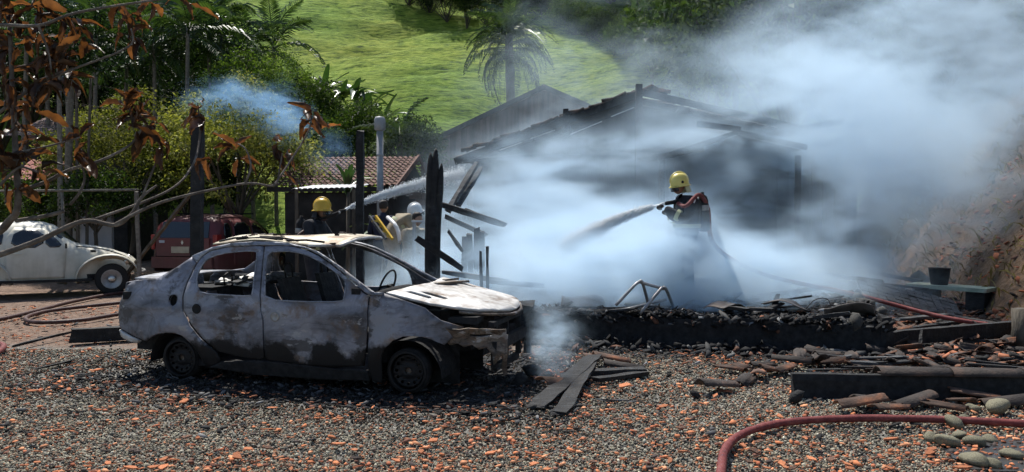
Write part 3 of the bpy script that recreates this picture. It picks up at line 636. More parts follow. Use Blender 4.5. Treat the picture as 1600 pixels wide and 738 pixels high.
# ================================================================== VEGETATION
def quad_leaves(P, D, size, aspect=.45, droop=.25):
    """diamond leaves at P along unit directions D"""
    n = len(P); r = rng.normal(size=(n, 3)); s = np.cross(D, r); s /= np.linalg.norm(s, axis=1, keepdims=True)+1e-9
    size = np.asarray(size).reshape(-1, 1)*np.ones((n, 1)); mid = P+D*size*.5; tip = P+D*size+np.array([0, 0, -1])*size*droop
    Q = np.stack([P, mid+s*size*aspect*.5, tip, mid-s*size*aspect*.5], 1)
    return Q.reshape(-1, 3)
def unit(n):
    v = rng.normal(size=(n, 3)); return v/np.linalg.norm(v, axis=1, keepdims=True)
def crown_mesh(name, radii, clumps, per, leaf, mat, clump_r=.33, hollow=.45, flat_bottom=True, droop=.25, aspect=.45):
    R3 = np.array(radii); d = unit(clumps)
    if flat_bottom: d[:, 2] = np.where(d[:, 2] < -.35, -d[:, 2]*.5, d[:, 2])
    rad = hollow+(1-hollow)*rng.uniform(0, 1, clumps)**.6
    rad *= .8+.4*fbm(d[:, 0]*3+5, d[:, 1]*3+d[:, 2]*2, 1, 2, 11)
    c = d*rad[:, None]*R3
    cr = clump_r*min(radii)*rng.uniform(.6, 1.25, clumps)
    o = unit(clumps*per)*(rng.uniform(0, 1, (clumps*per, 1))**.5)
    cc = np.repeat(c, per, 0); crr = np.repeat(cr, per)[:, None]
    P = cc+o*crr*np.array([1, 1, .7])
    D = o*.7+unit(len(P))*.6+np.array([0, 0, .15]); D /= np.linalg.norm(D, axis=1, keepdims=True)
    Q = quad_leaves(P, D, rng.uniform(.65, 1.3, len(P))*leaf, aspect, droop)
    return np_mesh(name, Q, np.arange(len(Q)).reshape(-1, 4), mat), c
def limbs_mesh(name, h, r, tips, mat, lean=(0, 0)):
    mb = MB(); top = Vector((lean[0], lean[1], h))
    mb.tube(spline([(0, 0, -.2), (lean[0]*.3+random.uniform(-.1, .1), lean[1]*.3, h*.35), (lean[0]*.7, lean[1]*.7+random.uniform(-.1, .1), h*.7), top], 4), [r*(1-.05*k) for k in range(13)], 8)
    for t in tips:
        t = Vector(t); s0 = Vector((lean[0]*.7, lean[1]*.7, h*random.uniform(.6, .95)))
        mb.tube(spline([s0, (s0+t)/2+Vector((random.uniform(-.2, .2), random.uniform(-.2, .2), .15)), t], 4), [r*.45*(1-.1*k) for k in range(9)], 6)
    return mb.mesh(name, mat)
LF = {}
LF['dark'] = mat_leaf('dark_evergreen_leaf', [(.3, (.006, .014, .006)), (.5, (.014, .029, .011)), (.75, (.034, .06, .02))], trans=.22)
LF['mid'] = mat_leaf('mid_green_leaf', [(.3, (.014, .03, .008)), (.5, (.032, .06, .013)), (.75, (.08, .12, .028))], trans=.35)
LF['yellow'] = mat_leaf('yellow_green_leaf', [(.3, (.05, .062, .014)), (.5, (.12, .13, .03)), (.75, (.26, .25, .075))], trans=.35)
LF['lime'] = mat_leaf('fresh_lime_leaf', [(.3, (.022, .045, .009)), (.5, (.055, .095, .018)), (.75, (.13, .19, .04))], trans=.4)
LF['palm'] = mat_leaf('palm_leaf', [(.3, (.014, .032, .012)), (.5, (.034, .066, .02)), (.75, (.08, .125, .038))], trans=.22, rough=.45, spec=.35)
LF['strap'] = mat_leaf('strap_leaf', [(.3, (.02, .05, .016)), (.5, (.045, .09, .03)), (.75, (.10, .16, .06))], trans=.25, rough=.35, spec=.6)
LF['dry'] = mat_leaf('dry_grass_blade', [(.3, (.10, .075, .04)), (.5, (.2, .16, .085)), (.75, (.33, .28, .16))], trans=.3)

# --- broadleaf tree kinds (built once, then copied)
KIND = {}
def tree_kind(key, radii, h, leaf, clumps, per, mat, bark='bark', r=.18, **k):
    cm, cs = crown_mesh('crown', radii, clumps, per, leaf, mat, **k)
    base = h-radii[2]*.55
    tips = [tuple(Vector(cs[i])+Vector((0, 0, h))) for i in range(0, len(cs), max(1, len(cs)//9))]
    KIND[key] = (cm, limbs_mesh('trunk', base, r, tips, M[bark]), h)
tree_kind('wood_a', (3.4, 3.2, 3.6), 6.2, .19, 190, 90, LF['dark'])
tree_kind('wood_b', (2.6, 2.6, 4.4), 6.8, .18, 170, 90, LF['mid'])
tree_kind('wood_c', (3.8, 3.4, 2.8), 5.2, .19, 190, 90, LF['mid'])
tree_kind('wood_d', (2.2, 2.2, 3.4), 4.6, .14, 150, 90, LF['lime'])
tree_kind('near_dark', (2.6, 2.4, 3.0), 5.2, .17, 170, 80, LF['dark'], r=.16)
tree_kind('bush_lime', (1.6, 1.3, 1.25), 1.3, .085, 120, 90, LF['lime'], r=.07, hollow=.55)
tree_kind('bush_yellow', (2.1, 1.6, 1.75), 1.9, .085, 190, 110, LF['yellow'], r=.08, hollow=.6, clump_r=.24)
tree_kind('bush_mid', (1.3, 1.1, 1.0), 1.0, .09, 90, 90, LF['mid'], r=.06)
def tree(name, kind, loc, label, cat='tree', group=None, s=1.0, rz=None, sz=None):
    cm, tm, h = KIND[kind]
    t = empty(name, loc, random.uniform(0, 6) if rz is None else rz, label, cat, group)
    t.scale = (s, s, s*(sz or 1))
    link('trunk', tm, t); link('crown', cm, t, (0, 0, h)); return t
def hz(x, y): return float(hill_z(np.array([x], float), np.array([y], float))[0])

# --- palms
def frond_mesh(name, L_, n, leaflet, mat, droop=.55, width=.035, hang=.5):
    V = []; F = []
    rp = []
    for k in range(n+1):
        t = k/n; x = L_*(t-.18*t*t*droop*2); z = L_*(.34*t-droop*t*t*.95); rp.append(Vector((x, 0, z)))
    def q(a, b, c, d): i = len(V); V.extend([a, b, c, d]); F.append((i, i+1, i+2, i+3))
    for k in range(n):
        a, b = rp[k], rp[k+1]; w = .022*(1-k/n)+.006
        q(a+Vector((0, -w, 0)), b+Vector((0, -w*.9, 0)), b+Vector((0, w*.9, 0)), a+Vector((0, w, 0)))
        q(a+Vector((0, 0, -w)), b+Vector((0, 0, -w)), b+Vector((0, 0, w)), a+Vector((0, 0, w)))
        t = (k+.5)/n
        if t < .1: continue
        ll = leaflet*(math.sin(math.pi*min(1, t*.93+.07))**.6)*random.uniform(.85, 1.1)
        for sg in (-1, 1):
            base = (a+b)/2; out = Vector((.55, sg*.8, random.uniform(-.15, .25))).normalized()
            m1 = base+out*ll*.55; m2 = m1+(out*.75+Vector((0, 0, -hang*1.3))).normalized()*ll*.5
            wv = Vector((width, 0, 0))
            q(base-wv*.4, m1-wv, m1+wv, base+wv*.4); q(m1-wv, m2-wv*.15, m2+wv*.15, m1+wv)
    return np_mesh(name, [tuple(p) for p in V], F, mat)
FR = {'big': [frond_mesh('frond', 2.9, 34, .62, LF['palm'], d, .03, .9) for d in (.6, .85, 1.05)],
      'mid': [frond_mesh('frond', 1.9, 26, .42, LF['palm'], d, .028, .6) for d in (.5, .75, .95)]}
def palm(name, loc, h, r, label, kind='mid', nf=14, s=1.0, lean=(0, 0), group=None, up=1.2):
    t = empty(name, loc, 0, label, 'palm', group)
    MB().tube(spline([(0, 0, -.2), (lean[0]*.3, lean[1]*.3, h*.4), (lean[0]*.75, lean[1]*.75, h*.75), (lean[0], lean[1], h)], 5), [r*1.25]+[r*(1-.018*k) for k in range(15)], 8).build('trunk', M['bark_pale'] if kind == 'mid' else M['bark'], t)
    for k in range(nf):
        f = k/nf; a = k*2.399; pit = up-1.9*f*1.0+random.uniform(-.15, .15)
        o = link('frond', random.choice(FR[kind]), t, (lean[0], lean[1], h-.02*k), (random.uniform(-.2, .2), -pit, a)); o.scale = (s*random.uniform(.88, 1.1),)*3
        o.rotation_mode = 'XYZ'
    return t
# tall palm standing in the drifting smoke behind the sheds
pp = at(800, 150, 38.0); g_ = hz(pp.x, pp.y)
palm('palm_tree', (pp.x, pp.y, g_), at(800, 56, 38.0).z-g_, .24, 'tall feathery palm rising out of smoke behind the pale shed', 'big', 46, 1.0, (-.15, 0))
# slim palms in the dark grove on the left
grove = [(28, 55, 26), (75, 78, 28), (140, 52, 27), (190, 92, 29), (240, 66, 28), (285, 45, 27), (330, 66, 29), (395, 80, 31), (350, 30, 30), (430, 70, 33), (110, 15, 30), (225, 14, 31)]
for i, (px, py, Y_) in enumerate(sorted(grove)):
    p = at(px, py, Y_); g_ = hz(p.x, Y_)
    palm('grove_palm', (p.x, Y_, g_), p.z-g_, .085, 'slim dark palm in the shaded grove, %s from the left' % ORD[i], 'mid', 15, 1.35, (random.uniform(-.3, .3), 0), 'slim palms of the shaded grove')
# low palm clump with arching fronds above the shrubs
for i, (px, py, Y_, s) in enumerate(((372, 196, 22.5, .8), (455, 205, 22.8, .75), (625, 214, 24, .85))):
    p = at(px, py, Y_)
    palm('young_palm', (p.x, Y_, 0), p.z, .1, ['young palm with arching fronds above the left side of yellowish bush', 'young palm with arching fronds behind the right side of yellowish bush', 'young palm beside the metal flue pipe, over the tiled roof'][i], 'mid', 12, s, up=1.0)
# --- dark trees closing the grove
gd = [(-5, 110, 33, 1.25), (50, 150, 31, 1.1), (95, 90, 35, 1.3), (150, 150, 32, 1.1), (205, 105, 35, 1.25), (255, 150, 32.5, 1.05), (300, 105, 35, 1.15), (335, 150, 33, .9), (20, 30, 40, 1.3), (130, 30, 41, 1.3), (235, 45, 42, 1.2), (300, 175, 29, .7), (215, 185, 29.5, .7), (-60, 60, 34, 1.5)]
for i, (px, py, Y_, s) in enumerate(sorted(gd)):
    Y_ += 3.5; p = at(px, py+12, Y_); g_ = hz(p.x, Y_)
    tree('shade_tree', 'near_dark', (p.x, Y_, min(g_, p.z-5.2*s)) if g_ > 3 else (p.x, Y_, g_), 'dense dark tree closing the shaded grove, %s from the left' % ORD[i], group='dark trees of the shaded grove', s=max(s, (p.z-g_)/5.4))
# --- shrubs in front of the grove
for nm, kd, px, py, Y_, s, lab in (
        ('yellow_bush', 'bush_yellow', 205, 262, 21.5, 1.12, 'yellowish small-leaved bush behind the white car bonnet'),
        ('yellow_bush', 'bush_yellow', 372, 262, 21.0, 1.25, 'big yellowish small-leaved bush over the dark red car'),
        ('green_shrub', 'bush_lime', 365, 178, 25.0, 1.0, 'rounded bright green shrub behind the drifting blue wisp'),
        ('green_shrub', 'bush_lime', 415, 142, 27.0, 1.15, 'broad bright green tree crown at the right edge of the grove'),
        ('green_shrub', 'bush_mid', 478, 178, 26.0, 1.2, 'green shrub beside the broad strap-leaved plants'),
        ('green_shrub', 'bush_mid', 560, 205, 25.5, 1.05, 'dark rounded shrub uphill of the metal flue pipe'),
        ('green_shrub', 'bush_mid', 635, 235, 24.5, 1.1, 'dark shrub against the right gable of tiled house'),
        ('green_shrub', 'bush_mid', 515, 232, 24.5, 1.0, 'leafy shrub just behind the tiled roof ridge'),
        ('green_shrub', 'bush_mid', 30, 330, 20.5, 1.0, 'leafy shrub behind the roof of the white car'),
        ('green_shrub', 'bush_mid', 150, 322, 19.4, .95, 'leafy shrub half hiding the white wall panel'),
        ('green_shrub', 'bush_mid', 295, 300, 22.6, 1.3, 'shrub in deep shade behind the dark red car')):
    p = at(px, py, Y_); g_ = max(0, hz(p.x, Y_)); h_ = KIND[kd][2]*s
    tree(nm, kd, (p.x, Y_, max(g_-.3, p.z-h_)*1.0 if p.z-h_ > g_-.3 else g_-.1), lab, 'shrub', None, s)
# --- broad strap-leaved plants on the slope
def strap_mesh(L_, w, bend):
    V = []; F = []
    for k in range(7):
        t = k/6; x = L_*t*(.55+.3*t); z = L_*(.95*t-bend*t*t); ww = w*math.sin(math.pi*(t*.86+.1))**.7
        V += [(x, -ww, z+.03*t), (x, 0, z-.02), (x, ww, z+.03*t)]
    for k in range(6):
        for j in (0, 1): a = k*3+j; F.append((a, a+1, a+4, a+3))
    return np_mesh('leaf', V, F, LF['strap'], smooth=True)
STR = [strap_mesh(1.5, .13, .5), strap_mesh(1.7, .15, .85), strap_mesh(1.3, .12, .25)]
sp = [(482, 138), (505, 120), (530, 132), (556, 128), (575, 150), (598, 168), (520, 165), (548, 175), (610, 190), (470, 170)]
for i, (px, py) in enumerate(sorted(sp)):
    Y_ = 27.5+(175-py)*.035; p = at(px, py, Y_); g_ = max(0, hz(p.x, Y_))
    t = empty('strap_plant', (p.x, Y_, min(g_, p.z)-.1), 0, 'strap-leaved garden plant on the slope, %s of the row from left' % ORD[i], 'plant', 'strap-leaved plants on the slope')
    hgt = max(.1, p.z-g_-.6)
    MB().tube([(0, 0, -.3), (.03, 0, hgt*.6), (0, 0, hgt+.1)], [.09, .07, .05], 7).build('stem', M['bark'], t)
    for k in range(15):
        o = link('leaf', random.choice(STR), t, (0, 0, hgt), (random.uniform(-.2, .2), random.uniform(-.35, .5), k*2.4)); o.scale = (random.uniform(.6, 1.0),)*3
# two strappy garden plants in front of the tiled roof
for i, (px, py, Y_) in enumerate(((543, 300, 17.5), (600, 372, 15.5))):
    p = at(px, py, Y_)
    t = empty('strap_plant', (p.x, Y_, 0), 0, ['upright strap-leaved plant in front of the tiled roof', 'small strap-leaved plant beside the yellow pole'][i], 'plant')
    MB().tube([(0, 0, -.1), (.02, 0, p.z)], [.05, .04], 7).build('stem', M['bark'], t)
    for k in range(13):
        o = link('leaf', random.choice(STR), t, (0, 0, p.z-.1), (random.uniform(-.2, .2), random.uniform(-.75, .3), k*2.4)); o.scale = (random.uniform(.4, .6),)*3
# --- the wood above the pasture and on the right
def hill_hit(px, py):
    """distance at which the line of sight through a photograph pixel meets the slope"""
    Ys = np.arange(30, 150, .25); P_ = [at(px, py, y) for y in (1.0,)]; k = P_[0]
    Xs = k.x*Ys; Zs = CAM_H+(k.z-CAM_H)*Ys; hzs = hill_z(Xs, Ys); i = np.argmax(hzs > Zs); return float(Ys[i]) if (hzs > Zs).any() else 80.0
wood = []
for (px, py) in ((640, 8), (672, 16), (700, 26), (730, 34), (762, 36), (792, 30), (822, 26), (848, 24), (872, 32), (898, 44), (925, 56), (950, 68), (978, 78), (1005, 95)):
    wood.append((px, hill_hit(px, py)-.6))
for px, Y_ in ((660, 78), (700, 77), (745, 74), (800, 73), (850, 70), (900, 68), (950, 64), (1000, 60), (1050, 57), (1100, 55), (1150, 54), (1210, 53), (1270, 52), (1330, 52), (1400, 52), (1470, 52), (1540, 52), (1600, 52),
               (720, 90), (790, 88), (860, 85), (930, 82), (1000, 80), (1080, 76), (1160, 74), (1240, 72), (1330, 72), (1420, 72), (1520, 72), (1600, 74),
               (1060, 47), (1130, 45), (1200, 43), (1290, 42), (1380, 42), (1470, 41), (1560, 40), (1640, 40)):
    wood.append((px, Y_))
edge_ = set(wood[:14])
wood.sort()
KN = ['wood_a', 'wood_b', 'wood_c', 'wood_a', 'wood_c', 'wood_b']
KD = {'wood_a': 'dark broad tree', 'wood_b': 'tall green tree', 'wood_c': 'wide green tree', 'wood_d': 'light green tree'}
cnt = {}
for i, (px, Y_) in enumerate(wood):
    kd = KN[(i*5+int(Y_)) % 6]; X_ = (px-800)/FPX*Y_
    row = 'pasture edge' if (px, Y_) in edge_ else ('upper wood' if Y_ > 60 else 'smoky wood on the right')
    key = (kd, row); c_ = cnt.get(key, 0); cnt[key] = c_+1
    tree('woodland_tree', kd, (X_, Y_, hz(X_, Y_)-(1.7 if row == 'pasture edge' else 3.2)), '%s of the %s, %s such from the left' % (KD[kd], row, ORD[c_]), group='trees of the hillside wood', s=random.uniform(.42, .62) if row == 'pasture edge' else random.uniform(.9, 1.3))
for i, (px, py, Y_, kd, s, lab) in enumerate(((1020, 95, 33, 'wood_d', .75, 'tall leafy tree behind the charred roof ridge, veiled by smoke'), (1120, 110, 30, 'wood_d', .62, 'pale rounded tree behind the charred roof slope'), (1235, 40, 29, 'wood_c', .8, 'light leafy tree at the upper right, half lost in smoke'), (1330, 80, 27, 'wood_a', .8, 'tree mostly lost in smoke at the upper right'), (1480, 60, 25, 'wood_a', .9, 'tree lost in smoke above the earth bank'))):
    if i < 2: Y_ = hill_hit(px, py+62)
    p = at(px, py, Y_); g_ = max(hz(p.x, Y_), 0)
    if p.x > 9 and i > 1: g_ = max(g_, float(bank_z(np.array([p.x]), np.array([Y_]))[0])-.2)
    tree('smoky_tree', kd, (p.x, Y_, g_), lab, s=max(.45, (p.z-g_)/KIND[kd][2]*.95))
for i, (px, py, Y_, s) in enumerate(((1150, 25, 34, .95), (1105, 40, 36, .8), (1190, 75, 31, .8))):
    p = at(px, py, Y_); g_ = hz(p.x, Y_)
    palm('hazy_palm', (p.x, Y_, g_), p.z-g_, .12, ['hazy palm with a bright arching frond above the charred roof', 'hazy palm at the dark wood edge, left of its neighbours', 'low hazy palm with drooping fronds right of charred ridge'][i], 'big', 14, s)
# charred bare tree in the upper right
p = at(1245, 95, 22.0); bt = empty('burnt_snag', (p.x, 22.0, 0), 0, 'thin scorched snag with curled leaves against the smoke, upper right', 'tree')
MB().tube(spline([(0, 0, 0), (.1, 0, 2.5), (-.05, 0, 4.8), (-.12, 0, at(1236, 18, 22).z)], 5), [.09-.004*k for k in range(16)], 7).build('trunk', M['char'], bt)
for a in range(4):
    z0 = 5.0+a*.55; MB().tube(spline([(-.08, 0, z0), (.35*(-1)**a, .1, z0+.45), (.75*(-1)**a, .15, z0+.3)], 4), [.03-.0025*k for k in range(9)], 5).build('branch', M['char'], bt)
# --- trash grass and dry stalks on the bank
n = 2600; Yb = rng.uniform(9, 22, n); Xb = bank_base(Yb)+rng.uniform(.1, 5, n)**1; Zb = bank_z(Xb, Yb)
D = unit(n)*.6+np.array([-.3, -.2, .8]); D /= np.linalg.norm(D, axis=1, keepdims=True)
Q_ = quad_leaves(np.stack([Xb, Yb, Zb-.03], -1), D, rng.uniform(.12, .45, n), .10, .3)
tag(link('dry_grass', np_mesh('dry_grass', Q_, np.arange(len(Q_)).reshape(-1, 4), LF['dry'])), 'dry grass blades and stalks on the earth bank', 'grass', kind='stuff')
# slender garden trunks behind the white car
for i, (px, top, Y_, r) in enumerate(((93, 170, 18.8, .075), (106, 120, 19.4, .11), (120, 190, 19.0, .05), (135, 200, 19.2, .045))):
    a = at(px+8*(i % 2), top, Y_); b_ = at(px, 360, Y_)
    t = empty('slender_tree', (b_.x, Y_, 0), 0, 'slender bare garden trunk behind the white car, %s from the left' % ORD[i], 'tree', 'slender trunks behind the white car')
    MB().tube(spline([(0, 0, -.05), (.03, 0, a.z*.5), (a.x-b_.x, 0, a.z+1.2)], 6), [r*(1-.03*k) for k in range(13)], 8).build('trunk', M['bark_pale'] if i < 2 else M['bark'], t)
    cm, cs = crown_mesh('crown', (.8, .8, .6), 14, 40, .13, LF['dark']); link('crown', cm, t, (a.x-b_.x, 0, a.z+1.3))
# ================================================================== BUILDINGS
M['board'] = mat_noise('weathered_board', [(.3, (.10, .075, .07)), (.5, (.17, .125, .115)), (.75, (.25, .19, .175))], scale=3, rough=.9, bump=.4, bscale=18, stretch=(2, 2, .25), rnd=.25)
M['board_char'] = mat_noise('charred_board', [(.3, (.012, .012, .013)), (.55, (.03, .03, .032)), (.8, (.07, .068, .068))], scale=4, rough=.85, bump=.6, bscale=22, stretch=(2, 2, .3), rnd=.3)
M['roof_clay'] = mat_noise('old_clay_roof', [(.3, (.085, .05, .04)), (.5, (.16, .09, .07)), (.7, (.24, .15, .12)), (.82, (.30, .22, .19))], scale=4, rough=.9, bump=.5, bscale=24, rnd=.1)
M['roof_pink'] = mat_noise('faded_pink_roof', [(.3, (.22, .15, .13)), (.55, (.34, .25, .225)), (.8, (.44, .35, .32))], scale=3, rough=.9, bump=.4, bscale=20)
M['roof_red'] = mat_noise('red_clay_roof', [(.3, (.22, .07, .055)), (.55, (.38, .15, .12)), (.8, (.52, .3, .26))], scale=3, rough=.85, bump=.4, bscale=20)
M['block'] = mat_noise('grey_brown_masonry', [(.3, (.09, .075, .065)), (.55, (.15, .125, .108)), (.8, (.21, .185, .165))], scale=4, rough=.95, bump=.5, bscale=22, rnd=.2)
M['white_wall'] = mat_noise('white_render', [(.3, (.30, .32, .36)), (.7, (.48, .50, .54))], scale=2, rough=.9, bump=.1)
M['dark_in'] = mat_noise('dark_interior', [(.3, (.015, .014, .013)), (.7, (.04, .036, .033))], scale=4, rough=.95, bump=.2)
M['flue'] = mat_noise('grey_flue_metal', [(.3, (.2, .205, .21)), (.7, (.36, .365, .37))], scale=6, rough=.55, metal=.2, bump=.1)
def corrug(parent, name, o, ex, ey, nx, ny, mat, amp=.03, lip=.02):
    """a roof slope of clay tiles: o eave corner, ex along the eave, ey up the slope; real rolls and courses"""
    o = Vector(o); ex = Vector(ex); ey = Vector(ey); nrm = ex.cross(ey).normalized()
    if nrm.z < 0: nrm = -nrm
    V = []; F = []; sub = 4; W_ = nx*sub+1
    for j in range(ny):
        for e in (0, 1):
            t = (j+e*1.06)/ny
            for i in range(W_):
                s = i/(W_-1); hgt = amp*abs(math.sin(math.pi*i/sub))+lip*(1-e)+random.uniform(-.003, .003)
                V.append(o+ex*s+ey*min(t, 1.02)+nrm*hgt)
        b = (2*j)*W_
        for i in range(W_-1): F.append((b+i, b+i+1, b+W_+i+1, b+W_+i))
    # front edge thickness
    return link(name, np_mesh(name, [tuple(v) for v in V], F, mat, smooth=False), parent)
def gable_boards(parent, w0, w1, zl, apex_x, apex_z, zr, y, bw, mat, z0=0.0, gap=-.006):
    """upright boards, each its own part, cut to the roof line"""
    x = w0; k = 0
    def top(x_): return np.interp(x_, [w0, apex_x, w1], [zl, apex_z, zr])
    while x < w1-.02:
        xe = min(x+bw-gap, w1); yo = random.uniform(-.008, .008)
        MB().add([(x, y+yo, z0), (xe, y+yo, z0), (xe, y+yo, top(xe)), (x, y+yo, top(x)), (x, y+yo+.03, z0), (xe, y+yo+.03, z0), (xe, y+yo+.03, top(xe)), (x, y+yo+.03, top(x))],
                 [(0,1,2,3),(7,6,5,4),(0,4,5,1),(1,5,6,2),(2,6,7,3),(3,7,4,0)]).build('board', mat, parent); x += bw; k += 1

# --- pale board shed at the back, gable towards the viewer
HA = R(-8)
p = at(852, 135, 28.0); sh = empty('board_shed', (p.x, 28.0, 0), HA, 'tall weathered board shed with gable, veiled in smoke', 'shed')
az = p.z; ez = at(655, 226, 28.0).z; hw = 4.5
gable_boards(sh, -hw, hw, ez-.08, 0, az-.12, ez-.08, 0, .21, M['board'])
for sg in (-1, 1):
    MB().add([(0, -.45, az), (sg*(hw+.45), -.45, ez-.18), (sg*(hw+.45), 8, ez-.18), (0, 8, az), (0, -.45, az-.07), (sg*(hw+.45), -.45, ez-.25), (sg*(hw+.45), 8, ez-.25), (0, 8, az-.07)],
             [(0,1,2,3),(4,7,6,5),(0,4,5,1),(1,5,6,2),(3,2,6,7)]).build('roof_slope', M['roof_clay'], sh)
    MB().bar((0, -.46, az-.09), (sg*(hw+.44), -.46, ez-.28), .05, .16).build('verge_board', M['board_char'], sh)
    MB().box((sg*hw, 4.02, ez/2-.1), (.08, 7.9, ez-.3)).build('side_wall', M['board'], sh)
MB().box((0, 7.95, ez/2), (2*hw, .08, ez)).build('back_wall', M['board'], sh)

# --- charred house whose roof is half gone
p = at(1005, 142, 17.5); ch = empty('charred_house', (p.x, 17.5, 0), R(-6), 'charred house with sagging roof and black gable behind the smoke', 'house')
az = p.z; lw = 3.95; rw = 4.4; ezl = 3.02; ezr = 3.35
gable_boards(ch, -lw+.1, rw-.1, ezl-.15, 0, az-.3, ezr-.15, .35, .24, M['board_char'])
MB().box((-lw+.14, 3.5, 1.5), (.1, 6.2, 2.9)).build('side_wall', M['board_char'], ch); MB().box((rw-.14, 3.5, 1.6), (.1, 6.2, 3.1)).build('side_wall', M['board_char'], ch); MB().box((0, 6.6, 1.6), (lw+rw-.3, .1, 3.1)).build('back_wall', M['board_char'], ch)
# remaining tile courses on the roof slopes
corrug(ch, 'roof_slope', (-lw-.25, .0, ezl-.12), (0, 6.4, 0), (lw+.25, 0, az-ezl+.12), 26, 11, M['tile_dark'], amp=.035)
corrug(ch, 'roof_slope', (rw+.25, 1.1, ezr-.1), (0, 5.3, 0), (-rw-.25, 0, az-ezr+.1), 22, 12, M['tile_dark'], amp=.035)
for sg, w_, e_ in ((-1, lw, ezl), (1, rw, ezr)):
    MB().bar((0, -.12, az-.06), (sg*(w_+.25), -.12, e_-.2), .07, .15, .01).build('rafter', M['char'], ch)
    for t in (.2, .42, .64, .86):
        x_ = sg*w_*t; z_ = az-(az-e_)*t
        MB().bar((x_, -.2, z_-.1), (x_, 6.3, z_-.1), .05, .06, .006).build('purlin', M['char'], ch)
MB().bar((-lw-.3, .15, ezl-.18), (rw*.35, .1, ezl+.14), .1, .13, .012).build('tie_beam', M['ashwood'], ch)
MB().bar((-1.7, -.1, 0), (-1.7, -.1, ezl+.95), .12, .12, .01).build('post', M['char'], ch)
MB().bar((-.12, -.25, 0), (-.10, -.25, az+.1), .14, .14, .012).build('ridge_post', M['char'], ch)
# laths coloured pale to stand in for light through slits in the left slope
for (x0, z0, x1, z1) in ((-2.5, 3.33, -1.95, 3.52), (-1.75, 3.66, -1.25, 3.86), (-1.1, 3.9, -.35, 4.2), (-1.6, 3.42, -.9, 3.7), (-.7, 3.8, -.2, 4.0), (-3.2, 3.08, -2.7, 3.25)):
    MB().bar((x0, .0, z0), (x1, .0, z1), .02, .022, .003).build('lath', M['galv'], ch)
# loose tiles left along the ridge and right slope
for k in range(17):
    t = random.uniform(0, .62); x_ = rw*t; z_ = az-(az-ezr)*t
    a = MB(); a.tube([(-.2, 0, 0), (.2, 0, 0)], [.085, .07], 8, flat=.6); a.build('loose_tile', M['tile_dark'] if k % 3 else M['tile'], ch, loc=(x_, random.uniform(.9, 1.6) if t > .1 else .1, z_+.1), rot=(0, random.uniform(-.1, .5), random.uniform(-.6, .6)))
for k in range(26):
    t = k/26+random.uniform(-.02, .02); x_ = -(lw+.1)*t; z_ = az-(az-ezl)*t
    a = MB(); a.tube([(-.17, 0, 0), (.17, 0, 0)], [.08, .065], 8, flat=.6); a.build('loose_tile', M['tile_dark'], ch, loc=(x_, random.uniform(-.1, .05), z_+random.uniform(.0, .06)), rot=(0, -math.atan2(az-ezl, lw)+random.uniform(-.2, .2), random.uniform(-.3, .3)))
for (x0, z0, x1, z1) in ((-3.0, 2.9, -1.4, 3.0), (-1.2, 3.1, .3, 3.0), (.6, 3.5, 2.2, 3.35), (1.0, 3.9, 1.9, 3.6)):
    MB().bar((x0, -.05, z0), (x1, -.12, z1), .04, .07, .012).build('broken_batten', M['char'], ch)
# porch roof with its own little gable, right of the middle
for (a, b_) in (((.2, -1.6, 2.75), (1.75, -1.7, 3.25)), ((1.75, -1.7, 3.25), (3.1, -1.6, 2.95)), ((-.2, -1.5, 2.72), (1.1, -1.6, 2.95)), ((.95, -1.8, 3.42), (1.8, -1.75, 3.3)), ((2.4, -1.2, 3.25), (3.9, -1.2, 3.5))):
    MB().bar(a, b_, .06, .1, .012).build('porch_rafter', M['char'], ch)
MB().add([(.3, -1.6, 2.74), (1.75, -1.65, 3.2), (3.0, -1.6, 2.9), (3.0, .3, 2.95), (1.75, .3, 3.25), (.3, .3, 2.8)], [(0, 1, 4, 5), (1, 2, 3, 4)]).build('porch_roof', M['board_char'], ch)
for x_ in (.3, 2.95): MB().bar((x_, -1.5, 0), (x_, -1.5, 2.8), .1, .1, .008).build('porch_post', M['char'], ch)
# charred upright wall piece further right
p = at(1262, 250, 17.0); wp = empty('wall_remnant', (p.x+.2, 17.0, 0), R(-6), 'ragged charred wall piece standing alone right of the house', 'wall')
for k in range(7): MB().box((-.72+.24*k, 0, (3.55+random.uniform(-.12, .08))/2), (.225, .05, 3.55+random.uniform(-.12, .1)), jit=.01).build('board', M['board_char'], wp)
MB().bar((-.8, .06, 2.2), (.85, .06, 2.2), .06, .1).build('rail', M['char'], wp)

# --- tiled-roof house in the middle distance
p = at(560, 290, 19.5); th = empty('tiled_house', (p.x, 19.5, 0), R(-4), 'low house with brown clay tile roof behind the left firefighter', 'house')
e0 = at(455, 292, 19.3).z; rz_ = at(450, 247, 22.2).z; x0 = at(440, 290, 19.3).x-p.x; x1 = at(598, 292, 19.3).x-p.x+.25
corrug(th, 'roof_slope', (x0-.4, -.2, e0), (x1-x0+.5, 0, 0), (.0, 2.9, rz_-e0), 22, 12, M['roof_clay'], amp=.045, lip=.03)
corrug(th, 'roof_slope', (x0-.4, 5.6, e0), (x1-x0+.5, 0, 0), (.0, -2.9, rz_-e0), 22, 12, M['roof_clay'], amp=.045, lip=.03)
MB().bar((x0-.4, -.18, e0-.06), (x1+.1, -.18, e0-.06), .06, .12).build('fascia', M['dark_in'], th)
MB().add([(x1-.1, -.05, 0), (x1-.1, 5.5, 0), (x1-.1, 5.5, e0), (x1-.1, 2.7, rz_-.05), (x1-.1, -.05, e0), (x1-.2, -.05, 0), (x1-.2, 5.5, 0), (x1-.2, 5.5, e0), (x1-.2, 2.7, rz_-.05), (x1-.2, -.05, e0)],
         [(0,1,2,3,4), (9,8,7,6,5), (0,4,9,5), (1,6,7,2)]).build('gable_wall', M['dark_in'], th)
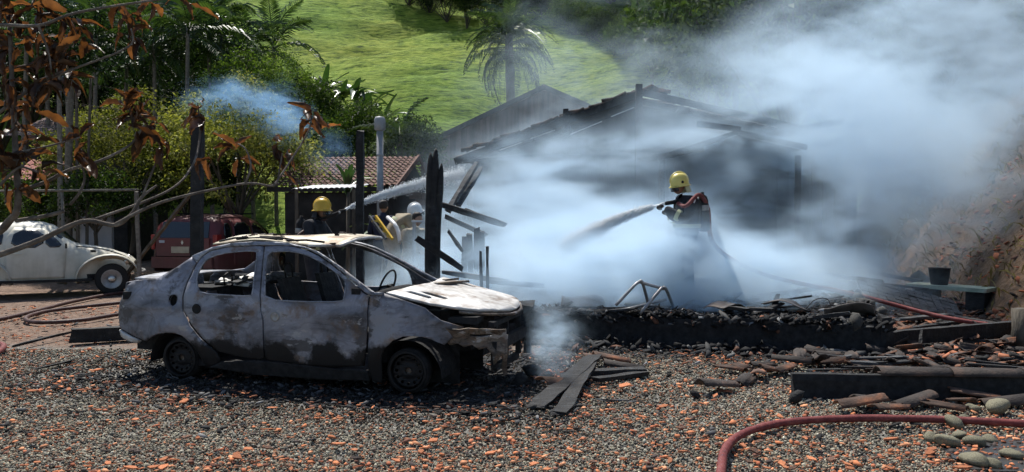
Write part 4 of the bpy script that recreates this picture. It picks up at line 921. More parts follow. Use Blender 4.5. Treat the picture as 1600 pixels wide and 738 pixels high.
MB().bar((x1+.12, -.25, e0-.02), (x1+.12, 2.7, rz_+.02), .05, .14).build('verge_board', M['roof_clay'], th); MB().bar((x1+.12, 5.65, e0-.02), (x1+.12, 2.7, rz_+.02), .05, .14).build('verge_board', M['roof_clay'], th)
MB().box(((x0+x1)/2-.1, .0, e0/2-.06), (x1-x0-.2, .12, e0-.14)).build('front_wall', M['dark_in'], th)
for j in range(13):
    for i in range(6):
        MB().box((x1+.62+i*.31+(j % 2)*.15, -.35, .1+j*.165), (.295, .14, .15), jit=.004).build('block', M['block'], th)
corr = empty('tin_awning', at(505, 296, 15.5), 0, 'pale corrugated metal awning edge above the left firefighter', 'awning')
corrug(corr, 'sheet', (-.62, 0, 0), (1.25, 0, .03), (0, 1.5, .12), 12, 1, M['galv'], amp=.02, lip=0)
for x_ in (-.55, .58): MB().bar((x_, .1, -1.98), (x_, .1, .0), .06, .06).build('post', M['bark'], corr)
# --- flue pipe with its cap
p = at(594, 300, 18.0); fl_ = empty('flue_pipe', (p.x, 18.0, 0), 0, 'tall grey metal flue pipe with wide cap before the tiled roof', 'chimney')
tp = at(594, 183, 18.0).z
MB().tube([(0, 0, 0), (0, 0, tp-.3)], .075, 14).build('pipe', M['flue'], fl_)
mb = MB(); mb.lathe([(.075, tp-.32), (.13, tp-.28), (.13, tp-.06), (.10, tp-.0), (0, tp+.02)], 16); mb.build('cap', M['flue'], fl_)
for z_ in (tp-.9, tp-1.7): MB().lathe([(.076, z_), (.083, z_+.01), (.083, z_+.05), (.076, z_+.06)], 14).build('joint_ring', M['steel'], fl_)

# --- faded roof far left, red tiled lean-to, white rendered wall
p = at(110, 198, 27.0); fh = empty('pink_roof_house', (p.x, 27.0, 0), 0, 'far house with faded pink hipped tile roof at left', 'house')
rt = at(110, 181, 29.0).z; et = at(110, 215, 27.0).z
corrug(fh, 'roof_slope', (-2.1, -.3, et), (4.1, 0, 0), (0, 2.6, rt-et), 20, 9, M['roof_pink'], amp=.04)
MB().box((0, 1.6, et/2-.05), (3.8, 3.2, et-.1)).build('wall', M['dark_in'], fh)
MB().add([(1.9, -.35, et+.05), (2.5, 1.5, et-.1), (1.9, 2.4, rt)], [(0, 1, 2)]).build('hip', M['roof_pink'], fh)
p = at(62, 285, 20.6); lr = empty('lean_to', (p.x, 20.6, 0), 0, 'red tiled lean-to roof beyond the white car at far left', 'shed')
et = at(62, 283, 20.6).z; rt = at(62, 252, 21.7).z
corrug(lr, 'roof_slope', (-.85, 0, et), (1.3, 0, 0), (-.05, 1.1, rt-et), 8, 4, M['roof_red'], amp=.05)
for x_ in (-.8, .4): MB().bar((x_, .05, 0), (x_, .05, et-.02), .09, .09).build('post', M['bark'], lr)
MB().box((-.2, 1.3, et/2), (1.3, .1, et)).build('back_wall', M['white_wall'], lr)
p = at(152, 330, 20.2); ww = empty('white_wall_panel', (p.x, 20.2, 0), 0, 'white rendered wall panel glimpsed behind the white car', 'wall')
MB().box((0, 0, 1.0), (.78, .1, 2.0), jit=.004).build('panel', M['white_wall'], ww); MB().box((0, -.07, 2.03), (.95, .2, .06)).build('coping', M['block'], ww); MB().box((.02, -.055, 1.45), (.02, .012, .9)).build('joint', M['block'], ww)
# long pole of a carport
a = at(35, 299, 18.2); b_ = at(216, 297, 18.2); cp = empty('carport_frame', (a.x, 18.2, 0), 0, 'long horizontal pole on posts above the white car', 'frame')
MB().tube([(-1.0, 0, a.z), (b_.x-a.x, 0, b_.z)], .028, 8).build('pole', M['bark_pale'], cp)
for x_ in (-.9, .9): MB().tube([(x_, .1, 0), (x_, .02, a.z)], .035, 8).build('post', M['bark_pale'], cp)
# brown soil slope pieces behind the grove are left to the hill itself
# ================================================================== THE TWO PARKED CARS
def car_paint(name, stops, rough=.45, dirt=(.12, .09, .06), dz=.55, spec=.45):
    m, nt, b, out = newmat(name); L = nt.links.new; v = coords(nt)
    n1 = N(nt, 'TexNoise', Scale=2.2, Detail=8, Roughness=.65); L(v, n1.inputs['Vector'])
    rp = ramp(nt, stops, n1.outputs['Fac'])
    mp = coords(nt, 'Object', (7, 7, .7)); n2 = N(nt, 'TexNoise', Scale=1.5, Detail=6); L(mp, n2.inputs['Vector'])
    sx = N(nt, 'SeparateXYZ'); L(v, sx.inputs[0])
    mr = N(nt, 'MapRange'); mr.inputs['From Min'].default_value = dz+.5; mr.inputs['From Max'].default_value = dz-.35; mr.inputs['To Max'].default_value = .9; L(sx.outputs['Z'], mr.inputs['Value'])
    mu = N(nt, 'Math', operation='MULTIPLY'); L(mr.outputs['Result'], mu.inputs[0]); L(n2.outputs['Fac'], mu.inputs[1])
    mx = N(nt, 'Mix', data_type='RGBA'); L(mu.outputs[0], mx.inputs[0]); L(rp.outputs[0], mx.inputs[6]); mx.inputs[7].default_value = col4(dirt)
    L(mx.outputs[2], b.inputs['Base Color']); b.inputs['Specular IOR Level'].default_value = spec
    rg = N(nt, 'MapRange'); rg.inputs['To Min'].default_value = rough-.1; rg.inputs['To Max'].default_value = rough+.25; L(n1.outputs['Fac'], rg.inputs['Value']); L(rg.outputs[0], b.inputs['Roughness'])
    return m
M['cream'] = car_paint('aged_white_paint', [(.3, (.46, .43, .33)), (.55, (.62, .59, .49)), (.8, (.70, .68, .60))])
M['maroon'] = car_paint('dusty_dark_red_paint', [(.3, (.09, .018, .02)), (.6, (.14, .03, .032)), (.8, (.19, .065, .06))], rough=.4, dirt=(.16, .11, .085))
m, nt, b, out = newmat('car_glass'); b.inputs['Base Color'].default_value = (.012, .015, .018, 1); b.inputs['Roughness'].default_value = .08; b.inputs['Specular IOR Level'].default_value = .8
nn = N(nt, 'TexNoise', Scale=3, Detail=4); mr = N(nt, 'MapRange'); mr.inputs['To Min'].default_value = .04; mr.inputs['To Max'].default_value = .3; nt.links.new(nn.outputs['Fac'], mr.inputs['Value']); nt.links.new(mr.outputs[0], b.inputs['Roughness'])
M['glass'] = m
M['rubber'] = mat_plain('tyre_rubber', (.02, .02, .02), .9)
M['chrome'] = mat_noise('dull_chrome', [(.3, (.35, .35, .34)), (.7, (.6, .6, .59))], scale=6, rough=.3, metal=.8, bump=.05)
M['plate'] = mat_plain('grey_number_plate', (.42, .36, .26), .6)
M['tail'] = mat_plain('red_lamp_plastic', (.3, .02, .02), .3)
def loft(name, stations, mat, parent, n=14):
    """stations: (x, half width, z bottom, z top, power) -> closed shell of superellipse sections"""
    V = []; F = []; W_ = 2*n+1
    for (x, w, zb, zt, pw) in stations:
        for k in range(W_):
            a = math.pi*k/(2*n)
            cx, sz = math.cos(a), math.sin(a)
            V.append((x, -w*math.copysign(abs(cx)**(2/pw), cx), zb+(zt-zb)*abs(sz)**(2/pw)))
    for i in range(len(stations)-1):
        for k in range(W_-1): a = i*W_+k; F.append((a, a+1, a+W_+1, a+W_))
    me = np_mesh(name, V, F, mat, smooth=True); return link(name, me, parent)
def sect_y(stations, x, z):
    xs = [s[0] for s in stations]; w, zb, zt, pw = (np.interp(x, xs, [s[k] for s in stations]) for k in (1, 2, 3, 4))
    t = min(1, max(0, (z-zb)/(zt-zb))); return w*max(0, (1-t**pw))**(1/pw)
def wheel(parent, x, y, z, r, w, sg, cap):
    t = empty('wheel', (x, y, z), 0); t.parent = parent; t.rotation_euler = (R(90), 0, 0)
    s_ = 1 if sg < 0 else -1
    MB().lathe([(r*.62, -w/2), (r*.9, -w/2), (r, -w/2+.03), (r, w/2-.03), (r*.9, w/2), (r*.62, w/2)], 28).build('tyre', M['rubber'], t)
    MB().lathe([(r*.62, s_*w*.48), (r*.58, s_*w*.50), (r*.5, s_*w*.36), (r*.36, s_*w*.42), (r*.3, s_*w*.3), (0, s_*w*.3)], 24).build('rim', cap, t)
    MB().lathe([(r*.24, s_*w*.3), (r*.22, s_*w*.46), (r*.1, s_*w*.5), (0, s_*w*.51)], 18).build('hub_cap', M['chrome'], t)

# --- rounded white saloon, seen from its right side, nose to the right
bt = empty('white_car', (-9.55, 16.21, 0), R(24), 'old rounded white car with curved fenders parked at the left edge', 'car')
ST = [(-2.05,.25,.42,.62,2.4),(-1.9,.5,.36,.86,2.4),(-1.6,.60,.33,1.12,2.4),(-1.2,.66,.32,1.34,2.6),(-.85,.68,.32,1.46,2.8),(-.45,.69,.32,1.51,2.9),(-.08,.69,.32,1.48,2.9),(.12,.69,.32,1.41,2.8),(.40,.67,.32,1.16,2.8),(.56,.64,.32,1.02,3.0),(.85,.58,.34,.975,2.8),(1.15,.50,.36,.91,2.6),(1.42,.42,.38,.80,2.4),(1.62,.30,.42,.66,2.3),(1.7,.15,.45,.55,2.2)]
loft('body', ST, M['cream'], bt)
def bp_(off): return lambda x, z: (x, -sect_y(ST, x, z)-off, z)
def bpf(off): return lambda x, z: (x, sect_y(ST, x, z)+off, z)
for fm, fl in ((bp_, False), (bpf, True)):
    dr = panel('door', [(-.64,.36),(.36,.36),(.40,.9),(.40,1.0),(.18,1.22),(-.02,1.35),(-.52,1.37),(-.62,1.2),(-.66,.9)], [], fm(.008), M['cream'], bt, step=.1, thick=.012, flip=fl)
    panel('window', chaikin([(-.57,.97),(.0,.97),(.0,1.31),(-.50,1.33)], 1), [], fm(.016), M['glass'], dr, step=.1, thick=.006, flip=fl)
    panel('vent_window', chaikin([(.03,.97),(.35,.97),(.18,1.18),(.03,1.29)], 1), [], fm(.016), M['glass'], dr, step=.1, thick=.006, flip=fl)
    panel('rear_window', chaikin([(-1.28,.98),(-.72,.97),(-.68,1.30),(-.84,1.33),(-1.14,1.22)], 1), [], fm(.008), M['glass'], bt, step=.1, thick=.008, flip=fl)
    MB().bar(Vector(fm(.03)(-.54, .86)), Vector(fm(.03)(-.36, .86)), .02, .022).build('handle', M['chrome'], dr)
    MB().bar(Vector(fm(.012)(-1.12, .93)), Vector(fm(.012)(.53, .93)), .012, .02).build('belt_trim', M['chrome'], bt)
# windscreen
WS = [(-.5,1.05),(.5,1.05),(.42,1.36),(-.42,1.36)]
panel('windscreen', chaikin(WS, 2), [], lambda y, z: (.52-(z-1.05)*1.0-.22*(y/.5)**2+.03, y, z), M['glass'], bt, step=.1, thick=.01)
# fenders: fat curved wings around each wheel
def wing(cx, sg, front=True):
    V = []; F = []; n_ = 16; m_ = 8
    for i in range(n_+1):
        a = R(-8)+i/n_*R(196)
        for k in range(m_+1):
            b2 = k/m_*math.pi*.62; rr = .33+.13*math.sin(b2+.25)+.02; yy = .46+.30*(1-math.cos(b2))*.78+.05
            ext = 1.22 if (math.cos(a) < 0 and front) or (math.cos(a) > 0 and not front) else 1.0
            yy2 = .40+(yy-.40)*(.75+.25*math.sin(max(0, min(math.pi, a))))
            V.append((cx+rr*1.12*math.cos(a)*ext, sg*yy2, .31+rr*math.sin(a)*1.06))
    for i in range(n_):
        for k in range(m_): q = i*(m_+1)+k; F.append((q, q+1, q+m_+2, q+m_+1))
    o = link('fender', np_mesh('fender', V, F, M['cream'], smooth=True), bt)
    o.modifiers.new('thickness', 'SOLIDIFY').thickness = .012
for sg in (-1, 1):
    wing(1.2, sg); wing(-1.2, sg, False)
    MB().box((0, sg*.69, .31), (1.7, .16, .05)).build('running_board', M['rubber'], bt)
    wheel(bt, 1.2, sg*.62, .31, .315, .16, sg, M['steel']); wheel(bt, -1.2, sg*.62, .31, .315, .16, sg, M['steel'])
    MB().lathe([(0, .03), (.07, .02), (.085, 0), (.075, -.06)], 14, Matrix.Translation((1.5, sg*.58, .68)) @ Matrix.Rotation(R(70), 4, 'Y')).build('headlamp', M['chrome'], bt)
MB().box((0, 0, .36), (3.0, 1.2, .12)).build('floor_pan', M['soot'], bt)
MB().tube(spline([(1.66, -.6, .42), (1.76, -.4, .42), (1.80, 0, .42), (1.76, .4, .42), (1.66, .6, .42)], 5), .035, 8).build('front_bumper', M['chrome'], bt)
MB().box((.40, -.74, 1.0), (.03, .09, .1), jit=.004).build('door_mirror', M['rubber'], bt)
MB().tube(spline([(.55, -.42, .98), (.95, -.40, .93), (1.3, -.32, .82), (1.52, -.2, .7)], 5), .012, 6).build('hood_seam', M['rubber'], bt)
lamp = MB(); lamp.box((.86, -.53, .88), (.1, .03, .05)); lamp.build('air_louvre', M['rubber'], bt)

# --- dark red people carrier seen from behind on the right
RC = empty('red_car', (0, 0, 0), 0, 'dusty dark red hatchback seen from behind under the bush', 'car')
th_ = R(80); rr_ = at(338, 400, 18.4); RC.rotation_euler = (0, 0, th_)
uu = Vector((math.cos(th_), math.sin(th_))); nn_ = Vector((-uu.y, uu.x)); ctr = Vector((rr_.x, 18.4))+uu*2.05+nn_*.84
RC.location = (ctr.x, ctr.y, 0)
S2 = [(-2.06,.72,.42,.98,5),(-2.0,.80,.34,1.12,5),(-1.9,.84,.28,1.50,5.5),(-1.6,.85,.26,1.60,5.5),(-1.0,.86,.25,1.64,5),(-.2,.86,.25,1.63,4.6),(.3,.86,.25,1.52,4.4),(.9,.85,.25,1.08,4.6),(1.4,.82,.26,.96,4.6),(1.85,.72,.3,.78,4),(2.05,.5,.35,.6,4)]
loft('body', S2, M['maroon'], RC)
def rf_(off): return lambda x, z: (x, -sect_y(S2, x, z)-off, z)
def lf_(off): return lambda x, z: (x, sect_y(S2, x, z)+off, z)
for fm, fl in ((rf_, False), (lf_, True)):
    panel('quarter_window', chaikin([(-1.72,1.04),(-1.36,1.04),(-1.34,1.42),(-1.62,1.43)], 1), [], fm(.006), M['glass'], RC, step=.1, thick=.008, flip=fl)
    rd_ = panel('rear_door', [(-1.3,.4),(-.42,.36),(-.38,1.5),(-1.26,1.5),(-1.3,1.0)], [], fm(.006), M['maroon'], RC, step=.1, thick=.01, flip=fl)
    panel('window', chaikin([(-1.24,1.03),(-.46,1.02),(-.44,1.43),(-1.2,1.44)], 1), [], fm(.014), M['glass'], rd_, step=.1, thick=.006, flip=fl)
    fd_ = panel('front_door', [(-.38,.36),(.62,.36),(.66,1.0),(.18,1.42),(-.34,1.5)], [], fm(.006), M['maroon'], RC, step=.1, thick=.01, flip=fl)
    panel('window', chaikin([(-.34,1.02),(.55,1.0),(.16,1.36),(-.32,1.43)], 1), [], fm(.014), M['glass'], fd_, step=.1, thick=.006, flip=fl)
    for dd, x_ in ((rd_, -1.15), (fd_, -.22)): MB().bar(Vector(fm(.02)(x_, .92)), Vector(fm(.02)(x_+.16, .92)), .03, .03).build('handle', M['rubber'], dd)
    sgn = -1 if fm is rf_ else 1
    MB().box((-1.93, sgn*.80, .98), (.22, .1, .34), jit=.01).build('tail_lamp', M['tail'], RC)
    for x_ in (-1.3, 1.28): wheel(RC, x_, sgn*.74, .3, .305, .19, sgn, M['steel'])
    MB().bar((-1.5, sgn*.62, 1.645), (.1, sgn*.62, 1.65), .03, .03).build('roof_rail', M['rubber'], RC)
back = lambda off: (lambda y, z: (-2.055+.06*max(0, z-.98)/.14*.9 if z < 1.12 else -1.995+.10*(z-1.12)/.4-off*0, y, z))
MB().add([(-2.03, -.62, 1.08), (-2.03, .62, 1.08), (-1.91, .60, 1.46), (-1.91, -.60, 1.46), (-2.0, -.62, 1.08), (-2.0, .62, 1.08), (-1.88, .6, 1.46), (-1.88, -.6, 1.46)], [(0,3,2,1),(4,5,6,7),(0,1,5,4),(2,3,7,6),(1,2,6,5),(0,4,7,3)]).build('rear_window', M['glass'], RC)
tg = MB(); tg.box((-2.06, 0, .86), (.06, 1.36, .42), jit=.002); tg.build('tailgate', M['maroon'], RC)
MB().box((-2.10, .05, .80), (.02, .46, .15)).build('number_plate', M['plate'], RC)
emb = MB(); emb.add([(-2.10, 0, 1.03), (-2.10, .035, .97), (-2.10, 0, .91), (-2.10, -.035, .97)], [(0, 1, 2, 3)]); emb.build('emblem', M['chrome'], RC)
MB().box((-2.08, .53, .99), (.03, .14, .06)).build('sticker', M['white_wall'], RC)
MB().box((-2.07, 0, .50), (.14, 1.55, .26), jit=.006).build('rear_bumper', M['maroon'], RC)
MB().box((0, 0, .3), (3.4, 1.4, .1)).build('floor_pan', M['soot'], RC)
wsn = MB(); wsn.add([(.98, -.66, 1.08), (.98, .66, 1.08), (.36, .58, 1.47), (.36, -.58, 1.47)], [(0, 1, 2, 3)]); wsn.build('windscreen', M['glass'], RC)
# ================================================================== FOUNDATION, DEBRIS, HOSES
HU = Vector((.956, -.292, 0)); HV = Vector((.292, .956, 0)); HO_ = Vector((.15, 10.35, 0)); HRZ = math.atan2(HU.y, HU.x)
def hp(a, b, z=0): return HO_+HU*a+HV*b+Vector((0, 0, z))
fd = empty('house_foundation', tuple(HO_), HRZ, 'blackened foundation slab of the burnt house heaped with char', 'foundation')
mb = MB(); nx = 60; V = []; LW = 4.32; L0 = -3.3; DP = 7.0; SH = .36
MB().box(((LW+L0)/2, DP/2+.1, SH/2-.03), (LW-L0-.1, DP, SH-.02)).build('slab', M['soot'], fd)
def rough_wall(parent, name, x0, x1, y, thick, h, mat, hvar, seed, step=.09):
    """one continuous burnt wall or beam with a ragged crown and rough face"""
    xs_ = np.arange(x0, x1+step/2, step); n_ = len(xs_); top = h+(fbm(xs_*1.0, xs_*0, 2.2, 4, seed)-.5)*2*hvar; V = []; F = []
    for i, x in enumerate(xs_):
        o = float(fbm(np.array([x]), np.array([.0]), 3.0, 3, seed+3)[0]-.5)*.05
        for (yy, zz) in ((y-thick/2+o-.012, -.02), (y-thick/2+o+random.uniform(-.008, .008), top[i]*.35), (y-thick/2+o+random.uniform(-.008, .008), top[i]*.72), (y-thick/2+o+.012, top[i]), (y+thick/2, top[i]*random.uniform(.94, 1.0)), (y+thick/2, -.02)):
            V.append((x+random.uniform(-.012, .012), yy, zz))
    for i in range(n_-1):
        for j in range(6): q = i*6+j; q2 = i*6+(j+1) % 6; F.append((q, q2, q2+6, q+6))
    F += [(5, 4, 3, 2, 1, 0), tuple((n_-1)*6+j for j in range(6))]
    me = bpy.data.meshes.new(name); me.from_pydata(V, [], F); me.materials.append(mat); me.update(); return link(name, me, parent)
rough_wall(fd, 'front_wall', L0, LW, .02, .2, SH-.01, M['soot'], .07, 5)
M['rubble_stone'] = mat_noise('sooty_rubble_stone', [(.3, (.03, .03, .03)), (.55, (.08, .077, .07)), (.8, (.16, .15, .13))], scale=6, rough=.9, bump=.5, bscale=25, rnd=.4)
SB = []
for k in range(6):
    V_, F_, _ = pieces(np.zeros((1, 3)), np.array([[.14, .10, .075]]), ICO_V, ICO_F, jit=.28); SB.append(np_mesh('stone', V_, F_, M['rubble_stone']))
for k in range(90):
    b = random.uniform(-.05, 5.2); o = link('stone', random.choice(SB), fd, (LW+random.uniform(-.28, .16), b, random.choice((.08, .2, .32, .40))+random.uniform(-.03, .03)), (random.uniform(0, 6), random.uniform(0, 6), random.uniform(0, 6))); o.scale = (random.uniform(.5, 1.05),)*3
# heap of char on the slab (nobody could count it)
n = 24000; a = rng.uniform(L0, LW+.05, n); b = rng.uniform(-.05, 1, n)**1.6*6.2; hpile = SH-.02+(fbm(a, b, .9, 3, 41)-.45).clip(0)*.34+np.exp(-b/.25)*.03
r = .008+.03*rng.uniform(0, 1, n)**2.2; z = hpile+r*.3-rng.uniform(0, .06, n)
P = np.array(HO_)[None]+a[:, None]*np.array(HU)[None]+b[:, None]*np.array(HV)[None]; P[:, 2] = z
col = palette(n, [(.010, .010, .011), (.025, .025, .026), (.06, .06, .062), (.17, .17, .17), (.34, .34, .33), (.28, .12, .07)], [8, 6, 3.5, 1.3, .5, .5])
V_, F_, k = shards(P, np.stack([r*rng.uniform(1.2, 4.0, n), r*.9, r*.22], -1), tilt=.6)
tag(link('char_heap', np_mesh('char_heap', V_, F_, M['crumb'], np.repeat(col, k, 0))), 'smouldering black char heaped over the house foundation', 'charcoal', kind='stuff')
n = 900; a = rng.uniform(-.1, LW+.1, n); kf = rng.uniform(0, 1, n) < .72; b = np.where(kf, rng.uniform(-.12, .35, n), rng.uniform(-.75, -.1, n)**1)
r = rng.uniform(.015, .05, n); z = np.where(kf, SH+rng.uniform(-.10, .03, n), .02+r*.3+np.exp((b+.1)*4)*.05)
P = np.array(HO_)[None]+a[:, None]*np.array(HU)[None]+b[:, None]*np.array(HV)[None]; P[:, 2] = z
col = palette(n, [(.010, .010, .011), (.022, .022, .023), (.05, .05, .05), (.12, .12, .115), (.12, .06, .04)], [6, 5, 3, 1, 1])
V_, F_, k = shards(P, np.stack([r*rng.uniform(1.2, 3.5, n), r*.9, r*.3], -1), tilt=.8)
tag(link('char_chunks', np_mesh('char_chunks', V_, F_, M['crumb'], np.repeat(col, k, 0))), 'rough black char chunks spilling over the foundation edge', 'charcoal', kind='stuff')
gx = np.linspace(L0, LW, 70); gy = np.linspace(0, 6.3, 60)
def heap_z(A, B): return SH-.03+(fbm(A, B, .9, 3, 41)-.45).clip(0)*.32+np.exp(-B/.25)*.02+(fbm(A, B, 6, 3, 8)-.5)*.06
hm = link('ash_bed', grid_mesh('ash_bed', gx, gy, heap_z, M['ash'])); hm.location = tuple(HO_); hm.rotation_euler = (0, 0, HRZ); tag(hm, 'grey black bed of ash on the house foundation', 'ash', kind='stuff')

M['char_grey'] = mat_noise('grey_char', [(.3, (.012, .012, .013)), (.55, (.03, .03, .031)), (.78, (.075, .075, .074))], scale=5, rough=.8, bump=.8, bscale=26, stretch=(1, 4, 4))
# --- charred planks and beams, each on its own
def plank(name, a, b, w, h, mat, label, group=None, cat='plank', jit=.008, crack=True):
    a = Vector(a); b = Vector(b); L_ = (b-a).length; mid = (a+b)/2
    seg = max(3, int(L_/.18)); V = []; F = []
    t = (b-a).normalized(); up = Vector((0, 0, 1)) if abs(t.z) < .9 else Vector((0, 1, 0)); y = up.cross(t).normalized(); zz = t.cross(y)
    for k in range(seg+1):
        c = (a-mid)+(b-a)*(k/seg); fx = 1-.25*(k in (0, seg))*random.random()
        for (sy, sz) in ((-1, -1), (1, -1), (1, 1), (-1, 1)):
            V.append(c+y*(sy*w/2*fx+random.uniform(-jit, jit))+zz*(sz*h/2*fx+random.uniform(-jit, jit)*.6)+t*(random.uniform(-.03, .03) if k in (0, seg) else 0))
    for k in range(seg):
        for j in range(4): q = k*4+j; q2 = k*4+(j+1) % 4; F.append((q, q2, q2+4, q+4))
    F += [(3, 2, 1, 0), (seg*4, seg*4+1, seg*4+2, seg*4+3)]
    me = bpy.data.meshes.new(name); me.from_pydata([tuple(v) for v in V], [], F); me.materials.append(mat); me.update()
    return tag(link(name, me, None, tuple(mid)), label, cat, group)
CP = 'charred planks in the rubble'
# pair of planks in front of the car nose
plank('charred_plank', gnd(838, 640)+Vector((0, 0, .03)), gnd(930, 572)+Vector((0, 0, .12)), .17, .022, M['char_grey'], 'split grey charred plank on the gravel before the car nose')
plank('charred_plank', gnd(878, 645)+Vector((0, 0, .03)), gnd(925, 580)+Vector((0, 0, .10)), .12, .02, M['char'], 'short black plank beside the split plank before car nose')
plank('charred_plank', gnd(872, 650)+Vector((0, 0, .02)), gnd(893, 632)+Vector((0, 0, .05)), .14, .018, M['char_grey'], 'small curled char scrap at the foot of the split plank')
plank('charred_plank', gnd(905, 590)+Vector((0, 0, .05)), gnd(1010, 586)+Vector((0, 0, .05)), .13, .05, M['char'], 'black beam stub lying across the tile rubble in front')
plank('charred_plank', gnd(930, 600)+Vector((0, 0, .04)), gnd(1012, 588)+Vector((0, 0, .03)), .09, .04, M['char'], 'thin black lath before the beam stub on gravel')
# big charred beams to the right
a = gnd(1240, 618); b = gnd(1700, 626)
bw = empty('charred_low_wall', tuple(a), math.atan2(b.y-a.y, b.x-a.x), 'long charred sill beam capped with dark tiles at right', 'beam')
LB = (b-a).length
rough_wall(bw, 'beam', 0, LB, .06, .12, .19, M['soot'], .012, 15, .12)
for k in range(5):
    x0 = .75+k*.62; tb = MB(); vs = []; fs = []
    for i in range(9):
        w = math.pi*i/8
        for xx, rr in ((x0, .105), (x0+.66, .085)): vs.append((xx, .07-math.cos(w)*rr, .195+math.sin(w)*rr*.55))
    tb.add(vs, [(2*i, 2*i+2, 2*i+3, 2*i+1) for i in range(8)], True); o = tb.build('cap_tile', M['tile_dark'], bw); o.modifiers.new('thickness', 'SOLIDIFY').thickness = .012
b0 = gnd(1388, 553); b1 = gnd(1640, 535)
plank('charred_beam', b0+Vector((0, 0, .18)), b1+Vector((0, 0, .22)), .09, .17, M['char'], 'long black beam running right from the foundation corner', cat='beam', jit=.006)
plank('charred_beam', gnd(1385, 556)+Vector((0, .05, .0)), gnd(1385, 556)+Vector((0, .05, .46)), .14, .14, M['char'], 'black upright stub at the foundation corner', cat='beam')
plank('charred_beam', at(1487, 531, 9.6), at(1567, 520, 10.2), .16, .05, M['ashwood'], 'flat ashy board lying just above the long black beam', cat='beam')
plank('charred_beam', at(1395, 530, 9.5), at(1432, 545, 9.1), .12, .12, M['tile_dark'], 'short brown round stub against the long black beam', cat='beam')
plank('charred_beam', at(1437, 540, 9.0), at(1440, 518, 9.1), .035, .03, M['char'], 'thin black peg sticking up behind the long black beam', cat='beam')
# charred panel with alligator cracks
pc = at(1420, 466, 12.4); pn = empty('charred_door', (pc.x, pc.y, pc.z), R(-14), 'tilted charred door panel with cracked scales beside the hose', 'door panel'); pn.rotation_euler = (R(16), R(14), R(-14))
MB().box((0, 0, -.015), (1.5, .8, .02), jit=.01).build('backing', M['char'], pn)
for i in range(12):
    for j in range(5):
        MB().box((-.69+i*.125+random.uniform(-.008, .008), -.32+j*.16+random.uniform(-.01, .01), .006+random.uniform(-.004, .006)), (.112, .145, .02), jit=.008).build('char_scale', M['ashwood'], pn)
# green slab bench on blocks with a bucket
gb = at(1500, 448, 13.0); gt = empty('stone_bench', (gb.x, gb.y, 0), R(-48), 'pale green slab bench on dark blocks by the bank', 'bench')
M['green_slab'] = mat_noise('pale_green_slab', [(.3, (.2, .26, .2)), (.5, (.33, .4, .33)), (.65, (.3, .22, .15)), (.8, (.45, .5, .44))], scale=3.5, rough=.7, bump=.2)
MB().box((-.15, 0, gb.z-.02), (1.25, .52, .06), jit=.006).build('slab', M['green_slab'], gt)
MB().box((.28, 0, gb.z/2-.03), (.28, .40, gb.z-.05), jit=.01).build('block', M['soot'], gt); MB().box((-.5, 0, gb.z/2-.03), (.28, .40, gb.z-.05), jit=.01).build('block', M['rubble_stone'], gt)
pb = at(1478, 434, 13.5)
bk = MB(); bk.lathe([(0, 0), (.13, 0), (.17, .27), (.18, .28), (.155, .27), (.12, .04), (0, .04)], 18); bo = bk.build('bucket', M['soot'], None, loc=(gt.matrix_basis @ Vector((-.28, .02, 0)).to_3d()) if False else None)
bo.location = (gb.x+math.cos(R(-48))*-.32, gb.y+math.sin(R(-48))*-.32, gb.z+.012); tag(bo, 'black bucket standing on the pale green slab bench', 'bucket')
st = at(1594, 508, 9.4); sp_ = MB(); sp_.tube([(0, 0, 0), (.01, 0, .25), (0, .01, .50)], [.17, .15, .145], 10); so = sp_.build('stump', M['bark'], None, loc=(st.x+.06, 9.4, 0)); tag(so, 'mossy brown cut stump at the right edge', 'stump')
rk = tag(link('boulder', SB[2], None, (at(1440, 420, 15.4).x, 15.4, .25), (0.3, .2, 1), 2.6), 'dark smoky boulder at the foot of the bank', 'boulder')

# planks scattered in the smoking ruin
rp_ = [((1150, 470, 11.5), (1290, 448, 12.5)), ((1160, 478, 11.3), (1240, 490, 10.8)), ((1345, 440, 13.5), (1450, 452, 13)), ((1360, 425, 15), (1440, 440, 14)), ((1260, 425, 14), (1380, 440, 13)), ((1330, 500, 10.6), (1372, 525, 10)), ((900, 470, 11.4), (1010, 462, 11.8)), ((860, 488, 10.9), (960, 486, 10.7)), ((1040, 500, 10.3), (1120, 490, 10.6)),
       ((1400, 500, 10.8), (1480, 492, 11.2)), ((1420, 515, 10.3), (1500, 505, 10.6)), ((1500, 498, 11), (1560, 508, 10.5)), ((880, 392, 13.5), (930, 360, 13.6)), ((760, 440, 11.4), (850, 447, 11.2)), ((690, 425, 11.8), (790, 440, 11.4))]
for i, (a, b) in enumerate(rp_):
    plank('charred_plank', at(*a), at(*b), random.uniform(.07, .14), random.uniform(.03, .07), M['char'] if i % 3 else M['ashwood'], 'charred plank lying in the smoking debris, ' + ['left of the bent frame', 'right of the bent frame', 'near the cracked panel', 'beyond the cracked panel', 'beneath the red hose', 'on the foundation edge', 'left behind the frame', 'by the slab front', 'before the bent frame', 'left of the flat board', 'below the cracked panel', 'beside the stump', 'under the water jet', 'behind the car bonnet', 'beyond the windscreen gap'][i], CP, jit=.006)
M['sheet'] = mat_noise('scorched_sheet_iron', [(.3, (.05, .045, .042)), (.55, (.14, .125, .115)), (.75, (.26, .24, .23))], scale=4, rough=.55, metal=.3, bump=.3)
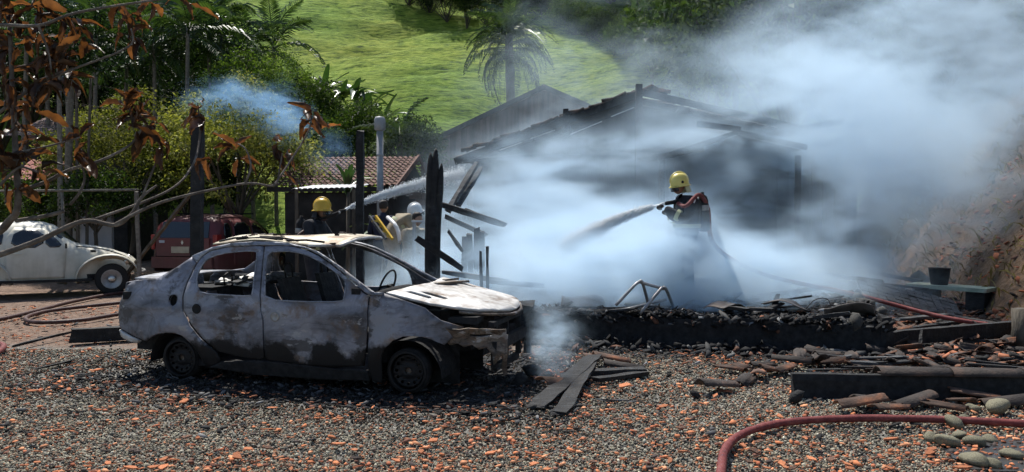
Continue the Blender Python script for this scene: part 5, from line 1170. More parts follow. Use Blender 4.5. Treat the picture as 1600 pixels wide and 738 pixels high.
for i in range(26):
    px = random.uniform(850, 1370); b_ = random.uniform(-.12, 1.7); a_ = (at(px, 500, 10.0).x-HO_.x)/HU.x*.98
    if a_ > LW-.2: continue
    p = hp(a_, b_, SH+random.uniform(.03, .12)); w_ = random.uniform(-1.2, 1.2); l_ = random.uniform(.35, 1.1); d_ = Vector((math.cos(w_), math.sin(w_), random.uniform(-.18, .28)))*l_/2
    plank('burnt_board', p-d_, p+d_, random.uniform(.05, .13), random.uniform(.02, .05), random.choice((M['char'], M['char'], M['char_grey'])), 'burnt board sticking out of the char on the foundation', 'burnt boards on the foundation', jit=.008)
for i, (px, b_, lab) in enumerate(((900, .5, 'left of the bent frame'), (1130, .35, 'right of the bent frame'), (1215, .9, 'before the red hose'), (1300, .3, 'near the foundation corner'))):
    a_ = (at(px, 500, 10.0).x-HO_.x)/HU.x*.98; p = hp(a_, b_, SH+.10)
    o = panel('iron_sheet', [(-.3,-.2),(.05,-.22),(.32,-.16),(.28,.12),(.1,.2),(-.26,.17)], [], lambda x, y, i=i: (x, y, .05*math.sin(x*9+i)+.04*math.cos(y*11+i)), M['sheet'], None, step=.08, thick=.006)
    o.location = p; o.rotation_euler = (random.uniform(.1, .5), random.uniform(-.4, .4), random.uniform(0, 6)); tag(o, 'crumpled scorched iron sheet on the char, ' + lab, 'metal sheet')
# leaning rafters and stubs seen through the windscreen and beyond
lean = [((650, 372, 10.9), (722, 420, 11.0), .12, .09, 'thick charred rafter leaning behind the car roof'), ((700, 330, 14), (745, 255, 15), .10, .08, 'ashy rafter leaning up to the charred house corner'), ((716, 322, 14.2), (752, 262, 15.2), .09, .05, 'second ashy rafter leaning beside the first one'), ((690, 320, 13.5), (790, 352, 13.2), .10, .10, 'fallen beam sloping right from the black column'), ((695, 338, 13.2), (760, 368, 13), .07, .07, 'lower fallen beam under the sloping beam'), ((728, 328, 14.2), (768, 344, 14), .04, .06, 'short fallen lath above the sloping beam'), ((700, 360, 12.4), (722, 392, 12.2), .04, .04, 'thin leaning stick below the black column')]
for (a, b, w, h, lab) in lean: plank('charred_rafter', at(*a), at(*b), w, h, M['ashwood'] if 'ashy' in lab else M['char'], lab, cat='rafter')
for i, (px, py, hh) in enumerate(((725, 382, .24), (735, 376, .2), (744, 372, .34), (753, 374, .3), (752, 405, .22), (762, 402, .3))):
    p = at(px, py, 12.6 if i < 4 else 10.9)
    plank('charred_stub', p+Vector((0, 0, -.5)), p+Vector((random.uniform(-.02, .02), 0, hh*.45)), .09 if i < 4 else .04, .07 if i < 4 else .03, M['char'], ['leftmost of four charred stubs in a row in the smoke', 'second of four charred stubs in the smoke', 'third and tallest of four charred stubs in the smoke', 'rightmost of four charred stubs in the smoke', 'shorter of two thin pegs behind the car bonnet', 'taller of two thin pegs behind the car bonnet'][i], cat='stub')
# the two big black posts
p = at(562, 205, 12.2); b = at(562, 372, 12.2)
plank('charred_post', (b.x, 12.2, 0), (p.x+.01, 12.2, p.z), .11, .11, M['char'], 'slim black charred post standing beside the water jet', cat='post')
p = at(678, 232, 11.6); cpst = empty('charred_column', (at(676, 380, 11.6).x, 11.6, 0), 0, 'broad black charred column with split smoking top', 'post')
zt = p.z
for (dx, w0, w1, top, lean_) in ((-.055, .062, .02, zt-.06, .02), (.0, .07, .02, zt, .035), (.06, .058, .02, zt-.22, .05), (.0, .105, .08, zt-.75, .02)):
    MB().tube(spline([(dx, 0, 0), (dx, 0, top*.5), (dx+lean_, 0, top*.85), (dx+lean_*1.5, 0, top)], 4), [w0]*5+[w0*.95]*4+[w0*.8, w0*.65, w0*.45, w1*.4], 7).build('splinter', M['char'], cpst)
p = at(304, 178, 10.2); plank('charred_post', (at(305, 400, 10.2).x, 10.2, 0), (p.x+.04, 10.2, p.z), .135, .12, M['char'], 'tall black post in front of the dark red car', cat='post')
p = at(213, 300, 15.5); plank('thin_post', (at(219, 425, 15.5).x, 15.5, 0), (p.x, 15.5, p.z), .06, .06, M['bark_pale'], 'thin pale post right of the white car', cat='post')
plank('leaning_pole', (at(196, 408, 16.4).x, 16.4, .35), tuple(at(300, 300, 15.6)), .07, .05, M['bark'], 'dark pole leaning across the dark red car', cat='pole')
# black beam on the ground behind the wreck
plank('charred_beam', gnd(112, 536)+Vector((0, 0, .09)), gnd(232, 529)+Vector((0, 0, .09)), .16, .17, M['char'], 'thick black beam on the ground behind the car boot', cat='beam')
plank('charred_stick', gnd(20, 545)+Vector((0, 0, .03)), gnd(110, 525)+Vector((0, 0, .05)), .03, .03, M['char'], 'thin black stick pointing at the thick black beam', cat='stick')
plank('charred_stick', gnd(55, 580)+Vector((0, 0, .02)), gnd(110, 567)+Vector((0, 0, .02)), .03, .02, M['char'], 'thin black stick on gravel left of the wreck', cat='stick')
plank('charred_stick', gnd(935, 628)+Vector((0, 0, .02)), gnd(985, 630)+Vector((0, 0, .025)), .02, .012, M['ashwood'], 'pale thin lath on the open gravel', cat='stick')
# bent tubular frame on the slab
fr_ = empty('bent_metal_frame', tuple(at(1005, 492, 10.0)), 0, 'bent grey tubular frame lying on the char heap', 'frame'); base = fr_.location.copy(); fr_.location.z += .06
def rel(px, py, Y): return at(px, py, Y)-base
fr_pts = [[(962, 485, 9.9), (990, 455, 9.95), (999, 448, 10), (1004, 450, 10), (1014, 487, 10.2)], [(1000, 498, 9.8), (1030, 462, 9.95), (1036, 457, 10), (1041, 460, 10), (1053, 490, 10.3)], [(1001, 449, 10), (1038, 459, 10.0)], [(975, 492, 9.9), (1040, 476, 10.3)], [(1012, 484, 10.1), (1052, 491, 10.2)], [(1050, 494, 10.1), (1085, 477, 10.4)]]
for q in fr_pts: MB().tube(spline([rel(*k) for k in q], 4), .02, 7).build('tube', M['steel'], fr_)
wr = [(1260, 482, 10.1), (1275, 468, 10.2), (1295, 470, 10.2), (1302, 505, 10)]
o = MB().tube(spline([at(*k) for k in wr], 6), .006, 5).build('bent_wire', M['char']); tag(o, 'thin bent wire loop on the smoking slab', 'wire')
plank('white_peg', at(1248, 478, 11.2), at(1247, 458, 11.2), .025, .02, M['galv'], 'small white upright peg in the smoking debris', cat='peg')
# charred lump by the nose
for i, (px, py, s, lab) in enumerate(((833, 588, 1.0, 'larger char lump smoking by the car nose'), (812, 602, .75, 'smaller char lump under the car nose'), (1087, 622, .42, 'black char lump on the open gravel'), (1243, 628, .6, 'black char lump left of the sill beam'))):
    p = gnd(px, py); tag(link('char_lump', SB[i], None, (p.x, p.y, .07*s), (i, i*2, 1), s), lab, 'char lump').data = SB[i].copy()
    C.objects[-1].data.materials[0] = M['soot']

# --- half-round roof tiles lying about, each a thing
def tile_mesh(L_, r0, r1, arc, mat, broken=0.0):
    V = []; F = []; n_ = 8
    for k in range(n_+1):
        a = -arc/2+arc*k/n_
        for (x, r) in ((-L_/2, r0), (L_/2*(1-broken*random.random()), r1)): V.append((x+random.uniform(-.008, .008), r*math.sin(a), r*math.cos(a)-r0*math.cos(arc/2)))
    F = [(2*k, 2*k+2, 2*k+3, 2*k+1) for k in range(n_)]
    me = np_mesh('roof_tile', V, F, mat, smooth=True); bm = bmesh.new(); bm.from_mesh(me); bmesh.ops.solidify(bm, geom=bm.faces[:], thickness=-.014); bm.to_mesh(me); bm.free(); return me
TM = [tile_mesh(.42, .10, .085, 2.3, M['tile_dark']), tile_mesh(.40, .11, .095, 1.9, M['tile']), tile_mesh(.30, .12, .11, 1.5, M['tile_dark'], .7), tile_mesh(.22, .14, .13, 1.1, M['tile'], .8), tile_mesh(.34, .12, .11, 1.4, M['tile'], .6)]
tiles = [(1120, 612, 0, .5), (1165, 598, 2, .9), (1185, 590, 4, 1.2), (1205, 586, 3, .2), (1222, 582, 1, .8), (1158, 578, 3, 2.0), (1195, 574, 2, .1), (1238, 574, 0, 2.6), (1140, 582, 4, 2.4), (955, 570, 1, .1), (975, 580, 0, 3.0), (905, 585, 4, .9), (868, 606, 1, .8), (925, 562, 3, .3),
         (1345, 640, 1, .05), (1392, 645, 4, .3), (1428, 632, 0, .4), (1360, 632, 2, .2), (1475, 640, 4, 2.3), (1500, 632, 3, 2.2), (1520, 625, 1, 2.9), (1575, 633, 0, 3.0), (1300, 560, 0, .2), (1330, 566, 2, 1.2), (1290, 572, 1, 2.8), (1365, 570, 3, .4), (1410, 572, 4, .1), (1450, 566, 2, 1.9), (1490, 572, 0, .3), (1530, 568, 1, 2.5), (1560, 575, 3, .6), (1585, 566, 4, 1.1)]
names_ = {0: 'whole sooty dark', 1: 'whole brown', 2: 'short sooty dark', 3: 'short broken reddish', 4: 'broken brown'}
cn = {}
for i, (px, py, k, rz) in enumerate(sorted(tiles)):
    zone = 'right of the car nose' if px < 1050 else ('left of the sill beam' if px < 1245 else ('below the sill beam' if py > 620 else 'behind the sill beam'))
    c_ = cn.get((k, zone), 0); cn[(k, zone)] = c_+1
    p = gnd(px, py); o = link('roof_tile', TM[k], None, (p.x, p.y, .025+random.uniform(0, .05)), (random.uniform(-.2, .25), random.uniform(-.2, .2), rz)); 
    tag(o, '%s roof tile %s, %s such from left' % (names_[k], zone, ORD[c_]), 'roof tile', 'fallen half-round roof tiles', 'thing')
# heaps of tiles between the foundation and the bank
for i in range(110):
    px = random.uniform(1395, 1600); py = random.uniform(452, 545); Y_ = 1.45*FPX/(py-336); 
    if Y_ > 15: continue
    p = at(px, py, Y_)
    if p.x > bank_base(Y_)+.1: continue
    k = random.choice((0, 1, 2, 3, 4, 4, 3)); o = link('roof_tile', TM[k], None, (p.x, p.y, random.uniform(.03, .16)), (random.choice((0, 0, math.pi))+random.uniform(-.6, .6), random.uniform(-.5, .5), random.uniform(0, 6))); o.scale = (random.uniform(.55, .95),)*3
    tag(o, 'fallen roof tile in the rubble between the foundation and the bank', 'roof tile', 'tile rubble between foundation and bank', 'thing')
for i in range(46):
    px = random.uniform(1245, 1600); py = random.uniform(545, 580); p = gnd(px, py, .05)
    k = random.choice((0, 2, 2, 3, 4)); o = link('roof_tile', TM[k], None, (p.x, p.y, random.uniform(.03, .1)), (random.choice((0, 0, math.pi))+random.uniform(-.5, .5), random.uniform(-.4, .4), random.uniform(0, 6))); o.scale = (random.uniform(.45, .9),)*3
    tag(o, 'fallen roof tile in the trough between the black beam and the sill beam', 'roof tile', 'tile rubble between the two beams', 'thing')

for i in range(34):
    if i < 20: px = random.uniform(1400, 1600); py = random.uniform(470, 540); p = gnd(px, py, .1)
    else: px = random.uniform(1250, 1600); py = random.uniform(552, 578); p = gnd(px, py, .08)
    if p.x > bank_base(p.y): continue
    a_ = random.uniform(-.5, .5)+(.3 if i % 2 else -.3); l_ = random.uniform(.25, .7); d_ = Vector((math.cos(a_), math.sin(a_)*.8, random.uniform(-.12, .12)))*l_/2
    plank('burnt_lath', p-d_, p+d_, random.uniform(.03, .09), random.uniform(.012, .03), random.choice((M['char'], M['char_grey'], M['ashwood'])), 'thin burnt lath in the tile rubble ' + ('at the foot of the bank' if i < 20 else 'behind the sill beam'), 'thin burnt laths ' + ('by the bank' if i < 20 else 'behind the sill beam'), jit=.004)
# --- flat broken fragments on the gravel: the largest as things
FM = []
for k in range(9):
    nn2 = random.randint(4, 6); P2 = [(random.uniform(.75, 1.15)*math.cos(2*math.pi*j/nn2+random.uniform(-.3, .3)), random.uniform(.45, .85)*math.sin(2*math.pi*j/nn2+random.uniform(-.3, .3))) for j in range(nn2)]
    V = [(x, y, .1*x*x*.6-.14) for x, y in P2]+[(x*.95, y*.95, .1*x*x*.6+.14) for x, y in P2]
    F = [tuple(range(nn2))[::-1], tuple(range(nn2, 2*nn2))]+[(j, (j+1) % nn2, nn2+(j+1) % nn2, nn2+j) for j in range(nn2)]
    me = bpy.data.meshes.new('tile_fragment'); me.from_pydata(V, [], F); me.materials.append(M['tile_orange'] if k < 7 else M['tile']); me.update(); FM.append(me)
placed = 0; tries = 0
while placed < 290 and tries < 4000:
    tries += 1
    Y_ = 4.9+4.6*random.random()**1.35; X_ = random.uniform(-.64, .64)*Y_
    d0_ = abs((X_+1.916)*.962-(Y_-8.213)*.273); d1_ = abs((X_+1.916)*.273+(Y_-8.213)*.962)
    if d0_ < 2.2 and d1_ < 1.2: continue
    if X_ > .1 and Y_ > 8.9-(X_-4)*.3: continue
    if float(fbm(np.array([X_]), np.array([Y_]), 1.1, 3, 31)[0]) < .43 and random.random() < .7: continue
    s = .016+.042*random.random()**1.7+(.025*random.random() if random.random() > .93 else 0)
    o = link('tile_fragment', random.choice(FM), None, (X_, Y_, .012+s*.3), (random.uniform(-.25, .25), random.uniform(-.25, .25), random.uniform(0, 6.3)), (s, s*random.uniform(.6, 1.1), s*random.uniform(.4, .7)))
    tag(o, 'broken orange roof tile fragment lying loose on the gravel', 'tile fragment', 'orange tile fragments on the gravel'); placed += 1
# fragments on the bank
n = 900; Yb = rng.uniform(9.5, 17, n); Xb = bank_base(Yb)+rng.uniform(-.9, 3.6, n); Zb = bank_z(Xb, Yb); r = rng.uniform(.02, .07, n)
wgt = rng.uniform(0, 1, n) < np.clip(1.15-(Xb-bank_base(Yb))*.3, .15, 1); Xb, Yb, Zb, r = Xb[wgt], Yb[wgt], Zb[wgt], r[wgt]; n = len(Xb)
col = palette(n, [(.42, .15, .075), (.3, .11, .06), (.14, .08, .06), (.05, .045, .04)], [3, 3, 2, 2])
V_, F_, k = shards(np.stack([Xb, Yb, Zb+.03], -1), np.stack([r*1.5, r, r*.14], -1), tilt=.7)
tag(link('bank_rubble', np_mesh('bank_rubble', V_, F_, M['crumb'], np.repeat(col, k, 0))), 'broken tile rubble spilled down the earth bank', 'rubble', kind='stuff')
n = 5000; Yb = rng.uniform(8.3, 15.5, n); Xb = rng.uniform(4.2, 8, n); ok = (Xb < bank_base(Yb)+.2) & (Xb > 4.45+(Yb-9.1)*.29); Xb, Yb = Xb[ok], Yb[ok]; n = len(Xb); r = rng.uniform(.015, .055, n)
Zb = .03+(fbm(Xb, Yb, 1.2, 3, 6)-.4).clip(0)*.35
col = palette(n, [(.36, .14, .075), (.2, .09, .06), (.1, .065, .05), (.03, .028, .027), (.015, .015, .015)], [2.2, 2.5, 3, 3, 3])
V_, F_, k = shards(np.stack([Xb, Yb, Zb], -1), np.stack([r*1.9, r, r*.16], -1), tilt=.6)
tag(link('tile_rubble', np_mesh('tile_rubble', V_, F_, M['crumb'], np.repeat(col, k, 0))), 'mixed black and brown tile rubble at the foot of the bank', 'rubble', kind='stuff')

# --- river stones bottom right
stones = [(1488, 664, .115, 'smooth grey green stone touching the red hose'), (1580, 716, .10, 'egg-shaped olive stone near the right edge'), (1522, 725, .13, 'large pale stone at the bottom edge'), (1553, 730, .09, 'small stone between the large pale stone and egg-shaped stone'), (1527, 697, .11, 'greenish stone behind the large pale stone'), (1480, 696, .12, 'flat broad stone left of the greenish stone'), (1500, 684, .09, 'flat stone behind the broad flat stone'), (1545, 690, .085, 'small stone right of the greenish stone'), (1560, 642, .16, 'mossy long stone behind the red hose'), (1455, 688, .08, 'small flat stone at the left end of the stone group'), (1520, 640, .08, 'small grey stone behind the hose beside mossy stone'), (1505, 655, .06, 'pebble beside the hose near the smooth stone')]
bm = bmesh.new(); bmesh.ops.create_icosphere(bm, subdivisions=3, radius=1)
SRC = []
for k in range(4):
    b2 = bm.copy()
    for v in b2.verts:
        c = v.co.copy(); f = 1+.2*math.sin(c.x*2.3+k)*math.cos(c.y*2.1+k*2)+.13*math.sin(c.z*3.1+c.x*1.7+k)+.05*math.sin(c.x*7+k)*math.sin(c.y*6+c.z*5); v.co = Vector((c.x*1.25*f, c.y*.95*f, c.z*.72*f))
    for fc in b2.faces: fc.smooth = True
    me = bpy.data.meshes.new('river_stone'); b2.to_mesh(me); b2.free(); me.materials.append(M['stone']); SRC.append(me)
bm.free()
for i, (px, py, r, lab) in enumerate(stones):
    p = gnd(px, py); tag(link('river_stone', SRC[i % 4], None, (p.x, p.y, r*.24), (random.uniform(-.3, .3), random.uniform(-.3, .3), random.uniform(0, 6)), r*.55), lab, 'stone')
wd = gnd(1560, 712); blob_sheet('wet_patch', [(wd.x-.35, wd.y-.3), (wd.x+.6, wd.y-.4), (wd.x+1, wd.y+.3), (wd.x+.2, wd.y+.5), (wd.x-.2, wd.y+.35)], .024, mat_noise('wet_black_soil', [(.3, (.02, .02, .021)), (.7, (.05, .048, .046))], scale=6, rough=.45, bump=.3), label='dark wet patch of ground among the river stones', cat='puddle')

# --- hoses
def hose(pts, r, mat, label):
    P = spline(pts, 10); P = [p+Vector((random.uniform(-1, 1), random.uniform(-1, 1), 0))*r*.07 for p in P]; o = MB().tube(P, [r*random.uniform(.95, 1.05) for _ in P], 10, flat=.9).build('fire_hose', mat); tag(o, label, 'hose'); return o
zr = .034
hose([gnd(1126, 770, zr), gnd(1127, 735, zr), gnd(1135, 700, zr), gnd(1165, 676, zr), gnd(1230, 660, zr), gnd(1330, 654, zr), gnd(1450, 655, zr), gnd(1560, 660, zr), gnd(1700, 668, zr)], .031, M['hose_red'], 'thick red fire hose curving across the gravel at bottom right')
hose([at(1108, 345, 11.3), at(1112, 375, 11.2), at(1135, 400, 11.2), at(1180, 424, 11.4), at(1240, 441, 11.4), at(1330, 459, 11.2), at(1400, 477, 10.9), at(1480, 497, 10.4), at(1570, 511, 10.0)], .034, M['hose_red'], 'red fire hose running from the smoke-hidden firefighter to the stump')
zz_ = .035
hose([gnd(-60, 508, zz_), gnd(0, 499, zz_), gnd(60, 485, zz_), gnd(120, 470, zz_), gnd(195, 457, zz_), gnd(300, 450, zz_)], .034, M['hose_dark'], 'dark hose sweeping behind the wreck towards the left edge')
hose([gnd(260, 466, zz_), gnd(190, 473, zz_), gnd(90, 484, zz_), gnd(48, 493, zz_), gnd(42, 501, zz_), gnd(70, 504, zz_), gnd(130, 500, zz_), gnd(195, 490, zz_), gnd(290, 480, zz_)], .034, M['hose_dark'], 'dark hose bent in a hairpin loop left of the wreck')
o = hose([gnd(-30, 565, .04), gnd(-8, 553, .04), gnd(4, 545, .04), gnd(2, 538, .04), gnd(-30, 532, .04)], .035, M['hose_red'], 'stub of pinkish hose poking in at the left edge')
# ================================================================== PEOPLE AND WATER
M['coat'] = mat_noise('dark_turnout_coat', [(.3, (.012, .013, .016)), (.7, (.035, .036, .042))], scale=9, rough=.85, bump=.5, bscale=25)
M['navy'] = mat_noise('navy_cloth', [(.3, (.012, .014, .03)), (.7, (.025, .03, .055))], scale=9, rough=.9, bump=.4, bscale=25)
M['khaki'] = mat_noise('khaki_coat', [(.3, (.2, .17, .12)), (.7, (.34, .29, .21))], scale=7, rough=.9, bump=.4, bscale=25)
M['yellow'] = mat_noise('yellow_helmet_shell', [(.3, (.55, .33, .02)), (.7, (.72, .46, .04))], scale=5, rough=.35, bump=.03, spec=.5)
M['pale_yellow'] = mat_noise('pale_yellow_helmet_shell', [(.3, (.62, .50, .10)), (.7, (.75, .64, .2))], scale=5, rough=.35, bump=.03, spec=.5)
M['white_h'] = mat_noise('white_helmet_shell', [(.3, (.6, .6, .6)), (.7, (.75, .75, .75))], scale=5, rough=.35, bump=.03)
M['stripe'] = mat_noise('reflective_stripe', [(.3, (.36, .38, .2)), (.7, (.52, .54, .36))], scale=9, rough=.5, bump=.05)
M['skin'] = mat_noise('skin', [(.3, (.26, .14, .09)), (.7, (.36, .21, .14))], scale=6, rough=.6, bump=.05)
M['hair'] = mat_plain('dark_hair', (.02, .015, .012), .7)
M['glove'] = mat_plain('dark_glove', (.04, .035, .03), .8)
M['visor'] = M['glass']
def body(name, parent, J, E, mat, sub=2):
    """one continuous skinned figure: J joints {key: ((x,y,z), radius)}, E edges"""
    keys = list(J); idx = {k: i for i, k in enumerate(keys)}
    me = bpy.data.meshes.new(name); me.from_pydata([J[k][0] for k in keys], [(idx[a], idx[b]) for a, b in E], []); me.materials.append(mat)
    o = link(name, me, parent)
    o.modifiers.new('skin', 'SKIN'); o.modifiers['skin'].use_smooth_shade = True
    for i, k in enumerate(keys):
        sv = me.skin_vertices[0].data[i] if len(me.skin_vertices) else None
        if sv is not None:
            r = J[k][1]; sv.radius = r if hasattr(r, '__len__') else (r, r)
            sv.use_root = (i == 0)
    o.modifiers.new('sub', 'SUBSURF').levels = sub; o.modifiers['sub'].render_levels = sub
    return o
def ensure_skin(me):
    if not len(me.skin_vertices):
        bm = bmesh.new(); bm.from_mesh(me); bm.verts.layers.skin.verify(); bm.to_mesh(me); bm.free()
def person(name, loc, rz, label, J, coat, bulk=1.0, s=1.0):
    t = empty(name, loc, rz, label, 'person'); t.scale = (s,)*3
    E = [('pelvis', 'waist'), ('waist', 'chest'), ('chest', 'neckb'), ('neckb', 'neck'), ('pelvis', 'hipL'), ('hipL', 'kneeL'), ('kneeL', 'ankL'), ('ankL', 'toeL'), ('pelvis', 'hipR'), ('hipR', 'kneeR'), ('kneeR', 'ankR'), ('ankR', 'toeR'),
         ('chest', 'shL'), ('shL', 'elL'), ('elL', 'wrL'), ('chest', 'shR'), ('shR', 'elR'), ('elR', 'wrR')]
    RAD = dict(pelvis=(.17, .14), waist=(.165, .13), chest=(.19, .14), neckb=(.09, .08), neck=.06, hipL=.105, hipR=.105, kneeL=.075, kneeR=.075, ankL=.055, ankR=.055, toeL=.045, toeR=.045, shL=.09, shR=.09, elL=.065, elR=.065, wrL=.045, wrR=.045)
    JJ = {k: (J[k], RAD[k]) for k in ['pelvis', 'waist', 'chest', 'neckb', 'neck', 'hipL', 'kneeL', 'ankL', 'toeL', 'hipR', 'kneeR', 'ankR', 'toeR', 'shL', 'elL', 'wrL', 'shR', 'elR', 'wrR']}
    keys = list(JJ); me = bpy.data.meshes.new('body'); me.from_pydata([JJ[k][0] for k in keys], [(keys.index(a), keys.index(b)) for a, b in E], []); me.materials.append(coat)
    ensure_skin(me)
    for i, k in enumerate(keys):
        r = JJ[k][1]; r = tuple(q*bulk for q in r) if hasattr(r, '__len__') else r*bulk; sv = me.skin_vertices[0].data[i]; sv.radius = r if hasattr(r, '__len__') else (r, r); sv.use_root = (i == 0)
    o = link('body', me, t); md = o.modifiers.new('skin', 'SKIN'); md.use_smooth_shade = True
    ss = o.modifiers.new('sub', 'SUBSURF'); ss.levels = 1; ss.render_levels = 2
    return t
def head(parent, c, turn, mat, hair=None):
    """c centre of the skull, turn about z: face towards local -y"""
    bm = bmesh.new(); bmesh.ops.create_icosphere(bm, subdivisions=3, radius=1)
    for v in bm.verts:
        x, y, z = v.co; jaw = 1-.28*max(0, -z)
        nx_, ny_, nz_ = x*.077*jaw, y*.098*(1-.12*max(0, -z)), z*.118
        if y < -.6: # face: brow, eye hollows, nose, mouth, chin
            ny_ -= .020*math.exp(-((x/.16)**2+((z+.15)/.22)**2)); ny_ += .010*(math.exp(-(((x-.38)/.18)**2+((z-.05)/.12)**2))+math.exp(-(((x+.38)/.18)**2+((z-.05)/.12)**2)))
            ny_ -= .006*math.exp(-((x/.3)**2+((z+.52)/.08)**2)); ny_ -= .008*math.exp(-((x/.3)**2+((z+.82)/.14)**2))
        v.co = (nx_, ny_, nz_)
    for sx in (-1, 1):
        r_ = bmesh.ops.create_icosphere(bm, subdivisions=1, radius=.024, matrix=Matrix.Translation((sx*.078, .01, -.01)) @ Matrix.Scale(.45, 4, (1, 0, 0)) @ Matrix.Scale(1.3, 4, (0, 0, 1)))
    me = bpy.data.meshes.new('head'); 
    for f in bm.faces: f.smooth = True
    bm.to_mesh(me); bm.free(); me.materials.append(mat); o = link('head', me, parent, c, (0, 0, turn))
    if hair:
        h = MB(); h.lathe([(.0, .128), (.05, .122), (.082, .09), (.09, .045), (.088, .0), (.075, -.04)], 16); ho = h.build('hair', M['hair'], o); ho.location = (0, .018, .008); ho.scale = (.95, 1.12, 1)
    return o
def hand(parent, p, d, mat):
    """palm with five bent fingers, closing round something that runs along d"""
    h = MB(); p = Vector(p); d = Vector(d).normalized(); up = Vector((0, 0, 1)); s = d.cross(up).normalized(); u = s.cross(d)
    h.tube([p-s*.035, p, p+s*.035], [.026, .034, .028], 8)
    for k in range(4):
        b = p+d*(-.033+.022*k)+s*.035; L_ = (.85, 1, .95, .75)[k]
        h.tube([b, b+s*.03*L_-u*.012, b+s*.032*L_-u*.04*L_, b+s*.008-u*.052*L_], [.011, .0105, .010, .008], 6)
    h.tube([p-d*.03, p-d*.045+s*.03+u*.01, p-d*.03+s*.055+u*.0], [.013, .012, .009], 6)
    return h.build('hand', mat, parent)
def helmet(parent, c, turn, mat, tilt=0, neck=True):
    t = empty('helmet', c, turn); t.parent = parent; t.scale = (.92,)*3; t.rotation_euler = (tilt, 0, turn)
    h = MB(); h.lathe([(0, .165), (.05, .16), (.095, .135), (.125, .09), (.137, .03), (.139, -.02), (.142, -.05)], 22); o = h.build('shell', mat, t); o.scale = (.92, 1.14, 1)
    r = MB(); r.tube([(0, -.155+.0*k, .0) if False else (0, -.16*math.cos(a), .02+.158*math.sin(a)) for k in range(1) for a in [j*math.pi/10 for j in range(11)]], .014, 6); r.build('crest', mat, t)
    b = MB(); b.lathe([(.128, -.05), (.16, -.062), (.162, -.055), (.135, -.035)], 22); b.build('brim', mat, t).scale = (.95, 1.16, 1)
    v = MB(); vs = []; 
    for k in range(9):
        a = R(-60+15*k); vs += [(.15*math.sin(a), -.165*math.cos(a), -.04), (.14*math.sin(a), -.155*math.cos(a), -.13)]
    v.add(vs, [(2*k, 2*k+2, 2*k+3, 2*k+1) for k in range(8)], True); v.build('visor', M['visor'], t)
    if neck:
        n_ = MB(); vs = []
        for k in range(9):
            a = R(100+20*k); vs += [(.125*math.sin(a), -.15*math.cos(a), -.045), (.135*math.sin(a), -.165*math.cos(a)+.02, -.17)]
        n_.add(vs, [(2*k, 2*k+2, 2*k+3, 2*k+1) for k in range(8)], True); n_.build('neck_flap', M['stripe'] if mat is M['pale_yellow'] else M['coat'], t)
    e = MB(); e.lathe([(0, .012), (.022, .01), (.026, 0)], 12, Matrix.Translation((.12, .0, .01)) @ Matrix.Rotation(R(90), 4, 'Y')); e.build('emblem', M['rubber'], t)
    return t
def ring(parent, a, b, r, w, mat, name='stripe'):
    a = Vector(a); b = Vector(b); m = (a+b)/2; d = (b-a).normalized()*w/2
    MB().tube([m-d, m+d], [r, r], 12, caps=False).build(name, mat, parent)
def tank(parent, c, rot):
    t = empty('air_tank', c, 0); t.parent = parent; t.rotation_euler = rot
    MB().lathe([(0, -.27), (.06, -.26), (.08, -.22), (.08, .2), (.06, .26), (.025, .29), (.025, .33), (0, .33)], 16).build('cylinder', M['soot'], t)
    MB().lathe([(.081, .05), (.083, .06), (.083, .12), (.081, .13)], 16).build('band', M['steel'], t)
    MB().box((0, -.085, 0), (.2, .03, .5), jit=.004).build('backplate', M['rubber'], t)
STD = dict(pelvis=(0, 0, .95), waist=(0, 0, 1.1), chest=(0, 0, 1.33), neckb=(0, 0, 1.48), neck=(0, -.01, 1.55), hipL=(.1, 0, .88), kneeL=(.13, -.05, .5), ankL=(.14, .02, .1), toeL=(.15, -.13, .05), hipR=(-.1, 0, .88), kneeR=(-.13, -.04, .5), ankR=(-.14, .04, .1), toeR=(-.15, -.11, .05), shL=(.2, 0, 1.42), elL=(.27, .0, 1.14), wrL=(.26, -.1, .92), shR=(-.2, 0, 1.42), elR=(-.27, 0, 1.14), wrR=(-.26, -.1, .92))
# --- left firefighter, facing right, directing a nozzle (local -y is forward)
J = dict(STD); J.update(wrL=(.10, -.48, 1.22), elL=(.26, -.2, 1.14), wrR=(-.10, -.33, 1.10), elR=(-.27, -.03, 1.12), chest=(0, -.05, 1.32), neckb=(0, -.09, 1.46), neck=(0, -.11, 1.53), kneeL=(.13, -.12, .5), ankR=(-.14, .14, .1), toeR=(-.15, 0, .05))
p = at(503, 305, 12.6); base = (p.x-.12, 12.6, p.z-1.90)
f1 = person('person', base, R(78), 'firefighter in dark coat and yellow helmet aiming a hose behind the car roof', J, M['coat'], 1.25)
head(f1, (0, -.14, 1.66), 0, M['skin']); helmet(f1, (0, -.13, 1.70), 0, M['yellow'])
hand(f1, (.09, -.52, 1.23), (0, -1, .25), M['glove']); hand(f1, (-.09, -.37, 1.11), (0, -1, .25), M['glove']); tank(f1, (0, .25, 1.24), (R(4), 0, 0))
ring(f1, (.265, -.1, 1.14), (.2, -.32, 1.18), .087, .06, M['stripe']); ring(f1, (0, 0, 1.02), (0, 0, 1.10), .215, .06, M['stripe']); ring(f1, (-.24, -.1, 1.115), (-.18, -.2, 1.11), .085, .06, M['stripe'])
for sg in (1, -1): ring(f1, (sg*.135, -.02 if sg < 0 else -.05, .36), (sg*.135, 0, .30), .10, .06, M['stripe'])
nz = empty('hose_nozzle', tuple(at(527, 333, 12.45)), 0, 'dark hose nozzle gripped by the left firefighter', 'nozzle')
nd = (at(556, 322, 12.4)-at(505, 342, 12.6)).normalized()
MB().tube([-nd*.35, nd*.02, nd*.05, nd*.16], [.022, .024, .034, .02], 10).build('barrel', M['rubber'], nz); MB().tube([(0, 0, 0), (0, 0, -.12)], .014, 6).build('grip', M['rubber'], nz)
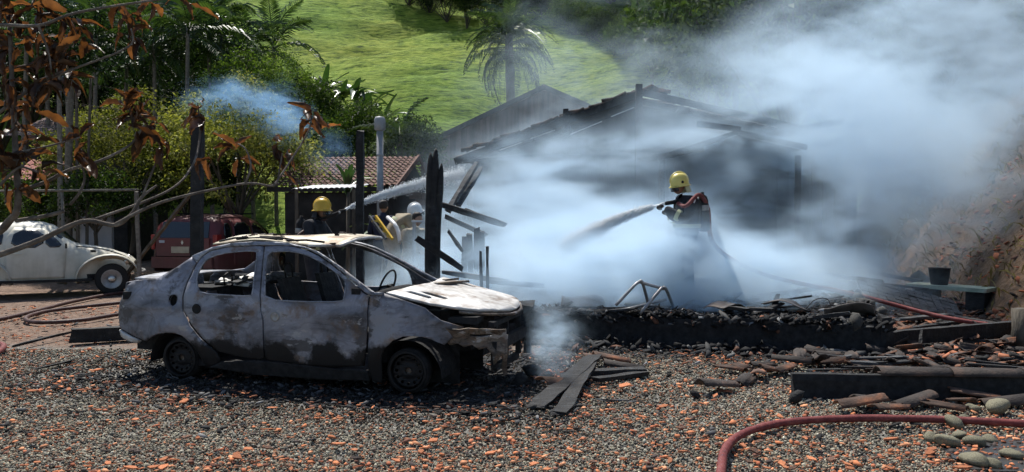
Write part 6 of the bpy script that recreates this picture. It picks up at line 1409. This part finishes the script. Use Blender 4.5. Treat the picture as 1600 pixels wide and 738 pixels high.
hose([at(510, 341, 12.55), at(492, 352, 12.5), at(468, 366, 12.3), at(455, 385, 12.2), at(430, 395, 12.0)], .026, M['hose_dark'], 'dark hose under the arm of the left firefighter')
# --- person in navy shirt, back to the viewer
p = at(598, 318, 15.0)
J = dict(STD); J.update(wrL=(.16, -.28, 1.02), wrR=(-.16, -.28, 1.0), neck=(0, -.03, 1.55))
f2 = person('person', (p.x, 15.0, p.z-1.72), R(165), 'person in navy shirt seen from behind holding a white hose', J, M['navy'])
head(f2, (0, -.05, 1.65), 0, M['skin'], True); hand(f2, (.16, -.31, 1.0), (0, -1, 0), M['skin']); hand(f2, (-.16, -.31, .98), (0, -1, 0), M['skin'])
# --- firefighter with white helmet bending forward
J = dict(STD); J.update(waist=(0, -.04, 1.06), chest=(0, -.25, 1.22), neckb=(0, -.38, 1.3), neck=(0, -.45, 1.33), shL=(.2, -.30, 1.28), shR=(-.2, -.30, 1.28), elL=(.25, -.42, 1.0), wrL=(.15, -.55, .82), elR=(-.25, -.42, 1.0), wrR=(-.15, -.55, .82), kneeL=(.13, -.12, .5), kneeR=(-.13, -.12, .5))
p = at(624, 318, 14.6)
f3 = person('person', (p.x-.2, 14.7, p.z-1.56), R(120), 'firefighter with white helmet bending forward beside the navy shirted person', J, M['khaki'], 1.2)
head(f3, (0, -.53, 1.38), 0, M['skin']); helmet(f3, (0, -.52, 1.42), 0, M['white_h'], R(-25)); hand(f3, (.14, -.58, .8), (1, -1, 0), M['glove']); hand(f3, (-.14, -.58, .8), (1, -1, 0), M['glove']); ring(f3, (0, -.15, 1.14), (0, -.2, 1.18), .19, .06, M['stripe'])
# --- kneeling helper in pale vest
J = dict(STD); J.update(pelvis=(0, 0, .62), waist=(0, -.03, .76), chest=(0, -.1, .98), neckb=(0, -.14, 1.12), neck=(0, -.17, 1.19), hipL=(.1, -.02, .58), kneeL=(.14, -.38, .52), ankL=(.14, -.3, .1), toeL=(.15, -.44, .05), hipR=(-.1, 0, .55), kneeR=(-.13, -.2, .12), ankR=(-.13, .2, .1), toeR=(-.13, .28, .04), shL=(.2, -.12, 1.06), elL=(.25, -.25, .82), wrL=(.12, -.42, .74), shR=(-.2, -.12, 1.06), elR=(-.25, -.25, .82), wrR=(-.1, -.42, .74))
p = at(642, 338, 14.2)
f4 = person('person', (p.x, 14.2, p.z-1.36), R(40), 'crouching helper in pale clothes left of the broad black column', J, M['khaki'])
head(f4, (0, -.22, 1.3), 0, M['skin'], True); hand(f4, (.11, -.45, .73), (1, 0, 0), M['skin']); hand(f4, (-.09, -.45, .73), (1, 0, 0), M['skin'])
# --- right firefighter on the slab, turned to the left
J = dict(STD); J.update(wrL=(.10, -.40, 1.33), elL=(.28, -.14, 1.16), wrR=(-.10, -.26, 1.26), elR=(-.29, -.03, 1.14), chest=(0, -.04, 1.32), neckb=(0, -.09, 1.46), neck=(0, -.12, 1.53))
p = at(1068, 268, 10.9); f5 = person('person', (p.x+.06, 10.95, p.z-1.87*.93), R(-78), 'firefighter with pale yellow helmet half hidden in thick smoke', J, M['coat'], 1.18, .93)
head(f5, (0, -.14, 1.65), 0, M['skin']); helmet(f5, (0, -.12, 1.70), 0, M['pale_yellow'], R(8)); tank(f5, (0, .27, 1.24), (R(4), 0, 0))
hand(f5, (.07, -.44, 1.35), (0, -1, .1), M['glove']); hand(f5, (-.07, -.30, 1.28), (0, -1, .1), M['glove'])
n5 = empty('hose_nozzle', tuple(at(1042, 318, 10.84)), 0, 'dark hose nozzle held by the smoke-hidden firefighter', 'nozzle'); d5 = (at(1038, 319, 10.82)-at(1064, 314, 10.9)).normalized()
MB().tube([-d5*.30, d5*.0, d5*.03], [.026, .03, .022], 10).build('barrel', M['rubber'], n5); MB().tube([-d5*.12, -d5*.12+Vector((0, 0, -.11))], .014, 6).build('grip', M['rubber'], n5)
ring(f5, (.24, -.2, 1.2), (.19, -.27, 1.24), .087, .06, M['stripe']); ring(f5, (0, 0, 1.02), (0, 0, 1.10),   .205, .06, M['stripe']); ring(f5, (-.24, -.09, 1.17), (-.19, -.15, 1.2), .087, .06, M['stripe'])
MB().tube(spline([(.16, .1, 1.47), (.24, .02, 1.45), (.27, -.04, 1.35), (.22, -.08, 1.22)], 4), .018, 6).build('air_line', M['white_h'], f5)
hose([at(1060, 318, 10.8), at(1072, 322, 10.6), at(1090, 305, 10.7), at(1100, 312, 10.9), at(1107, 330, 11.1), at(1108, 345, 11.3)], .03, M['hose_red'], 'pinkish hose looped over the arm of smoke-hidden firefighter')
# --- water
m, nt, b, out = newmat('spray_water'); L = nt.links.new
b.inputs['Base Color'].default_value = (.88, .93, .96, 1); b.inputs['Roughness'].default_value = .25; b.inputs['Transmission Weight'].default_value = .0; b.inputs['Subsurface Weight'].default_value = .6; b.inputs['Subsurface Radius'].default_value = (.2, .2, .2); b.inputs['IOR'].default_value = 1.33
nn = N(nt, 'TexNoise', Scale=30, Detail=4); bp = N(nt, 'Bump', Strength=.6, Distance=.02); L(nn.outputs['Fac'], bp.inputs['Height']); L(bp.outputs['Normal'], b.inputs['Normal'])
tr = N(nt, 'BsdfTranslucent', Color=(1, 1, 1, 1)); ms = N(nt, 'MixShader'); ms.inputs[0].default_value = .3; L(b.outputs[0], ms.inputs[1]); L(tr.outputs[0], ms.inputs[2]); L(ms.outputs[0], out.inputs['Surface'])
M['water'] = m
def jet(a, ctrl, b, r0, r1, nd, label, spread=.16):
    """a solid core that breaks up into drops"""
    t = empty('water_jet', tuple(a), 0, label, 'water jet'); P = [Vector(a), Vector(ctrl), Vector(b)]
    def q(u): return P[0]*(1-u)**2+P[1]*2*u*(1-u)+P[2]*u*u
    core = [q(k/20*.42)-P[0] for k in range(21)]
    MB().tube([c+Vector((0, random.uniform(-1, 1)*.006, random.uniform(-1, 1)*.006)) for c in core], [r0*(1+.08*math.sin(k*2.1)) *(1 if k < 14 else 1-(k-13)*.11) for k in range(21)], 9).build('stream', M['water'], t)
    u = rng.uniform(.1, 1, nd)**.95; S = np.array([tuple(q(x)-P[0]) for x in u]); sp = (r0+(r1-r0)*u**1.5)[:, None]
    S = S+rng.normal(size=(nd, 3))*sp*np.array([.4, .6, .6])+np.array([0, 0, -1])*(rng.uniform(0, 1, nd)**3*u*spread)[:, None]
    r = rng.uniform(.002, .006, nd)
    V_, F_, k = pieces(S, np.stack([r*2.2, r, r], -1), ICO_V, ICO_F, jit=.2)
    o = link('spray', np_mesh('spray', V_, F_, M['water'], smooth=True), t); o['kind'] = 'stuff'
jet(at(530, 332, 12.4), at(600, 296, 13.2), at(725, 268, 15.0), .020, .10, 15000, 'white water jet from the left firefighter crossing behind the black post')
jet(at(1038, 319, 10.82), at(960, 335, 11.6), at(880, 385, 12.6), .022, .12, 20000, 'white water jet shot leftwards out of the thick smoke')
hose([at(606, 340, 14.6), at(616, 350, 14.3), at(622, 362, 14.2), at(625, 378, 14.1)], .04, M['white_h'], 'thick white hose hanging from the hands of navy shirted person')
# yellow pole and tool left of the navy person
t = empty('yellow_ladder', tuple(at(608, 370, 14.0)), 0, 'short yellow ladder leaning left of the navy shirted person', 'ladder'); b0 = t.location.copy()
for dx in (0, 10): MB().bar(at(577+dx, 338, 14.3)-b0, at(603+dx, 374, 13.9)-b0, .04, .05).build('rail', M['yellow'] if dx else M['ashwood'], t)
for k in range(4): MB().bar(at(581+6*k, 346+8*k, 14.2)-b0, at(593+6*k, 346+8*k, 14.2)-b0, .03, .03).build('rung', M['yellow'], t)
# small things beside the crouching helper: low table
t = empty('side_table', tuple(at(660, 372, 13.6)), 0, 'small pale table beside the broad black column', 'table'); t.location.z = 0; zt = at(660, 346, 13.6).z
MB().box((0, 0, zt), (.34, .3, .03)).build('top', M['galv'], t)
for sx, sy in ((-1, -1), (1, -1), (1, 1), (-1, 1)): MB().bar((sx*.14, sy*.12, 0), (sx*.14, sy*.12, zt-.02), .03, .03).build('leg', M['steel'], t)
# pale blue car bonnet edge behind the left firefighter
# ================================================================== SCORCHED TREE IN THE LEFT FOREGROUND, WIRES
LF['scorch'] = mat_leaf('scorched_brown_leaf', [(.28, (.04, .022, .014)), (.45, (.12, .065, .03)), (.6, (.25, .145, .06)), (.78, (.46, .37, .25))], scale=7, trans=.45, rough=.4, tcol=(1.9, 1.3, .6), spec=.4, rnd=.6)
M['twig'] = mat_noise('scorched_bark', [(.3, (.06, .048, .04)), (.55, (.14, .115, .095)), (.8, (.28, .25, .21))], scale=12, rough=.85, bump=.6, bscale=50)
def big_leaf(L_, w, curl, fold, twist):
    V = []; F = []; n_ = 7
    for k in range(n_+1):
        t = k/n_; a = curl*t*t*1.6; x = L_*(t-.25*curl*t*t); z = -L_*curl*.5*t*t; ww = w*(math.sin(math.pi*(t*.93+.035))**.75)
        tw = twist*t
        for s in (-1, -.5, 0, .5, 1):
            yy = s*ww*math.cos(fold*abs(s)); zz = abs(s)*ww*math.sin(fold*abs(s))+.006*math.sin(t*17+s*3)
            V.append((x, yy*math.cos(tw)-zz*math.sin(tw), z+yy*math.sin(tw)+zz*math.cos(tw)))
    for k in range(n_):
        for j in range(4): q = k*5+j; F.append((q, q+1, q+6, q+5))
    return np_mesh('leaf', V, F, LF['scorch'], smooth=True)
BL = [big_leaf(.16, .03, .6, .9, .5), big_leaf(.14, .028, 1.2, 1.2, 1.2), big_leaf(.17, .033, .25, .5, -.5), big_leaf(.12, .03, 1.6, 1.3, -1.4), big_leaf(.15, .03, .9, .8, 1.8), big_leaf(.13, .026, .4, 1.0, -1.0)]
dt = empty('scorched_tree', (-4.6, 5.2, 0), 0, 'scorched tree with large curled brown leaves reaching in from the left', 'tree'); b0 = dt.location.copy()
MB().tube(spline([(0, 0, -.1), (.1, 0, .7), (.15, .1, 1.4), (.3, .1, 2.4), (.35, .2, 3.2)], 5), [.13-.004*k for k in range(21)], 10).build('trunk', M['twig'], dt)
def br(pts, r0, r1):
    P = [at(*p)-b0 for p in pts]; S = spline(P, 6); n_ = len(S)
    MB().tube(S, [r0+(r1-r0)*k/(n_-1) for k in range(n_)], 8).build('branch', M['twig'], dt)
brs = [([(-230, 440, 5.2), (-80, 420, 5.2), (0, 398, 5.2), (60, 376, 5.25), (130, 346, 5.3), (180, 352, 5.35), (205, 335, 5.4), (222, 308, 5.45), (245, 290, 5.5)], .024, .008),
       ([(180, 351, 5.35), (230, 325, 5.4), (282, 308, 5.45), (383, 287, 5.6), (428, 290, 5.65), (437, 262, 5.7), (441, 240, 5.7)], .012, .005),
       ([(-150, 400, 5.2), (-20, 370, 5.2), (15, 345, 5.15), (28, 320, 5.1), (25, 250, 5.1), (20, 150, 5.1), (15, 40, 5.1)], .03, .012),
       ([(25, 300, 5.1), (70, 285, 5.2), (110, 265, 5.25), (160, 250, 5.3), (205, 225, 5.4), (225, 195, 5.4)], .014, .006),
       ([(110, 320, 5.3), (125, 300, 5.3), (132, 275, 5.35), (120, 235, 5.3)], .011, .006),
       ([(-120, 260, 5.0), (0, 175, 5.0), (60, 130, 5.05), (100, 110, 5.1)], .014, .006), ([(40, 140, 5.1), (110, 110, 5.1), (200, 74, 5.2), (205, 45, 5.2)], .009, .005),
       ([(-150, 60, 4.9), (-20, 40, 4.9), (60, 40, 4.95), (120, 20, 5), (230, 2, 5.1), (290, -5, 5.2)], .013, .006),
       ([(140, 346, 5.3), (260, 300, 5.7), (300, 260, 6.0), (312, 215, 6.2), (310, 170, 6.2)], .010, .006), ([(383, 287, 5.6), (392, 262, 5.6), (385, 235, 5.6), (372, 225, 5.6)], .008, .005), ([(428, 290, 5.65), (455, 250, 5.8), (482, 205, 5.9), (486, 180, 5.9)], .008, .005),
       ([(20, 240, 5.1), (70, 230, 5.1), (125, 215, 5.1)], .009, .005), ([(222, 308, 5.45), (245, 250, 5.5), (250, 225, 5.5)], .008, .005), ([(0, 290, 5.0), (30, 262, 5.0), (60, 270, 5.0)], .01, .006), ([(60, 40, 4.95), (75, 80, 5), (80, 110, 5)], .009, .005), ([(25, 345, 5.15), (70, 338, 5.1), (100, 330, 5.1)], .014, .012)]
for pts, r0, r1 in brs: br(pts, r0, r1)
cl = [(18, 28, 5), (60, 8, 5), (76, 62, 4), (80, 98, 6), (108, 128, 6), (22, 80, 5), (8, 132, 5), (30, 168, 5), (14, 205, 4), (58, 222, 4), (40, 248, 4), (14, 262, 4), (96, 74, 5), (126, 42, 5), (182, 8, 4), (206, 28, 4), (208, 58, 4), (236, 4, 3), (288, 3, 3), (200, 160, 6), (216, 184, 6), (226, 206, 5), (244, 198, 4), (254, 226, 4), (309, 166, 6), (314, 190, 4), (322, 252, 3), (366, 232, 4), (376, 246, 3), (430, 226, 3), (444, 240, 4), (440, 264, 2), (486, 182, 5), (488, 200, 4), (128, 216, 4), (120, 242, 4), (60, 268, 4), (24, 290, 3), (-10, 60, 4), (-10, 230, 3), (60, 175, 3), (90, 30, 5), (45, 110, 4), (5, 10, 5), (70, 130, 5), (100, 100, 5), (35, 55, 4), (125, 85, 4), (210, 140, 3)]
nl = 0
for (px, py, k_) in cl:
    dY = 5.0+max(0, px)*.0022+random.uniform(-.12, .12)
    if px in (309, 314): dY = 6.2
    c = at(px, py, dY)-b0
    for j in range(int(k_*1.42)):
        if nl >= 295: break
        o = link('leaf', random.choice(BL), dt, tuple(c+Vector((random.uniform(-.035, .035), random.uniform(-.04, .04), random.uniform(-.03, .03)))), (random.uniform(-.6, .6), random.uniform(-1.0, 1.0), random.uniform(0, 6.28)))
        o.scale = (random.uniform(.9, 1.5),)*3; nl += 1
# overhead wires behind it
for i, (a, b) in enumerate((((-40, 128, 14.0), (330, 176, 18.0)), ((-40, 135, 13.5), (330, 172, 17.5)), ((90, 120, 20.0), (460, 168, 22.0)))):
    A = at(*a); B = at(*b); P = [A.lerp(B, k/14)+Vector((0, 0, -.35*math.sin(math.pi*k/14)*.5)) for k in range(15)]
    o = MB().tube(P, .003, 5).build('overhead_wire', M['bark']); tag(o, ['lower of the thin pale wires crossing the dark grove', 'upper of the two near wires crossing the dark grove', 'farthest thin wire towards the shrubs'][i], 'wire')
# ------------------------------------------------------------------ SMOKE
def smoke_mat(name, blobs, nscale=.42, dens=1.0, color=(.64, .83, 1), g=.35, lo=.41, hi=.60, floor=.05, dist=.6, detail=3.0):
    m, nt, b, out = newmat(name); nt.nodes.remove(b); L = nt.links.new
    ge = N(nt, 'NewGeometry'); pos = ge.outputs['Position']
    tot = None
    for (c, r, d) in blobs:
        s1 = N(nt, 'VectorMath', operation='SUBTRACT'); L(pos, s1.inputs[0]); s1.inputs[1].default_value = c
        s2 = N(nt, 'VectorMath', operation='DIVIDE'); L(s1.outputs[0], s2.inputs[0]); s2.inputs[1].default_value = r
        ln = N(nt, 'VectorMath', operation='LENGTH'); L(s2.outputs[0], ln.inputs[0])
        mr = N(nt, 'MapRange', interpolation_type='SMOOTHSTEP'); mr.inputs['From Min'].default_value = 1; mr.inputs['From Max'].default_value = 0
        mr.inputs['To Min'].default_value = 0; mr.inputs['To Max'].default_value = d; L(ln.outputs['Value'], mr.inputs['Value'])
        if tot is None: tot = mr.outputs['Result']
        else:
            ad = N(nt, 'Math', operation='ADD'); L(tot, ad.inputs[0]); L(mr.outputs['Result'], ad.inputs[1]); tot = ad.outputs[0]
    mp = N(nt, 'Mapping'); mp.inputs['Rotation'].default_value = (0, R(28), 0); mp.inputs['Scale'].default_value = (.6, 1, 1.25); L(pos, mp.inputs['Vector'])
    no = N(nt, 'TexNoise', Scale=nscale, Detail=detail, Distortion=dist, Roughness=.55); L(mp.outputs[0], no.inputs['Vector'])
    mr = N(nt, 'MapRange', interpolation_type='SMOOTHSTEP'); mr.inputs['From Min'].default_value = lo; mr.inputs['From Max'].default_value = hi
    mr.inputs['To Min'].default_value = floor; mr.inputs['To Max'].default_value = 1.9; L(no.outputs['Fac'], mr.inputs['Value'])
    n2 = N(nt, 'TexNoise', Scale=nscale*3.6, Detail=3.0, Distortion=1.0); L(mp.outputs[0], n2.inputs['Vector'])
    mr2 = N(nt, 'MapRange', interpolation_type='SMOOTHSTEP'); mr2.inputs['From Min'].default_value = .36; mr2.inputs['From Max'].default_value = .62
    mr2.inputs['To Min'].default_value = .15; mr2.inputs['To Max'].default_value = 1.8; L(n2.outputs['Fac'], mr2.inputs['Value'])
    mw = N(nt, 'Math', operation='MULTIPLY'); L(mr.outputs['Result'], mw.inputs[0]); L(mr2.outputs['Result'], mw.inputs[1])
    mu = N(nt, 'Math', operation='MULTIPLY'); L(tot, mu.inputs[0]); L(mw.outputs[0], mu.inputs[1])
    m2 = N(nt, 'Math', operation='MULTIPLY'); L(mu.outputs[0], m2.inputs[0]); m2.inputs[1].default_value = dens
    pv = N(nt, 'VolumePrincipled'); pv.inputs['Color'].default_value = col4(color); pv.inputs['Anisotropy'].default_value = g
    pv.inputs['Absorption Color'].default_value = (.18, .18, .18, 1)
    L(m2.outputs[0], pv.inputs['Density']); L(pv.outputs[0], out.inputs['Volume'])
    return m
def smoke_box(name, lo, hi, mat, label):
    c = [(a+b)/2 for a, b in zip(lo, hi)]; d = [b-a for a, b in zip(lo, hi)]
    return tag(MB().box(c, d).build(name, mat), label, 'smoke', kind='stuff')
SM = [((2.6, 13.4, .4), (5.6, 2.6, 1.9), 2.0),
      ((-.3, 13.2, .5), (2.8, 2.0, 1.3), 1.4),
      ((1.2, 15.2, 1.5), (3.6, 1.8, 2.2), 1.5),
      ((5.6, 15.0, 2.3), (4.6, 3.2, 3.4), 1.05),
      ((10.0, 17.8, 5.0), (6.6, 5.2, 5.6), .29),
      ((12.0, 16.5, 6.4), (6.0, 5.5, 4.6), .18),
      ((2.5, 21.5, 2.2), (7.4, 5.0, 4.4), .10),
      ((4.0, 26.3, 5.5), (8.0, 3.6, 5.0), .085)]
smoke_box('smoke', (-4.9, 9.8, .05), (18, 30, 11), smoke_mat('main_smoke', SM), 'thick blue white smoke rolling off the burnt house to the right')
smoke_box('smoke_wisp', (-8.6, 18.2, 2.6), (-3.9, 20.8, 5.9), smoke_mat('thin_blue_smoke', [((-6.8, 19.5, 4.4), (1.7, 1.1, .9), .6), ((-5.6, 19.5, 4.0), (.9, 1.1, 1.5), .6), ((-4.6, 19.5, 3.2), (.9, .9, .8), .25)], nscale=1.1, color=(.32, .6, 1), lo=.46, hi=.66, floor=0), 'thin blue smoke drifting in front of the garden shrubs')
smoke_box('smoke_puff', (-.1, 6.5, .03), (1.2, 8.6, 1.2), smoke_mat('nose_smoke', [((.38, 7.45, .35), (.3, .3, .5), 2.2), ((.45, 8.0, .5), (.55, .5, .8), .8)], nscale=2.2, lo=.45, hi=.68, floor=.1), 'small puff of smoke rising beside the nose of the burnt car')
smoke_box('smoke_bank', (-1.6, 9.9, .36), (5.4, 11.9, 2.3), smoke_mat('low_smoke', [((2.0, 10.95, .6), (3.4, .95, 1.0), 4.6), ((2.45, 10.5, .75), (1.3, .6, 1.1), 5.0)], nscale=.8, lo=.36, hi=.62, floor=.3), 'dense low smoke around the legs of the right firefighter')
